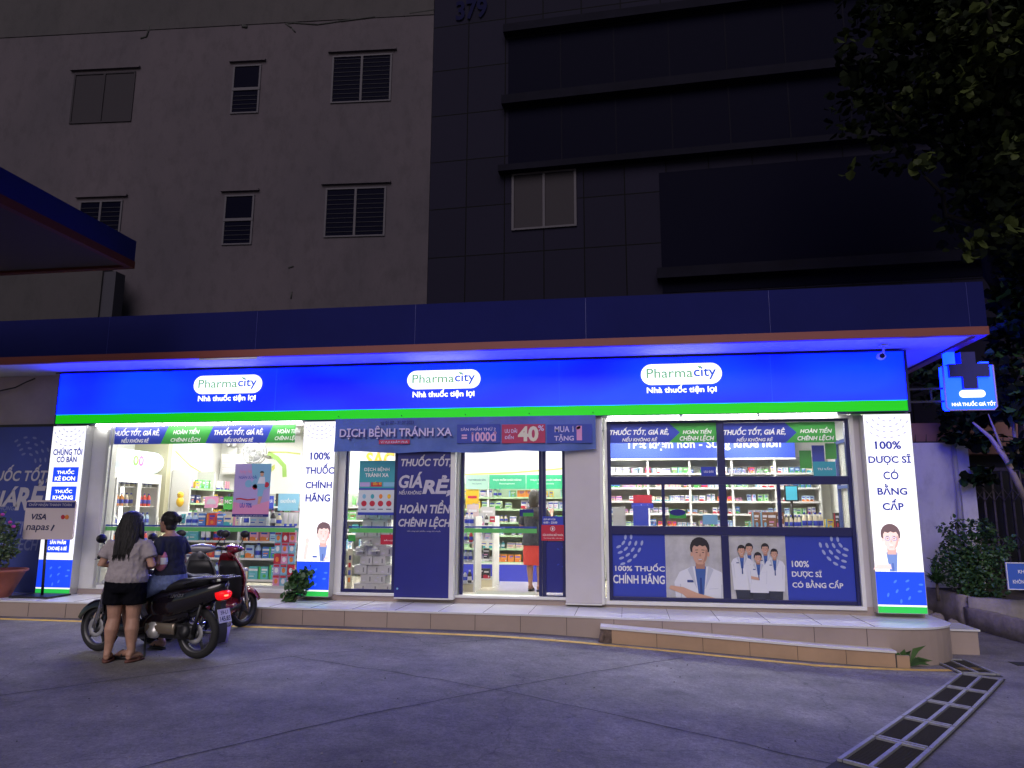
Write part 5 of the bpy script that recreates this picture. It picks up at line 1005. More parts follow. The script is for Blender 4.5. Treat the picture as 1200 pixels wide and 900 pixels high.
for k in range(110):
    t = random.uniform(0, 6.28); e = random.uniform(-.2, 1.3); d = V((math.cos(t) * math.cos(e) * .088, math.sin(t) * math.cos(e) * .098, math.sin(e) * .092)); c = V((0, HD2[1] - .022, HD2[2] + .03)); q = V((0, HD2[1] - .125, HD2[2] + .035))
    if d.y < .06: m1 = c + (d * .6 + (q - c) * .4).normalized() * .097; hm.tube([c + d * 1.02, m1, q + V((random.uniform(-.03, .03), 0, random.uniform(-.03, .03)))], .003, HAIR, 4)
for k in range(16): a = random.uniform(0, 6.28); q = V((0, HD2[1] - .145, HD2[2] + .035)); hm.tube([q, q + V((math.cos(a) * .045, -.02, math.sin(a) * .045)), q + V((math.cos(a + .8) * .062, -.035, math.sin(a + .8) * .062))], [.004, .004, .001], HAIR, 4)
hm.build('hair', w2); mb = MB(); mb.tube([(.034 * math.cos(a), HD2[1] - .108, HD2[2] + .035 + .034 * math.sin(a)) for a in [k * math.pi / 6 for k in range(13)]], .010, BLACK, 6); mb.build('hair_tie', w2)
for a in (LK, RK): sandal(w2, (a[2][0], a[2][1], .095), (a[2][0] * .6, 1, 0), BLACK)
# pouch between them
o = thing('pouch', 'rounded pink and white pouch held between the two women by the scooter', 'pouch', (-4.945, -3.33, .93))
mb = MB(); c = V((-4.93, -3.33, 1.0)); mb.ell(c, (.07, .05, .11), mat('pouch_pink', (.60, .20, .26), .6)); mb.build('body', o); mb = MB(); mb.rings([[(c.x + .066 * f * math.cos(t), c.y + .054 * f * math.sin(t), z) for t in [2 * math.pi * k / 18 for k in range(18)]] for z, f in ((.965, 1.01), (1.0, 1.07), (1.035, 1.01))], WHITEV, cap=False); mb.build('band', o)
# --- customer inside
p = at(628, 600, 1.15)
w3 = thing('person', 'person in black jacket and red skirt standing inside behind the door edge', 'person', (at(627, 680, 1.05).x, 1.05, FZ), R(-15), local=True)
mb = MB()
for q in (-1, 1): leg(mb, (q * .085, 0, .82), (q * .085, .01, .45), (q * .075, -.01, .085)); foot(mb, (q * .075, -.01, .09), (q * .2, 1, 0))
mb.rings([hring(0, 0, z, a, b) for z, a, b in ((.72, .10, .08), (.78, .165, .12), (.86, .17, .12), (1.0, .14, .10), (1.15, .165, .105), (1.25, .165, .095), (1.29, .11, .075), (1.315, .06, .06))], SKIN)
mb.rings([hring(0, 0, 1.27, .055, .058), hring(0, .01, 1.36, .048, .05), hring(0, .02, 1.41, .05, .05)], SKIN); HD3 = (0, .03, 1.455); head(mb, HD3)
for q, el, wr in ((-1, (-.23, -.02, 1.02), (-.20, .1, .80)), (1, (.24, .06, 1.06), (.2, .22, 1.2))): arm(mb, (q * .155, 0, 1.25), el, wr); hand(mb, wr, V(wr) - V(el), (0, .3, 1), .95)
mb.solid(.0085, 3).build('body', w3); face(w3, HD3)
JK = mat('dark_jacket', (.035, .037, .045), .85)
mb = MB(); mb.rings([hring(0, -.002, z, a, b, 24) for z, a, b in ((.70, .225, .15), (.86, .20, .142), (1.0, .17, .122), (1.15, .186, .126), (1.24, .186, .115), (1.285, .13, .09), (1.305, .085, .076))], JK)
for q, el in ((-1, (-.23, -.02, 1.02)), (1, (.24, .06, 1.06))): mb.tube([(q * .14, 0, 1.255), V((q * .15, 0, 1.25)).lerp(V(el), .6), el], [.064, .062, .058], JK, 12)
folds(mb.solid(.011, 4)).build('jacket', w3)
mb = MB(); mb.rings([hring(0, 0, z, a, b, 24) for z, a, b in ((.40, .19, .135), (.55, .195, .145), (.75, .19, .14), (.88, .165, .12))], REDC); folds(mb.solid(.011, 3)).build('skirt', w3)
mb = MB(); mb.rings([hring(0, .005 + y, z, a, b, 18) for z, y, a, b in ((1.30, -.06, .07, .04), (1.38, -.04, .095, .075), (1.48, -.02, .095, .092), (1.54, -.012, .075, .08), (1.577, -.01, .03, .035))], HAIR); mb.solid(.009, 3).build('hair', w3)
for q in (-1, 1): sandal(w3, (q * .075, -.01, .09), (q * .2, 1, 0), BLACK)

# ================================================================== SCOOTERS (local +x is forward, front axle at x=0)
def sect(x, z0, z1, w0, w1, n=16):                               # rounded cross-section, narrower below
    out = []
    for k in range(n):
        t = 2 * math.pi * k / n; c, s_ = math.cos(t), math.sin(t); z = (z0 + z1) / 2 + (z1 - z0) / 2 * math.copysign(abs(s_) ** .8, s_); f = (z - z0) / (z1 - z0)
        out.append((x, (w0 + (w1 - w0) * f) * math.copysign(abs(c) ** .75, c), z))
    return out
def scooter(lab, paint, inner, loc, rz, r=.262, wb=1.31, steer=0, lit=True, plate='145.83', script='Luvias', rack=True):
    o = thing('motor_scooter', lab, 'scooter', loc, rz, local=True)
    def sq(m_):
        m_.v = [(x_ if x_ > -.6 else -.6 + (x_ + .6) * .93, y_, z_ if z_ < .3 else .3 + (z_ - .3) * .90) for x_, y_, z_ in m_.v]; return m_
    def wheel(x, n):
        T_ = MB(); prof = []
        ring = lambda rr, y, k=36: [(x + rr * math.cos(2 * math.pi * i / k), y, r + rr * math.sin(2 * math.pi * i / k)) for i in range(k)]
        tr = r - .045
        rs = [ring(tr + .045 * math.cos(R(a)), .042 * math.sin(R(a))) for a in range(-120, 121, 30)]; T_.rings(rs, DARK, cap=False)
        w_ = T_.build(n, o); m_ = MB()
        rs = [ring(q, y) for q, y in ((tr - .022, -.036), (tr - .035, -.03), (tr - .045, -.012), (tr - .045, .012), (tr - .035, .03), (tr - .022, .036))]; m_.rings(rs, RIMM, cap=False)
        for k in range(5):
            a = R(72 * k + 18); b_ = a + .25; m_.tube([(x + .03 * math.cos(a), 0, r + .03 * math.sin(a)), (x + (tr - .04) * math.cos(b_), 0, r + (tr - .04) * math.sin(b_))], [.022, .014], RIMM, 8)
        m_.lathe([(.0, -.05), (.05, -.05), (.055, 0), (.05, .05), (0, .05)], (x, 0, r), RIMM, 16, 'Y'); m_.build('rim', w_)
        m_ = MB(); rs = [ring(q, y) for q, y in ((.105, .055), (.105, .060), (.06, .060), (.06, .055))]; m_.rings(rs + rs[:1], STEEL, cap=False); m_.build('brake_disc', w_)
    wheel(0, 'front_wheel'); wheel(-wb, 'rear_wheel')
    m_ = MB()                                                     # front mudguard
    vs = []
    for a in range(20, 156, 9):
        for y, dr in ((-.075, -.05), (-.068, .015), (-.03, .035), (.03, .035), (.068, .015), (.075, -.05)): q = r + dr; vs.append((q * math.cos(R(a)), y, r + q * math.sin(R(a))))
    m_.add(vs, [(i * 6 + j, i * 6 + j + 1, i * 6 + j + 7, i * 6 + j + 6) for i in range(15) for j in range(5)], paint, True); m_.build('front_mudguard', o)
    m_ = MB()
    for q in (-1, 1): m_.tube([(0, q * .085, r), (-.09, q * .085, .58), (-.12, q * .06, .66)], [.022, .026, .026], CHROME, 8)
    m_.build('fork', o)
    m_ = MB(); S_ = []                                            # leg shield
    for x, z, w_, d in ((-.02, .40, .08, .06), (-.07, .50, .15, .07), (-.11, .62, .205, .075), (-.16, .74, .215, .075), (-.205, .84, .185, .07), (-.24, .93, .13, .06), (-.26, .98, .07, .045)):
        S_.append([(x + d * (.6 * math.cos(t) * (math.cos(t) > 0) + .35 * math.cos(t)) - .10 * abs(math.sin(t)) ** 2 , w_ * math.sin(t), z) for t in [2 * math.pi * k / 20 for k in range(20)]])
    m_.rings(S_, paint); m_.build('leg_shield', o)
    m_ = MB(); S_ = []
    for x, z, w_ in ((-.20, .33, .14), (-.215, .50, .165), (-.25, .65, .19), (-.29, .78, .185), (-.31, .88, .14)): S_.append([(x + .03 * math.cos(t), w_ * math.sin(t), z) for t in [2 * math.pi * k / 16 for k in range(16)]])
    m_.rings(S_, inner); m_.build('inner_shield', o)
    m_ = MB(); m_.rings([sect(-.17, .24, .36, .12, .15), sect(-.35, .22, .32, .15, .175), sect(-.62, .22, .32, .15, .175), sect(-.80, .24, .40, .13, .15)], inner); m_.build('floorboard', o)
    m_ = MB(); m_.rings([sect(-.16, .20, .44, .10, .15), sect(-.34, .17, .36, .14, .17), sect(-.62, .17, .38, .15, .165), sect(-.80, .20, .52, .13, .16), sect(-1.0, .30, .58, .10, .15), sect(-1.22, .38, .60, .06, .13)], paint); m_.build('side_fairing', o)
    m_ = MB(); m_.rings([sect(-.58, .36, .62, .06, .09), sect(-.66, .34, .70, .12, .135), sect(-.85, .36, .74, .15, .155), sect(-1.05, .40, .755, .155, .165), sect(-1.3, .48, .79, .14, .165), sect(-1.5, .58, .83, .11, .135), sect(-1.66, .66, .86, .06, .09), sect(-1.70, .72, .86, .02, .05)], paint); sq(m_).build('rear_body', o)
    m_ = MB(); m_.rings([sect(-.56, .64, .74, .05, .09), sect(-.66, .66, .79, .11, .13), sect(-.86, .68, .80, .13, .15), sect(-1.02, .70, .82, .13, .15), sect(-1.12, .73, .87, .12, .14), sect(-1.35, .77, .895, .11, .125), sect(-1.5, .80, .90, .06, .09)], mat_seat); sq(m_).build('seat', o)
    m_ = MB()
    for q in (-1, 1): m_.tube([(-1.25, q * .15, .82), (-1.45, q * .16, .88), (-1.68, q * .12, .905), (-1.76, q * .05, .915)], .016, GRAB, 8)
    if rack: m_.box(-1.80, -1.46, -.11, .11, .895, .912, GRAB, .006)
    sq(m_).build('grab_rail', o)
    m_ = MB(); m_.rings([sect(-1.62, .635, .76, .06, .10), sect(-1.71, .65, .75, .055, .085), sect(-1.745, .67, .74, .03, .05)], em('tail_lamp_red', (1, .006, .01), .8, (.4, .01, .01)) if lit else mat('tail_lamp_dull', (.3, .01, .01), .2)); tlp = sq(m_).build('tail_light', o)
    if lit: m_ = MB(); m_.ell((-1.715, .03, .70), (.04, .03, .018), em('tail_lamp_bulb', (1, .12, .06), 4), 10, 6); sq(m_).build('bulb', tlp)
    m_ = MB(); vs = []                                            # rear mudguard
    for a in range(60, 206, 10):
        for y in (-.06, .06): q = r + .05; vs.append((-wb + q * math.cos(R(a)), y, r + .02 + q * math.sin(R(a))))
    m_.add(vs, [(2 * i, 2 * i + 1, 2 * i + 3, 2 * i + 2) for i in range(14)], BLACK, True); m_.build('rear_mudguard', o)
    if plate:
        m_ = MB(); P0 = V((-1.62, 0, .45)); up = V((.28, 0, .96)).normalized(); n_ = V((-.96, 0, .28)).normalized(); rt = V((0, -1, 0))
        cs = [P0 + rt * a * .095 + up * b_ * .07 + n_ * c for c in (0, .004) for a, b_ in ((-1, -1), (1, -1), (1, 1), (-1, 1))]
        m_.add(cs, [(0, 1, 2, 3), (7, 6, 5, 4), (0, 4, 5, 1), (1, 5, 6, 2), (2, 6, 7, 3), (3, 7, 4, 0)], mat('plate_white', (.62, .62, .68), .5)); pl = m_.build('number_plate', o)
        m_ = MB(); letters(m_, plate, P0 - rt * .08 - up * .055 + n_ * .006, rt, up, .16, .05, NAVY, .02); letters(m_, '59-L1', P0 - rt * .055 + up * .012 + n_ * .006, rt, up, .11, .042, NAVY, .02); m_.build('lettering', pl)
        m_ = MB(); m_.box(-1.60, -1.53, -.04, .04, .42, .60, BLACK); m_.build('plate_bracket', o)
    if script: m_ = MB(); letters(m_, script, (-1.02, .1685, .62), (-1, 0, .10), (0, 0, 1), .21, .05, CHROME, .0, .35); m_.build('side_script', o)
    m_ = MB(); m_.box(-wb - .06, -.78, .03, .11, .20, .36, BLACK, .03); m_.lathe([(0, -.06), (.085, -.06), (.095, 0), (.085, .05), (0, .06)], (-.86, .10, .29), ALU, 18, 'Y'); m_.lathe([(0, -.05), (.06, -.05), (.07, 0), (.06, .05), (0, .05)], (-wb + .03, .10, .29), BLACK, 16, 'Y')
    m_.rings([[(x_, .135 + .02 * math.cos(t), .31 + .062 * math.sin(t)) for t in [2 * math.pi * k / 14 for k in range(14)]] for x_ in (-1.16, -1.13, -.80, -.76)], mat_cover); sq(m_).build('engine_case', o)
    m_ = MB(); m_.tube([(-.75, -.10, .22), (-.95, -.14, .22), (-1.15, -.16, .28), (-1.55, -.17, .36)], [.018, .03, .05, .048], CHROME, 12); m_.build('exhaust', o)
    m_ = MB()
    for q in (-1, 1): m_.tube([(-wb, q * .09, r), (-1.40, q * .10, .56)], .02, BLACK, 8)
    m_.build('shock_absorber', o)
    m_ = MB(); m_.tube([(-.72, .1, .24), (-.82, .2, .03), (-.80, .22, .012)], .012, BLACK, 6); m_.build('side_stand', o)
    # handlebar, cowl, mirrors turn with the steering
    A = Matrix.Translation((-.26, 0, 0)) @ Matrix.Rotation(steer, 4, 'Z') @ Matrix.Translation((.26, 0, 0)); tr = lambda p: A @ V(p)
    m_ = MB(); m_.tube([tr(p) for p in ((-.26, 0, .92), (-.27, 0, 1.02))], [.05, .06], paint, 12)
    m_.rings([[tr((-.26 + .075 * math.cos(t), y, 1.03 + h * math.sin(t))) for t in [2 * math.pi * k / 14 for k in range(14)]] for y, h in ((-.19, .025), (-.12, .05), (0, .07), (.12, .05), (.19, .025))], paint); m_.build('handlebar_cowl', o)
    for q in (-1, 1):
        m_ = MB(); m_.tube([tr((-.27, q * .17, 1.03)), tr((-.31, q * .24, 1.04)), tr((-.36, q * .35, 1.035))], [.016, .019, .02], BLACK, 8); m_.tube([tr((-.24, q * .2, 1.02)), tr((-.27, q * .34, 1.01))], .007, STEEL, 6); hb = m_.build('handlebar_grip', o)
        m_ = MB(); m_.tube([tr((-.27, q * .17, 1.05)), tr((-.25, q * .22, 1.14)), tr((-.27, q * .27, 1.19))], .007, BLACK, 6); c = tr((-.27, q * .29, 1.225)); m_.ell(c, (.03, .07, .048), BLACK, 14, 8); m_.build('mirror', o)
    m_ = MB(); m_.ell(tr((-.18, 0, 1.03)), (.03, .08, .045), GLASSY, 14, 8); m_.build('headlight', o)
    m_ = MB(); m_.ell((-.03, 0, .74), (.06, .05, .03), GLASSY, 12, 7)
    m_.build('front_indicator', o)
    return o
RIMM = mat('rim_grey', (.085, .085, .09), .4, .5); GLASSY = mat('lamp_glass', (.55, .58, .6), .08, coat=1); GRAB = mat('grab_rail_grey', (.10, .10, .12), .25, .6); mat_seat = mat('seat_vinyl', (.012, .012, .014), .38, bump=.15, bscale=60); mat_cover = mat('engine_cover_gold', (.30, .25, .19), .3, .7)
PB_ = mat('gloss_black_paint', (.008, .006, .010), .10, coat=1); PR_ = mat('dark_red_paint', (.22, .012, .025), .12, coat=1); PG_ = mat('grey_paint', (.20, .20, .22), .2, coat=.6)
scooter('gloss black scooter with lit red tail light ridden by the woman in navy', PB_, BLACK, (-5.791, -3.044, 0), SC_H, steer=R(-16))
scooter('dark red scooter with black inner shield parked facing the shop steps', PR_, BLACK, (-5.12, -1.20, 0), R(75), r=.25, wb=1.2, lit=False, plate=None, script=None, steer=R(-14), rack=False)
scooter('grey scooter mostly hidden behind the black scooter and the women', PG_, BLACK, (-5.58, -1.25, 0), R(90), r=.25, wb=1.2, lit=False, plate=None, script=None, steer=R(10), rack=False)
b_ = thing('bucket', 'small lilac plastic tub on the ground behind the black scooter', 'bucket', (-4.62, -2.35, 0)); c = at(257, 738, -2.35)
mb = MB(); mb.lathe([(.0, .002), (.10, .002), (.13, .2), (.12, .2), (.095, .02), (0, .02)], (c.x, -2.35, 0), LILV, 20); mb.build('tub', b_); mb = MB(); mb.lathe([(.128, .19), (.14, .195), (.14, .21), (.128, .21)], (c.x, -2.35, 0), LILV, 20); mb.build('rim', b_)

# ================================================================== PAYMENT SIGN, CROSS SIGN
o = thing('payment_sign', 'pale payment sign board on a black pole and flat base on the platform', 'sign', (-8.82, -.45, .22))
yp = -.45; x0, z0, x1, z1 = rc(28.5, 586, 87, 632, yp)
mb = MB(); r_ = .05; pts = []
for cx_, cz_, a0 in ((x1 - r_, z1 - r_, 0), (x0 + r_, z1 - r_, 90), (x0 + r_, z0 + r_, 180), (x1 - r_, z0 + r_, 270)): pts += [(cx_ + r_ * math.cos(R(a0 + 15 * k)), cz_ + r_ * math.sin(R(a0 + 15 * k))) for k in range(7)]
mb.prism(pts, yp, yp + .03, mat('sign_board_pale', (.70, .60, .60), .5)); mb.build('board', o)
mb = MB(); yv = yp - .002; w_ = x1 - x0; h = z1 - z0
mb.xz([(x0 + .01, z1 - h * .20), (x1 - .01, z1 - h * .20), (x1 - .01, z1 - .03), (x0 + .01, z1 - .03)], yv, NAVYP)
letters(mb, 'CHẤP NHẬN THANH TOÁN', (x0 + .06 * w_, yv - .002, z1 - h * .17), (1, 0, 0), (0, 0, 1), .86 * w_, h * .12, GREYV, .02)
letters(mb, 'VISA', (x0 + .14 * w_, yv, z0 + h * .50), (1, 0, 0), (0, 0, 1), .30 * w_, h * .15, NAVY, .03, .25)
letters(mb, 'napas', (x0 + .06 * w_, yv, z0 + h * .18), (1, 0, 0), (0, 0, 1), .46 * w_, h * .18, NAVY, .01, .15); mb.xz([(x0 + .55 * w_, z0 + h * .22), (x0 + .58 * w_, z0 + h * .22), (x0 + .63 * w_, z0 + h * .36), (x0 + .60 * w_, z0 + h * .38)], yv, NAVY)
mb.disc(x0 + .77 * w_, z0 + h * .57, .035, .035, yv, REDV, 20); mb.disc(x0 + .85 * w_, z0 + h * .57, .035, .035, yv - .001, ORV, 20); mb.build('lettering', o)
mb = MB(); pb = at(49, 690, yp); pt = at(53, 632, yp); mb.tube([(pb.x, yp + .02, .225), (pt.x, yp + .02, z0)], .02, BLACK, 10); mb.build('pole', o)
mb = MB(); mb.box(pb.x - .36, pb.x + .30, yp - .22, yp + .26, .223, .25, BLACK, .008); mb.build('base', o)

o = thing('cross_sign', 'lit blue projecting box sign with a dark cross hung beside the shop', 'sign', (4.65, .0, 2.92))
yc = .0; x0, z0, x1, z1 = rc(1108, 429, 1165, 480, yc)
CB = em('cross_sign_blue', (.0006, .0060, 1), 30.0, (.02, .1, .5)); CD = mat('cross_dark', (.020, .020, .22), .5)
def cross_pts(cx, cz, a, b): return [(cx - b, cz + a), (cx + b, cz + a), (cx + b, cz + b), (cx + a, cz + b), (cx + a, cz - b), (cx + b, cz - b), (cx + b, cz - a), (cx - b, cz - a), (cx - b, cz - b), (cx - a, cz - b), (cx - a, cz + b), (cx - b, cz + b)]
mb = MB(); mb.prism([(x0, z0 + .03), (x0 + .03, z0), (x1 - .03, z0), (x1, z0 + .03), (x1, z1), (x0, z1)], yc, yc + .16, CB); mb.box(x0 + .06, x0 + .16, yc + .01, yc + .15, z1, z1 + .20, CB); mb.box(x1 - .13, x1 - .03, yc + .01, yc + .15, z1, z1 + .05, CB); mb.build('lit_box', o)
mb = MB(); mb.tube([(x0 - .012, yc - .004, z1), (x0 - .012, yc - .004, z0 + .03), (x0 + .03, yc - .004, z0 - .012), (x1 - .03, yc - .004, z0 - .012), (x1 + .012, yc - .004, z0 + .03), (x1 + .012, yc - .004, z1)], .012, LILV, 6); mb.build('edge_trim', o)
cxx = at(1134, 435, yc).x; czz = at(1134, 434.5, yc).z
mb = MB(); mb.prism(cross_pts(cxx, czz, .255, .092), yc - .05, yc + .12, CD); mb.build('cross', o)
mb = MB(); u = rc(1124, 457.5, 1154.5, 466, yc); rr = (u[3] - u[1]) / 2; pts = [(u[2] - rr + rr * math.cos(R(-90 + 15 * k)), u[1] + rr + rr * math.sin(R(-90 + 15 * k))) for k in range(13)] + [(u[0] + rr + rr * math.cos(R(90 + 15 * k)), u[1] + rr + rr * math.sin(R(90 + 15 * k))) for k in range(13)]
mb.prism(pts, yc - .012, yc - .001, LOGO); word(mb, 'NHÀ THUỐC GIÁ TỐT', 1115.5, 470, 1167, 476, yc - .012, LOGO, .03); mb.build('lettering', o)
mb = MB()
for v in (456, 471): z = at(1066, v, .08).z; mb.box(3.86, x0 + .02, .07, .10, z - .012, z + .012, BLACK)
for u_ in (1091,): xx = at(u_, 460, .08).x; mb.box(xx - .01, xx + .01, .075, .095, at(u_, 471, .08).z, at(u_, 456, .08).z, BLACK)
mb.build('bracket', o)

# ================================================================== BACKGROUND BUILDINGS
PL_ = V((-5.017, 7, 6.834)); A1 = .07; N1 = V((-math.sin(A1), math.cos(A1), 0)); D1 = V((math.cos(A1), math.sin(A1), 0))
A2 = -.047; N2 = V((-math.sin(A2), math.cos(A2), 0)); D2 = V((math.cos(A2), math.sin(A2), 0))
class Wall:                                                      # flat wall with its own axes: s along, t outwards (towards the street), z up
    def __init__(s, p, d, n): s.p, s.d, s.n = V(p), d, n
    def hit(s, u, v): q = on(u, v, s.p, s.n); return (q - s.p).dot(s.d), q.z
    def box(s, mb, s0, s1, t0, t1, z0, z1, m):
        b0 = len(mb.v); mb.box(s0, s1, -t1, -t0, z0, z1, m)
        for i in range(b0, len(mb.v)): x, y, z = mb.v[i]; q = s.p + s.d * x + s.n * y; mb.v[i] = (q.x, q.y, z)
    def rect(s, mb, u0, v0, u1, v1, t0, t1, m, g=0): a = s.hit(u0, v0); b = s.hit(u1, v1); s.box(mb, a[0] - g, b[0] + g, t0, t1, b[1] - g, a[1] + g, m)
def plaster(name, c1, c2):
    m = mat(name, c1, .9); n = m.node_tree.nodes; l = m.node_tree.links; tc = n.new('ShaderNodeTexCoord'); mp = n.new('ShaderNodeMapping'); mp.inputs['Scale'].default_value = (1, 1, .55); l.new(tc.outputs['Object'], mp.inputs[0])
    t = n.new('ShaderNodeTexNoise'); t.inputs['Scale'].default_value = .30; t.inputs['Detail'].default_value = 9; t.inputs['Roughness'].default_value = .62; l.new(mp.outputs[0], t.inputs['Vector'])
    t2 = n.new('ShaderNodeTexNoise'); t2.inputs['Scale'].default_value = 3.2; t2.inputs['Detail'].default_value = 9; t2.inputs['Roughness'].default_value = .7; l.new(mp.outputs[0], t2.inputs['Vector'])
    r = n.new('ShaderNodeValToRGB'); r.color_ramp.elements[0].position = .36; r.color_ramp.elements[1].position = .62; r.color_ramp.elements[0].color = (*c2, 1); r.color_ramp.elements[1].color = (*c1, 1); l.new(t.outputs['Fac'], r.inputs[0])
    r2 = n.new('ShaderNodeMapRange'); r2.inputs[1].default_value = .32; r2.inputs[2].default_value = .52; r2.inputs[3].default_value = .82; r2.inputs[4].default_value = 1.04; l.new(t2.outputs['Fac'], r2.inputs[0])
    x = n.new('ShaderNodeMix'); x.data_type = 'RGBA'; x.blend_type = 'MULTIPLY'; x.inputs[0].default_value = 1; l.new(r.outputs[0], x.inputs[6]); l.new(r2.outputs[0], x.inputs[7]); l.new(x.outputs[2], n['Principled BSDF'].inputs['Base Color'])
    bp = n.new('ShaderNodeBump'); bp.inputs['Strength'].default_value = .3; bp.inputs['Distance'].default_value = .03; l.new(t2.outputs['Fac'], bp.inputs['Height']); l.new(bp.outputs[0], n['Principled BSDF'].inputs['Normal'])
    return m
DGL = mat('dark_window_glass', (.0014, .0014, .0085), .5, spec=.02); FRM = mat('window_frame_pale', (.066, .060, .074), .6, spec=.2); GRILL = mat('window_bars', (.022, .021, .03), .6, spec=.1); SHUT = mat('pale_shutter', (.030, .026, .032), .7, spec=.1)
wl = Wall(PL_, D1, N1)
ap = thing('apartment_building', 'tall stained plaster building with barred windows behind the canopy on the left', 'building', (-12, 7.2, 0))
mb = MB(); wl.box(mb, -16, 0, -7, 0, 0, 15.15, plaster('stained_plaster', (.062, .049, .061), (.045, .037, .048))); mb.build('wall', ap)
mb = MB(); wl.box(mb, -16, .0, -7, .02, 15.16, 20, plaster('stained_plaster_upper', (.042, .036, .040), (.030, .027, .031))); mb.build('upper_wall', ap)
mb = MB()
def crack(L, wd=.03):
    for (a, b), (c, d_) in zip(L, L[1:]): p = wl.hit(a, b); q = wl.hit(c, d_); P = [wl.p + wl.d * s_ - wl.n * .006 + V((0, 0, z - wl.p.z)) for s_, z in (p, q)]; mb.tube(P, wd * random.uniform(.4, 1), JOINT, 5)
crack([(335, 28), (345, 27), (372, 29), (400, 25), (440, 20), (480, 16), (509, 12)]); crack([(335, 28), (342, 33), (346, 38)]); crack([(165, 45), (172, 43), (176, 30)]); crack([(338, 314), (344, 312)]); crack([(342, 342), (341, 350)], .05); crack([(284, 31), (290, 32)], .06); mb.build('cracks', ap)
for k, (u0, v0, u1, v1, kind) in enumerate(((390, 68, 458, 117, 2), (274, 79, 303, 131, 1), (88, 89, 154, 141, 3), (382, 223, 451, 275, 2), (264, 231, 295, 285, 1), (94, 238, 138, 300, 2))):
    mb = MB(); a = wl.hit(u0, v0); b = wl.hit(u1, v1); s0, s1, z0, z1 = a[0], b[0], b[1], a[1]; t_ = .05; fm = FRM if kind != 3 else SHUT
    wl.box(mb, s0, s0 + t_, .002, .03, z0, z1, fm); wl.box(mb, s1 - t_, s1, .002, .03, z0, z1, fm); wl.box(mb, s0, s1, .002, .034, z0 - .04, z0, fm); wl.box(mb, s0, s1, .002, .034, z1, z1 + .04, fm)
    if kind in (2, 3): wl.box(mb, (s0 + s1) / 2 - .03, (s0 + s1) / 2 + .03, .002, .036, z0, z1, fm)
    else: wl.box(mb, s0, s1, .002, .04, z0 + (z1 - z0) * .47, z0 + (z1 - z0) * .53, fm)
    f_ = mb.build('window', ap); mb = MB(); wl.box(mb, s0 + t_, s1 - t_, .003, .01, z0, z1, DGL if kind != 3 else SHUT); mb.build('pane', f_)
    if kind != 3:
        mb = MB(); zz = z0 + .1; zm = z1 if kind == 2 else z0 + (z1 - z0) * .46
        while zz < zm - .05: wl.box(mb, s0 + t_, s1 - t_, .018, .024, zz, zz + .014, GRILL); zz += .13
        mb.build('window_bars', f_)
    mb = MB(); wl.box(mb, s0 - .12, s1 + .12, .002, .08, z1 + .14, z1 + .19, bpy.data.materials['stained_plaster']); mb.build('window_hood', ap)
# dark clad building
def cladding():
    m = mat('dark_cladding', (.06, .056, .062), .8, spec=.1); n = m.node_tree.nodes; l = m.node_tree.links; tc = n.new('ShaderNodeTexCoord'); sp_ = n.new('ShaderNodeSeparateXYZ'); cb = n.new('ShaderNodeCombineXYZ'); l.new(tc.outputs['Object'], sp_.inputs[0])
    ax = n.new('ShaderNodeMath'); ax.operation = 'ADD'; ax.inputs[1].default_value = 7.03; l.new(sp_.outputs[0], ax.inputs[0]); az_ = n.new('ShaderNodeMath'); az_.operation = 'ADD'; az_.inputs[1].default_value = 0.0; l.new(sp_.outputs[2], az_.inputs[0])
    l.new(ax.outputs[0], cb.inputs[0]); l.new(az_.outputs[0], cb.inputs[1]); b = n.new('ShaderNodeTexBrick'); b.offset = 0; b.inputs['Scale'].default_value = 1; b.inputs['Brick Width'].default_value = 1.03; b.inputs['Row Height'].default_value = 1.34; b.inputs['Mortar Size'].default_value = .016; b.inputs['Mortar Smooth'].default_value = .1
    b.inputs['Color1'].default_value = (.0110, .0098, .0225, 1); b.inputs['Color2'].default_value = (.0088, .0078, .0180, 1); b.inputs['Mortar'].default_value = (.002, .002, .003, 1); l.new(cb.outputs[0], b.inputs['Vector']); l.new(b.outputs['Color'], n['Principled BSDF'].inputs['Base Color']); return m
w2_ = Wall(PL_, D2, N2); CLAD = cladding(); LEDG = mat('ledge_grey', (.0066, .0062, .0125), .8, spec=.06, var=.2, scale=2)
off = thing('office_building', 'dark clad office building with wide black window bands behind the canopy', 'building', (2, 7.2, 0))
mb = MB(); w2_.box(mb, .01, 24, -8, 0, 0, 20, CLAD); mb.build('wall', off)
def H(u, v): return w2_.hit(u, v)
for (u0, v0, v1, send) in ((596, 46, 118, 22), (596, 129, 197, 22)):
    mb = MB(); a = H(u0, v0); b = H(u0, v1); w2_.box(mb, a[0], send, .004, .02, b[1], a[1], DGL); f_ = mb.build('window_band', off); s_ = a[0] + 1.4
    while s_ < 17: mb = MB(); w2_.box(mb, s_, s_ + .03, .021, .03, b[1], a[1], LEDG); mb.build('mullion', f_); s_ += 1.4
mb = MB(); a = H(772, 203); b = H(772, 344); w2_.box(mb, a[0], 22, .004, .02, b[1], a[1], DGL); mb.build('window_band', off)
for u0, v0, v1 in ((592, 36, 45), (590, 118, 128), (586, 199, 206), (770, 318, 330)): mb = MB(); a = H(u0, v0); b = H(u0, v1); w2_.box(mb, a[0], 22, .0, .28, b[1], a[1], LEDG); mb.build('ledge', off)
mb = MB(); a = H(600, 207); b = H(676, 263); s0, s1, z0, z1 = a[0], b[0], b[1], a[1]
for q in (s0, (s0 + s1) / 2 - .03, s1 - .06): w2_.box(mb, q, q + .06, .002, .05, z0, z1, FRM)
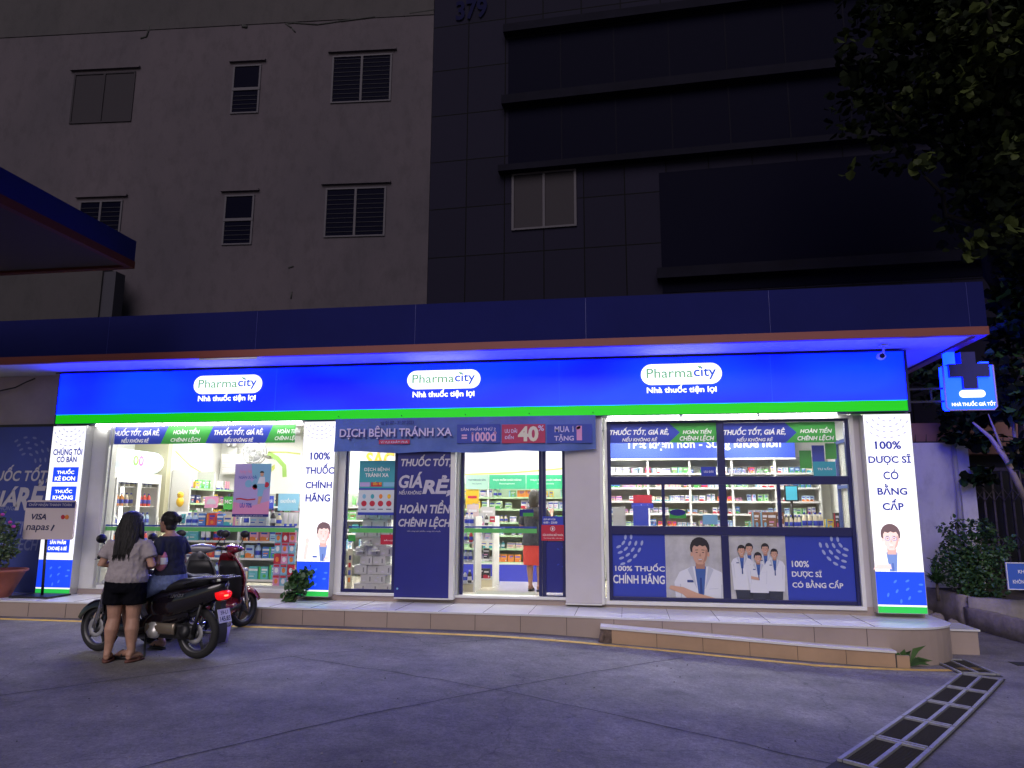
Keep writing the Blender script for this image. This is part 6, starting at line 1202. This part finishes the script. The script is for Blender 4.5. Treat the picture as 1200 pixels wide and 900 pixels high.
w2_.box(mb, s0, s1, .002, .05, z0 - .05, z0, FRM); w2_.box(mb, s0, s1, .002, .05, z1, z1 + .05, FRM); f_ = mb.build('window', off); mb = MB(); w2_.box(mb, s0, s1, .003, .012, z0, z1, SHUT); mb.build('pane', f_)
mb = MB(); a = H(535, 3); b = H(571, 21); q = w2_.p + w2_.d * a[0] - w2_.n * .05; letters(mb, '379', (q.x, q.y, b[1]), w2_.d, (0, 0, 1), b[0] - a[0], a[1] - b[1], mat('dark_blue_letters', (.008, .008, .035), .8, spec=.05), .03); mb.build('house_number', off)

# petrol station canopy, upper left
X_ = -6.4; ZB, ZT = 4.86, 5.35
p = None
def onx(u, v, x): r = ray(u, v); return CAM + r * ((x - CAM.x) / r.x)
a0 = onx(160, 283, X_); a1 = onx(159, 316, X_); YE = a0.y
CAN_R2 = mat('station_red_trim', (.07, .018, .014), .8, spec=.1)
pc = thing('station_canopy', 'dark blue canopy edge with red trim reaching in from the upper left', 'canopy', (X_, 0, a1.z))
ZB, ZT = a1.z, a0.z
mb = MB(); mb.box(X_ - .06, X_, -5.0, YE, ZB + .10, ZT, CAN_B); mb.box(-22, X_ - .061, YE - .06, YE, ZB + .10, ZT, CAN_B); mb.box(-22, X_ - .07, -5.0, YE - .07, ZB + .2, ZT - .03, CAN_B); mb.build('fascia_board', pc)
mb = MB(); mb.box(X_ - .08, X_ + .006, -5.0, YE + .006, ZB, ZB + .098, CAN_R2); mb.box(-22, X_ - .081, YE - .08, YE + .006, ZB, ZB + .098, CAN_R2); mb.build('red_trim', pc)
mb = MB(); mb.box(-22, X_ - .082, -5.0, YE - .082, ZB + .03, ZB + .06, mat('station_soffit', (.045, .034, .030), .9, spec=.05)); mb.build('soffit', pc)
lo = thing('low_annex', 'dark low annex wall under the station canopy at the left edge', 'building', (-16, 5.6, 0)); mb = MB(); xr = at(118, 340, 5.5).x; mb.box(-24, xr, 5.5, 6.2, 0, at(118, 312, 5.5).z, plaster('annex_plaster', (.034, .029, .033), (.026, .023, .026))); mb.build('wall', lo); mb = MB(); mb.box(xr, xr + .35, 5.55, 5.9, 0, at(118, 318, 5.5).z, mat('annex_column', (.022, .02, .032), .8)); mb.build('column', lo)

# ================================================================== RIGHT SIDE: boundary wall, gate, planter
o = thing('boundary_wall', 'pale lilac looking boundary wall with a reddish cap and iron spikes', 'wall', (5.7, 4, -.25)); LW_ = plaster('pale_wall_plaster', (.78, .76, .76), (.64, .62, .62))
zt = at(1072, 519, 4).z; xe = at(1142, 600, 4).x
mb = MB(); mb.box(3.6, xe, 4, 4.2, -.3, zt, LW_); mb.build('wall', o)
mb = MB(); mb.box(3.6, 9.5, 4.25, 4.6, zt - .2, at(1072, 496, 4.25).z, mat('reddish_render', (.30, .15, .13), .8, var=.15, scale=2)); mb.build('cap', o)
mb = MB(); mb.tube([(3.6, 4.1, zt + .02), (9.3, 4.1, zt + .02)], .014, BLACK, 6)
for k in range(30): x = 3.7 + k * .19; mb.tube([(x, 4.1, zt), (x + .02, 4.1, zt + .17)], [.012, .004], BLACK, 5)
mb.build('spikes', o)
mb = MB(); a = at(1117, 520, 3.94); b = at(1122, 640, 3.94); mb.tube([(a.x, 3.94, a.z + .1), (a.x + .01, 3.94, 1.8), (b.x, 3.94, b.z - 1)], .045, mat('drain_pipe_pale', (.46, .45, .46), .5), 8); mb.build('drain_pipe', o)
mb = MB(); mb.box(xe, xe + .001, 4, 4.2, -.3, 2.0, LW_); xg = at(1130, 548, 3.9).x; mb.box(at(1124, 560, 3.9).x, at(1141, 560, 3.9).x, 3.86, 3.998, -.3, at(1130, 551, 3.9).z, LW_); mb.build('gate_pier', o)
gt = thing('folding_gate', 'rusty grey folding iron gate beside the pale boundary wall', 'gate', (7.4, 4.05, -.25)); GI = mat('gate_iron', (.13, .105, .12), .6, .3, var=.3, scale=10)
zg_ = at(1150, 552, 4.05).z; mb = MB(); x = xe + .03; xs2 = []
while x < 9.3: mb.box(x, x + .035, 4.03, 4.07, -.2, zg_, GI); xs2.append(x); x += .16
mb.build('vertical_bar', gt, kind='stuff')
mb = MB()
for z in (.2, .9, zg_ - .55): 
    for a, b in zip(xs2, xs2[1:]): mb.tube([(a + .018, 4.02, z), (b + .018, 4.02, z + .22)], .009, GI, 4); mb.tube([(a + .018, 4.015, z + .22), (b + .018, 4.015, z)], .009, GI, 4)
mb.build('lattice', gt)
mb = MB(); mb.box(xe + .02, 9.4, 4.0, 4.1, zg_, zg_ + .06, GI); mb.build('rail', gt)
mb = MB(); mb.box(xe, 9.6, 4.6, 4.7, -.3, 3.0, mat('dark_yard_wall', (.02, .02, .024), .9)); tag(mb.build('yard_wall'), 'dark wall behind the folding gate at the right', 'wall')
STN = mat('old_stone', (.26, .225, .20), .9, var=.35, scale=4, bump=.8, bscale=9); STN2 = mat('concrete_kerb', (.30, .27, .25), .9, var=.25, scale=5, bump=.4, bscale=18)
pl = thing('planter_wall', 'low weathered stone planter wall below the bush at the right', 'planter', (5.5, 2.2, -.25))
def stonewall(mb, pts, th, z0, z1, m):
    n = len(pts); rnd = lambda a: random.uniform(-a, a); vs = []
    fine = []
    for (x0, y0), (x1, y1) in zip(pts, pts[1:]):
        k = max(2, int(math.hypot(x1 - x0, y1 - y0) / .15)); fine += [(x0 + (x1 - x0) * i / k, y0 + (y1 - y0) * i / k) for i in range(k)]
    fine.append(pts[-1]); rs = []
    for i, p_ in enumerate(fine):
        a = V(fine[max(0, i - 1)]); b = V(fine[min(len(fine) - 1, i + 1)]); d = (b - a).normalized(); q = V((-d.y, d.x))
        rs.append([(p_[0] + q.x * s_ * th / 2 + rnd(.012), p_[1] + q.y * s_ * th / 2 + rnd(.012), z + rnd(.012)) for s_, z in ((-1, z0), (-1, (z0 + z1) / 2), (-1, z1), (0, z1 + .01), (1, z1), (1, z0))])
    mb.rings(rs, m)
mb = MB(); stonewall(mb, [(5.15, 3.7), (5.28, 3.3), (5.36, 2.45)], .16, -.3, .22, STN); mb.build('stone_face', pl)
mb = MB(); stonewall(mb, [(5.37, 2.42), (6.0, 2.2), (7.6, 2.0)], .22, -.3, .20, STN2); mb.build('kerb', pl)
mb = MB(); stonewall(mb, [(5.37, 2.40), (5.42, 1.6), (5.5, .8), (5.6, .2)], .16, -.3, .05, STN); mb.build('lower_face', pl)
mb = MB(); mb.add([(5.35, 2.4, .14), (5.25, 3.4, .16), (5.1, 3.98, .2), (8.5, 3.98, .2), (8, 2.1, .14)], [(0, 1, 2, 3, 4)][:1], mat('planter_soil', (.05, .04, .03), .95, var=.4, scale=8)); mb.build('soil', pl)
for k, (x, y, s_) in enumerate(((5.05, 2.9, .13), (4.92, 2.6, .10), (5.12, 2.45, .09), (4.75, 2.9, .07), (5.0, 3.3, .16))):
    mb = MB(); mb.ell((x, y, gz(x) + s_ * .4), (s_, s_ * .8, s_ * .7), STN, 9, 6); mb.v = [(a + random.uniform(-.02, .02), b + random.uniform(-.02, .02), c + random.uniform(-.015, .015)) for a, b, c in mb.v]
    tag(mb.build('rock'), ('largest front grey rock at the foot of the planter wall', 'mid sized rock left of the planter wall foot', 'small rock near the planter corner', 'smallest loose rock beside the platform end', 'big rock at the back against the planter wall')[k], 'rock')
pbs = thing('notice_board', 'small blue notice with white words at the right edge by the gate', 'sign', (5.6, 1.8, .3)); x0, z0, x1, z1 = rc(1181, 660, 1225, 690, 1.8)
mb = MB(); mb.box(x0, x1, 1.8, 1.82, z0, z1, mat('notice_blue', (.04, .12, .45), .5)); mb.box(x0 - .012, x0, 1.795, 1.825, z0 - .012, z1 + .012, WHITEV); mb.box(x0, x1, 1.795, 1.825, z1, z1 + .012, WHITEV); mb.box(x0, x1, 1.795, 1.825, z0 - .012, z0, WHITEV); mb.build('board', pbs)
mb = MB(); word(mb, 'KHU VỰC', 1193, 667, 1217, 673, 1.796, WHITEV, .02); word(mb, 'KHÔNG ĐẬU XE', 1187, 678, 1222, 685, 1.796, WHITEV, .02); mb.build('lettering', pbs)
mb = MB(); mb.tube([((x0 + x1) / 2, 1.83, -.26), ((x0 + x1) / 2, 1.83, z0)], .018, GI); mb.build('post', pbs)

# drain grates
DR = thing('drain_channel', 'flat drain channel with painted dark shade running from the platform across the forecourt', 'drain', (3, -2.5, -.25))
pth = [V((3.84, -.52)), V((3.86, -1.42)), V((1.60, -5.02)), V((.3, -7.1))]
mb = MB()
for a, b in zip(pth, pth[1:]):
    d = (b - a).normalized(); q = V((-d.y, d.x)) * .215
    n = 12; vs = []
    for i in range(n + 1): c = a.lerp(b, i / n); vs += [(c.x + q.x, c.y + q.y, gz(c.x + q.x) + .005), (c.x - q.x, c.y - q.y, gz(c.x - q.x) + .005)]
    mb.add(vs, [(2 * i, 2 * i + 1, 2 * i + 3, 2 * i + 2) for i in range(n)], JOINT)  # flat strip just above ground, the channel's inner shade painted near-black
mb.build('channel', DR)
SLATM = mat('dark_slat', (.035, .033, .036), .8, spec=.2)  # slats coloured near-black, far darker than the grate frame
def grate(a, b, lab):
    a, b = V(a), V(b); c = (a + b) / 2; o = thing('drain_grate', lab, 'drain grate', (c.x, c.y, gz(c.x)), 0, 'drain grates in a row'); d = (b - a).normalized(); q = V((-d.y, d.x)); L = (b - a).length
    def bar(mb, p0, p1, w_, h0, h1, m):
        e = (p1 - p0).normalized(); s_ = V((-e.y, e.x)) * w_ / 2; P = [p0 + s_, p0 - s_, p1 - s_, p1 + s_]; mb.add([(p.x, p.y, gz(p.x) + h) for h in (h0, h1) for p in P], [(0, 1, 2, 3), (4, 5, 6, 7), (0, 1, 5, 4), (1, 2, 6, 5), (2, 3, 7, 6), (3, 0, 4, 7)], m)
    mb = MB()
    for s_ in (-.19, 0, .19): bar(mb, a + q * s_ + d * .012, b + q * s_ - d * .012, .029, .007, .026, STEEL)
    for k in (.03, L - .03): bar(mb, a + d * k - q * .168, a + d * k + q * .168, .03, .006, .026, STEEL)
    mb.build('frame', o); mb = MB(); n = int(L / .035)
    for k in range(2, n - 1):
        p = a + d * L * k / n
        for s_ in (-1, 1): bar(mb, p + q * s_ * .022, p + q * s_ * .167, .006, .006, .016, SLATM)
    mb.build('slats', o)
L_ = [pth[1] + (pth[2] - pth[1]).normalized() * k for k in (.08, .93, 1.78, 2.63, 3.48, 4.33, 5.2, 6.1)]
wd_ = ['first drain grate below the bend', 'second drain grate from the bend', 'third drain grate from the bend', 'fourth drain grate from the bend', 'fifth drain grate at the picture bottom', 'sixth grate partly outside the picture bottom', 'last grate beyond the picture bottom']
for k in range(5): grate(L_[k], L_[k + 1], wd_[k])
grate(pth[0], pth[1] + V((0, .05)), 'short drain grate between the bend and the rounded platform end')
mb = MB(); c = V((4.7, -.62)); mb.box(4.55, 4.9, -.72, -.5, -.249, -.243, JOINT)
o = tag(mb.build('drain_cover'), 'small dark square drain cover at the right edge of the yard', 'drain cover')

# ================================================================== PLANTS
def leafmesh(pts, size, ms, flat=.3, shape=1.0, up=.4):
    mb = MB()
    for p in pts:
        s_ = size * random.uniform(.6, 1.25); d = V((random.gauss(0, 1), random.gauss(0, 1), random.gauss(-.2, .6))).normalized(); n_ = V((random.gauss(0, flat + .4), random.gauss(-.2, flat + .4), random.gauss(up + .3, .5))).normalized(); t_ = d.cross(n_)
        if t_.length < .1: continue
        t_.normalize(); n_ = t_.cross(d); p = V(p); w_ = s_ * .36 * shape
        mb.add([p, p + d * s_ * .35 + t_ * w_ + n_ * s_ * .10, p + d * s_ * .75 + t_ * w_ * .7 + n_ * s_ * .08, p + d * s_, p + d * s_ * .75 - t_ * w_ * .7 + n_ * s_ * .08, p + d * s_ * .35 - t_ * w_ + n_ * s_ * .10, p + d * s_ * .5], [(0, 1, 6), (1, 2, 6), (2, 3, 6), (3, 4, 6), (4, 5, 6), (5, 0, 6)], random.choice(ms))
    return mb
def blob(c, r, n): 
    out = []
    while len(out) < n:
        v = V((random.uniform(-1, 1), random.uniform(-1, 1), random.uniform(-1, 1)))
        if .35 < v.length < 1: out.append((c[0] + v.x * r[0], c[1] + v.y * r[1], c[2] + v.z * r[2]))
    return out
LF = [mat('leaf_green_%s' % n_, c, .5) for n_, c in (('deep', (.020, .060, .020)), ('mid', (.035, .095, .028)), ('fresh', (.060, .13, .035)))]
LT = [mat('tree_leaf_%s' % n_, c, .7, spec=.04) for n_, c in (('deep', (.004, .006, .004)), ('mid', (.007, .010, .005)), ('olive', (.010, .014, .006)))]  # near-black leaf tones put the crown's darkness into the colour
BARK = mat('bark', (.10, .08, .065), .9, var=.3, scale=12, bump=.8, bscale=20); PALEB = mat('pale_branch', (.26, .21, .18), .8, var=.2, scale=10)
# shrub on the planter
o = thing('shrub', 'bushy green shrub leaning over the stone planter by the gate', 'shrub', (5.75, 2.9, .14))
def b_at(u, v, y): p = at(u, v, y); return (p.x, p.y, p.z)
pts = []
for u, v, y, r_, n in ((1110, 660, 2.9, .22, 260), (1125, 640, 3.0, .28, 420), (1150, 622, 3.1, .22, 300), (1140, 660, 2.8, .30, 520), (1128, 680, 2.7, .22, 300), (1163, 655, 3.0, .26, 300), (1158, 685, 2.75, .26, 260), (1110, 622, 3.2, .14, 60), (1122, 615, 3.2, .12, 50), (1175, 640, 3.1, .2, 90), (1142, 695, 2.6, .16, 120)): pts += blob(b_at(u, v, y), (r_ * 1.15, r_, r_), n)
leafmesh(pts, .075, LF).build('foliage', o)
mb = MB()
for u, v in ((1110, 650), (1125, 630), (1150, 615), (1165, 640), (1120, 615)): p = b_at(u, v, 3.0); mb.tube([(5.7, 2.9, .14), ((5.7 + p[0]) / 2, 2.95, .5), p], [.022, .014, .006], BARK, 6)
mb.build('stem', o)
o = thing('spiky_plant', 'spiky leaved plant at the left foot of the planter shrub', 'plant', (5.2, 3.0, .15)); c = V(b_at(1098, 684, 2.75)); mb = MB()
for k in range(70):
    a = random.uniform(0, 6.28); e = random.uniform(.1, 1.3); L = random.uniform(.25, .42); d = V((math.cos(a) * math.cos(e), math.sin(a) * math.cos(e), math.sin(e))); s_ = V((-math.sin(a), math.cos(a), 0)) * .014
    m1 = c + d * L * .5 + V((0, 0, .02)); tip = c + d * L - V((0, 0, .05)); mb.add([c - s_, c + s_, m1 + s_ * 1.2, m1 - s_ * 1.2, tip], [(0, 1, 2, 3), (3, 2, 4)], random.choice(LF))
mb.build('leaves', o); mb = MB(); mb.tube([(c.x, c.y, .1), c], [.03, .02], BARK); mb.build('stem', o)
# small creeper by the middle light box
o = thing('creeper_plant', 'small trailing green plant growing at the foot of the middle light box', 'plant', (-4.95, -.3, .22)); pts = []
for u, v, r_, n in ((352, 673, .09, 34), (345, 684, .11, 40), (338, 698, .08, 30), (360, 672, .07, 24), (352, 690, .1, 34), (343, 705, .07, 24), (358, 682, .06, 16)): pts += blob(b_at(u, v, -.28), (r_, .05, r_), n)
leafmesh(pts, .085, LF[1:], shape=1.9).build('foliage', o); mb = MB()
for u, v in ((352, 670), (361, 671), (343, 680)): p = b_at(u, v, -.28); q = b_at(346, 703, -.28); mb.tube([(q[0], -.3, .222), ((p[0] + q[0]) / 2 - .02, -.29, (p[2] + .22) / 2), p], [.008, .006, .004], BARK, 5)
mb.build('stem', o)
# weed by the step end
o = thing('weed_plant', 'small broad leaved weed at the right end of the low step', 'plant', (3.2, -1.05, -.24)); mb = MB(); c = V((3.22, -1.06, -.24))
for k in range(16):
    a = random.uniform(-.4, 3.6); L = random.uniform(.16, .36); d = V((math.cos(a), -.25 + .2 * math.sin(a), .55 + random.random() * .4)).normalized(); s_ = d.cross(V((0, 1, 0))).normalized() * .035
    m1 = c + d * L * .6; tip = c + d * L + V((.05, -.02, -.07)); mb.add([c, m1 + s_, tip, m1 - s_], [(0, 1, 2, 3)], random.choice(LF))
mb.build('leaves', o); mb = MB(); mb.tube([c, c + V((.01, -.01, .08))], .008, BARK, 5); mb.build('stem', o)
# flower pot at the left edge
o = thing('flower_pot', 'terracotta pot of flowering plant at the left edge of the platform', 'flower pot', (-9.35, -.62, .22)); cx = at(-4, 680, -.62).x; zt = at(0, 667, -.62).z; TER = mat('terracotta', (.34, .10, .06), .7, var=.15, scale=6)
mb = MB(); mb.lathe([(.0, .222), (.20, .222), (.26, .36), (.36, zt - .05), (.40, zt - .03), (.40, zt), (.35, zt), (.33, zt - .04), (0, zt - .05)], (cx, -.62, 0), TER, 28); mb.build('pot', o)
pts = []
for u, v, r_, n in ((2, 640, .22, 330), (-8, 655, .22, 200), (8, 622, .15, 140), (-6, 612, .16, 120), (10, 648, .1, 90)): pts += blob(b_at(u, v, -.62), (r_, r_, r_), n)
leafmesh(pts, .065, [mat('pot_leaf_pale', (.14, .19, .09), .5), mat('pot_leaf', (.07, .13, .05), .5)]).build('foliage', o)
mb = MB(); mb.tube([(cx, -.62, zt - .05), (cx + .02, -.62, zt + .2), (cx + .06, -.62, zt + .42)], [.02, .014, .008], BARK, 6); mb.build('stem', o)
mb = MB()
for u, v in ((16, 617), (12, 612), (3, 603)): p = b_at(u, v, -.7); mb.ell(p, (.03, .03, .025), mat('flower_magenta', (.55, .06, .35), .5), 8, 5)
mb.build('flower', o)
# big tree at the right edge
o = thing('street_tree', 'large dark tree with hanging roots and broad leaves along the right edge', 'tree', (6.25, 1.6, .0))
mb = MB(); T0 = V((7.0, 3.2, -.2))
mb.tube([T0, (7.0, 3.2, 1.2), (6.95, 3.1, 2.6), (6.85, 2.6, 4.4)], [.30, .25, .24, .22], BARK, 14); mb.tube([(6.85, 2.6, 4.4), (6.5, 2.1, 5.4), (6.2, 1.7, 6.5), (6.0, 1.6, 8.5)], [.22, .19, .15, .06], mat('painted_shade_bark', (.014, .012, .011), .95, spec=.05), 12)  # upper trunk's shade painted as a much darker bark colour
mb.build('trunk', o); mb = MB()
for a in range(12): q = V((random.uniform(-.30, .15), random.uniform(-.3, .0), 0)); mb.tube([V((6.85, 2.7, 4.1)) + q, V((6.93, 3.0, 2.6)) + q * 1.15, V((6.95, 3.1, .0)) + q * 1.3], [.02, .016, .02], PALEB, 5)
mb.build('hanging_root', o, kind='stuff'); mb = MB()
limbs = [((6.4, 1.8, 4.2), (5.6, 1.2, 5.6), (4.6, .6, 6.6)), ((6.3, 1.75, 5.2), (5.4, 1.6, 7.2), (4.2, 1.2, 8.4)), ((6.2, 1.7, 6.3), (5.9, .8, 8.0), (5.4, 0, 9.3)), ((6.4, 1.8, 4.4), (6.4, .4, 5.2), (6.0, -1, 5.6)), ((6.2, 1.7, 6.5), (5.6, 2.4, 8), (4.8, 2.8, 9))]
LIMB = mat('painted_shade_limb', (.012, .011, .010), .95, spec=.05)  # bark colour darkened so the limbs stay lost in the dark
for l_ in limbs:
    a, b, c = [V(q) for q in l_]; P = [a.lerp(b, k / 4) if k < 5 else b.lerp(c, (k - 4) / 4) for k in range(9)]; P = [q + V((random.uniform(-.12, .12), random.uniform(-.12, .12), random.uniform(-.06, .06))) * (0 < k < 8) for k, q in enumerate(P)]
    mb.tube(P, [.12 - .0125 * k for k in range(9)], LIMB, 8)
p, q, r_ = b_at(1204, 590, 1.3), b_at(1180, 540, 1.3), b_at(1160, 512, 1.3); mb.tube([p, q, r_, b_at(1140, 495, 1.3)], [.05, .042, .032, .015], PALEB, 8); mb.tube([q, b_at(1166, 505, 1.3), b_at(1158, 485, 1.3)], [.03, .018, .008], PALEB, 6)
mb.tube([b_at(1180, 440, 1.3), b_at(1186, 480, 1.4), b_at(1190, 520, 1.4), b_at(1200, 560, 1.4)], [.03, .03, .026, .02], PALEB, 6); mb.build('branch', o)
pts = []
for u, v, y, r_, n in ((1180, 440, 1.2, .4, 110), (1150, 505, 3.4, .28, 70), (1120, 492, 3.7, .32, 75), (1115, 512, 3.7, .16, 30), (1100, 455, 3.7, .4, 80), (1085, 440, 3.7, .4, 60), (1186, 400, 1.4, .35, 100), (1195, 360, 1.2, .5, 220), (1145, 520, 3.4, .18, 40), (1155, 555, 3.6, .17, 40), (1140, 560, 3.6, .13, 26), (1195, 470, 1.2, .35, 150), (1170, 470, 3.0, .34, 90), (1198, 530, 1.3, .25, 70)): pts += blob(b_at(u, v, y), (r_, r_ * .7, r_), n)
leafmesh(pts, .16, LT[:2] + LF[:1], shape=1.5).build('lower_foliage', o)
pts = []; rnd = random.Random(3)
for _ in range(95): pts += blob(b_at(rnd.uniform(1000, 1230), rnd.uniform(-60, 180), rnd.uniform(.2, 2.8)), (.5, .5, .5), 40)
for _ in range(60): pts += blob(b_at(rnd.uniform(1125, 1240), rnd.uniform(-40, 330), rnd.uniform(.2, 1.6)), (.5, .5, .5), 40)
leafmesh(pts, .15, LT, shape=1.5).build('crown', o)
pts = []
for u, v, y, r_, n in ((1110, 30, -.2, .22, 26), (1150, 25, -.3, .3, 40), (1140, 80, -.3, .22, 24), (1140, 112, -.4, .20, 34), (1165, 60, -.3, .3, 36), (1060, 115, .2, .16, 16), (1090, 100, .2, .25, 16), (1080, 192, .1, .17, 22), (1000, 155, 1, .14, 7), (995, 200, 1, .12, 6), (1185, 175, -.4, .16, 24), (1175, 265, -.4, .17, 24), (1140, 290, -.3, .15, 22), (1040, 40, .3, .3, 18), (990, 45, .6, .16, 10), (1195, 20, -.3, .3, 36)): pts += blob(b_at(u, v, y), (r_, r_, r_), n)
leafmesh(pts, .155, [mat('painted_lit_leaf', (.036, .047, .012), .6, spec=.1), mat('painted_lit_leaf_dull', (.020, .027, .009), .6, spec=.1)], shape=1.5).build('painted_lit_foliage', o)  # clumps that catch light, painted as a lighter leaf colour
# fallen leaves
LY = mat('dry_leaf', (.42, .32, .10), .7)
for k, (u, v, lab) in enumerate(((1042, 783, 'pale fallen leaf on the yellow line near the step end'), (1128, 724, 'yellow fallen leaf close to the planter foot'), (1189, 743, 'larger yellow fallen leaf near the right edge'), (1156, 730, 'pale fallen leaf in the yard beside the planter'))):
    r = ray(u, v); z = gz(3.6); p = CAM + r * ((z - CAM.z) / r.z); mb = MB(); a = k * 1.1; d = V((math.cos(a), math.sin(a), 0)) * .09; s_ = V((-d.y, d.x, 0)) * .4; c = V((p.x, p.y, z + .012))
    mb.add([c - d, c + s_ + V((0, 0, .012)), c + d + V((0, 0, .02)), c - s_ + V((0, 0, .008)), c + V((0, 0, .004))], [(0, 1, 4), (1, 2, 4), (2, 3, 4), (3, 0, 4)], LY); tag(mb.build('fallen_leaf'), lab, 'leaf')
mb = MB()
for u, v in ((777, 880), (783, 880)): r = ray(u, v); z = gz(.9); p = CAM + r * ((z - CAM.z) / r.z); mb.add([(p.x - .02, p.y - .012, z + .01), (p.x + .025, p.y - .008, z + .012), (p.x + .018, p.y + .02, z + .014), (p.x - .022, p.y + .016, z + .01)], [(0, 1, 2, 3)], WHITEV)
tag(mb.build('paper_scrap'), 'tiny torn white paper scrap lying on the open forecourt', 'litter')
# grit and small litter lying loose on the forecourt
rg = random.Random(5); mb = MB(); GRIT = mat('grit', (.22, .20, .18), .9); GRIT2 = mat('grit_dark', (.04, .035, .03), .9)
for _ in range(420):
    x, y = rg.uniform(-6.5, 4.6), rg.uniform(-8, -1.3); s_ = rg.uniform(.004, .011); z = gz(x); a = rg.uniform(0, 3)
    c, d = math.cos(a) * s_, math.sin(a) * s_; mb.add([(x + c, y + d, z), (x - d, y + c, z), (x - c, y - d, z), (x + d, y - c, z), (x, y, z + s_ * .9)], [(0, 1, 4), (1, 2, 4), (2, 3, 4), (3, 0, 4)], rg.choice((GRIT, GRIT, GRIT2)))
g_ = mb.build('gravel'); g_['kind'] = 'stuff'
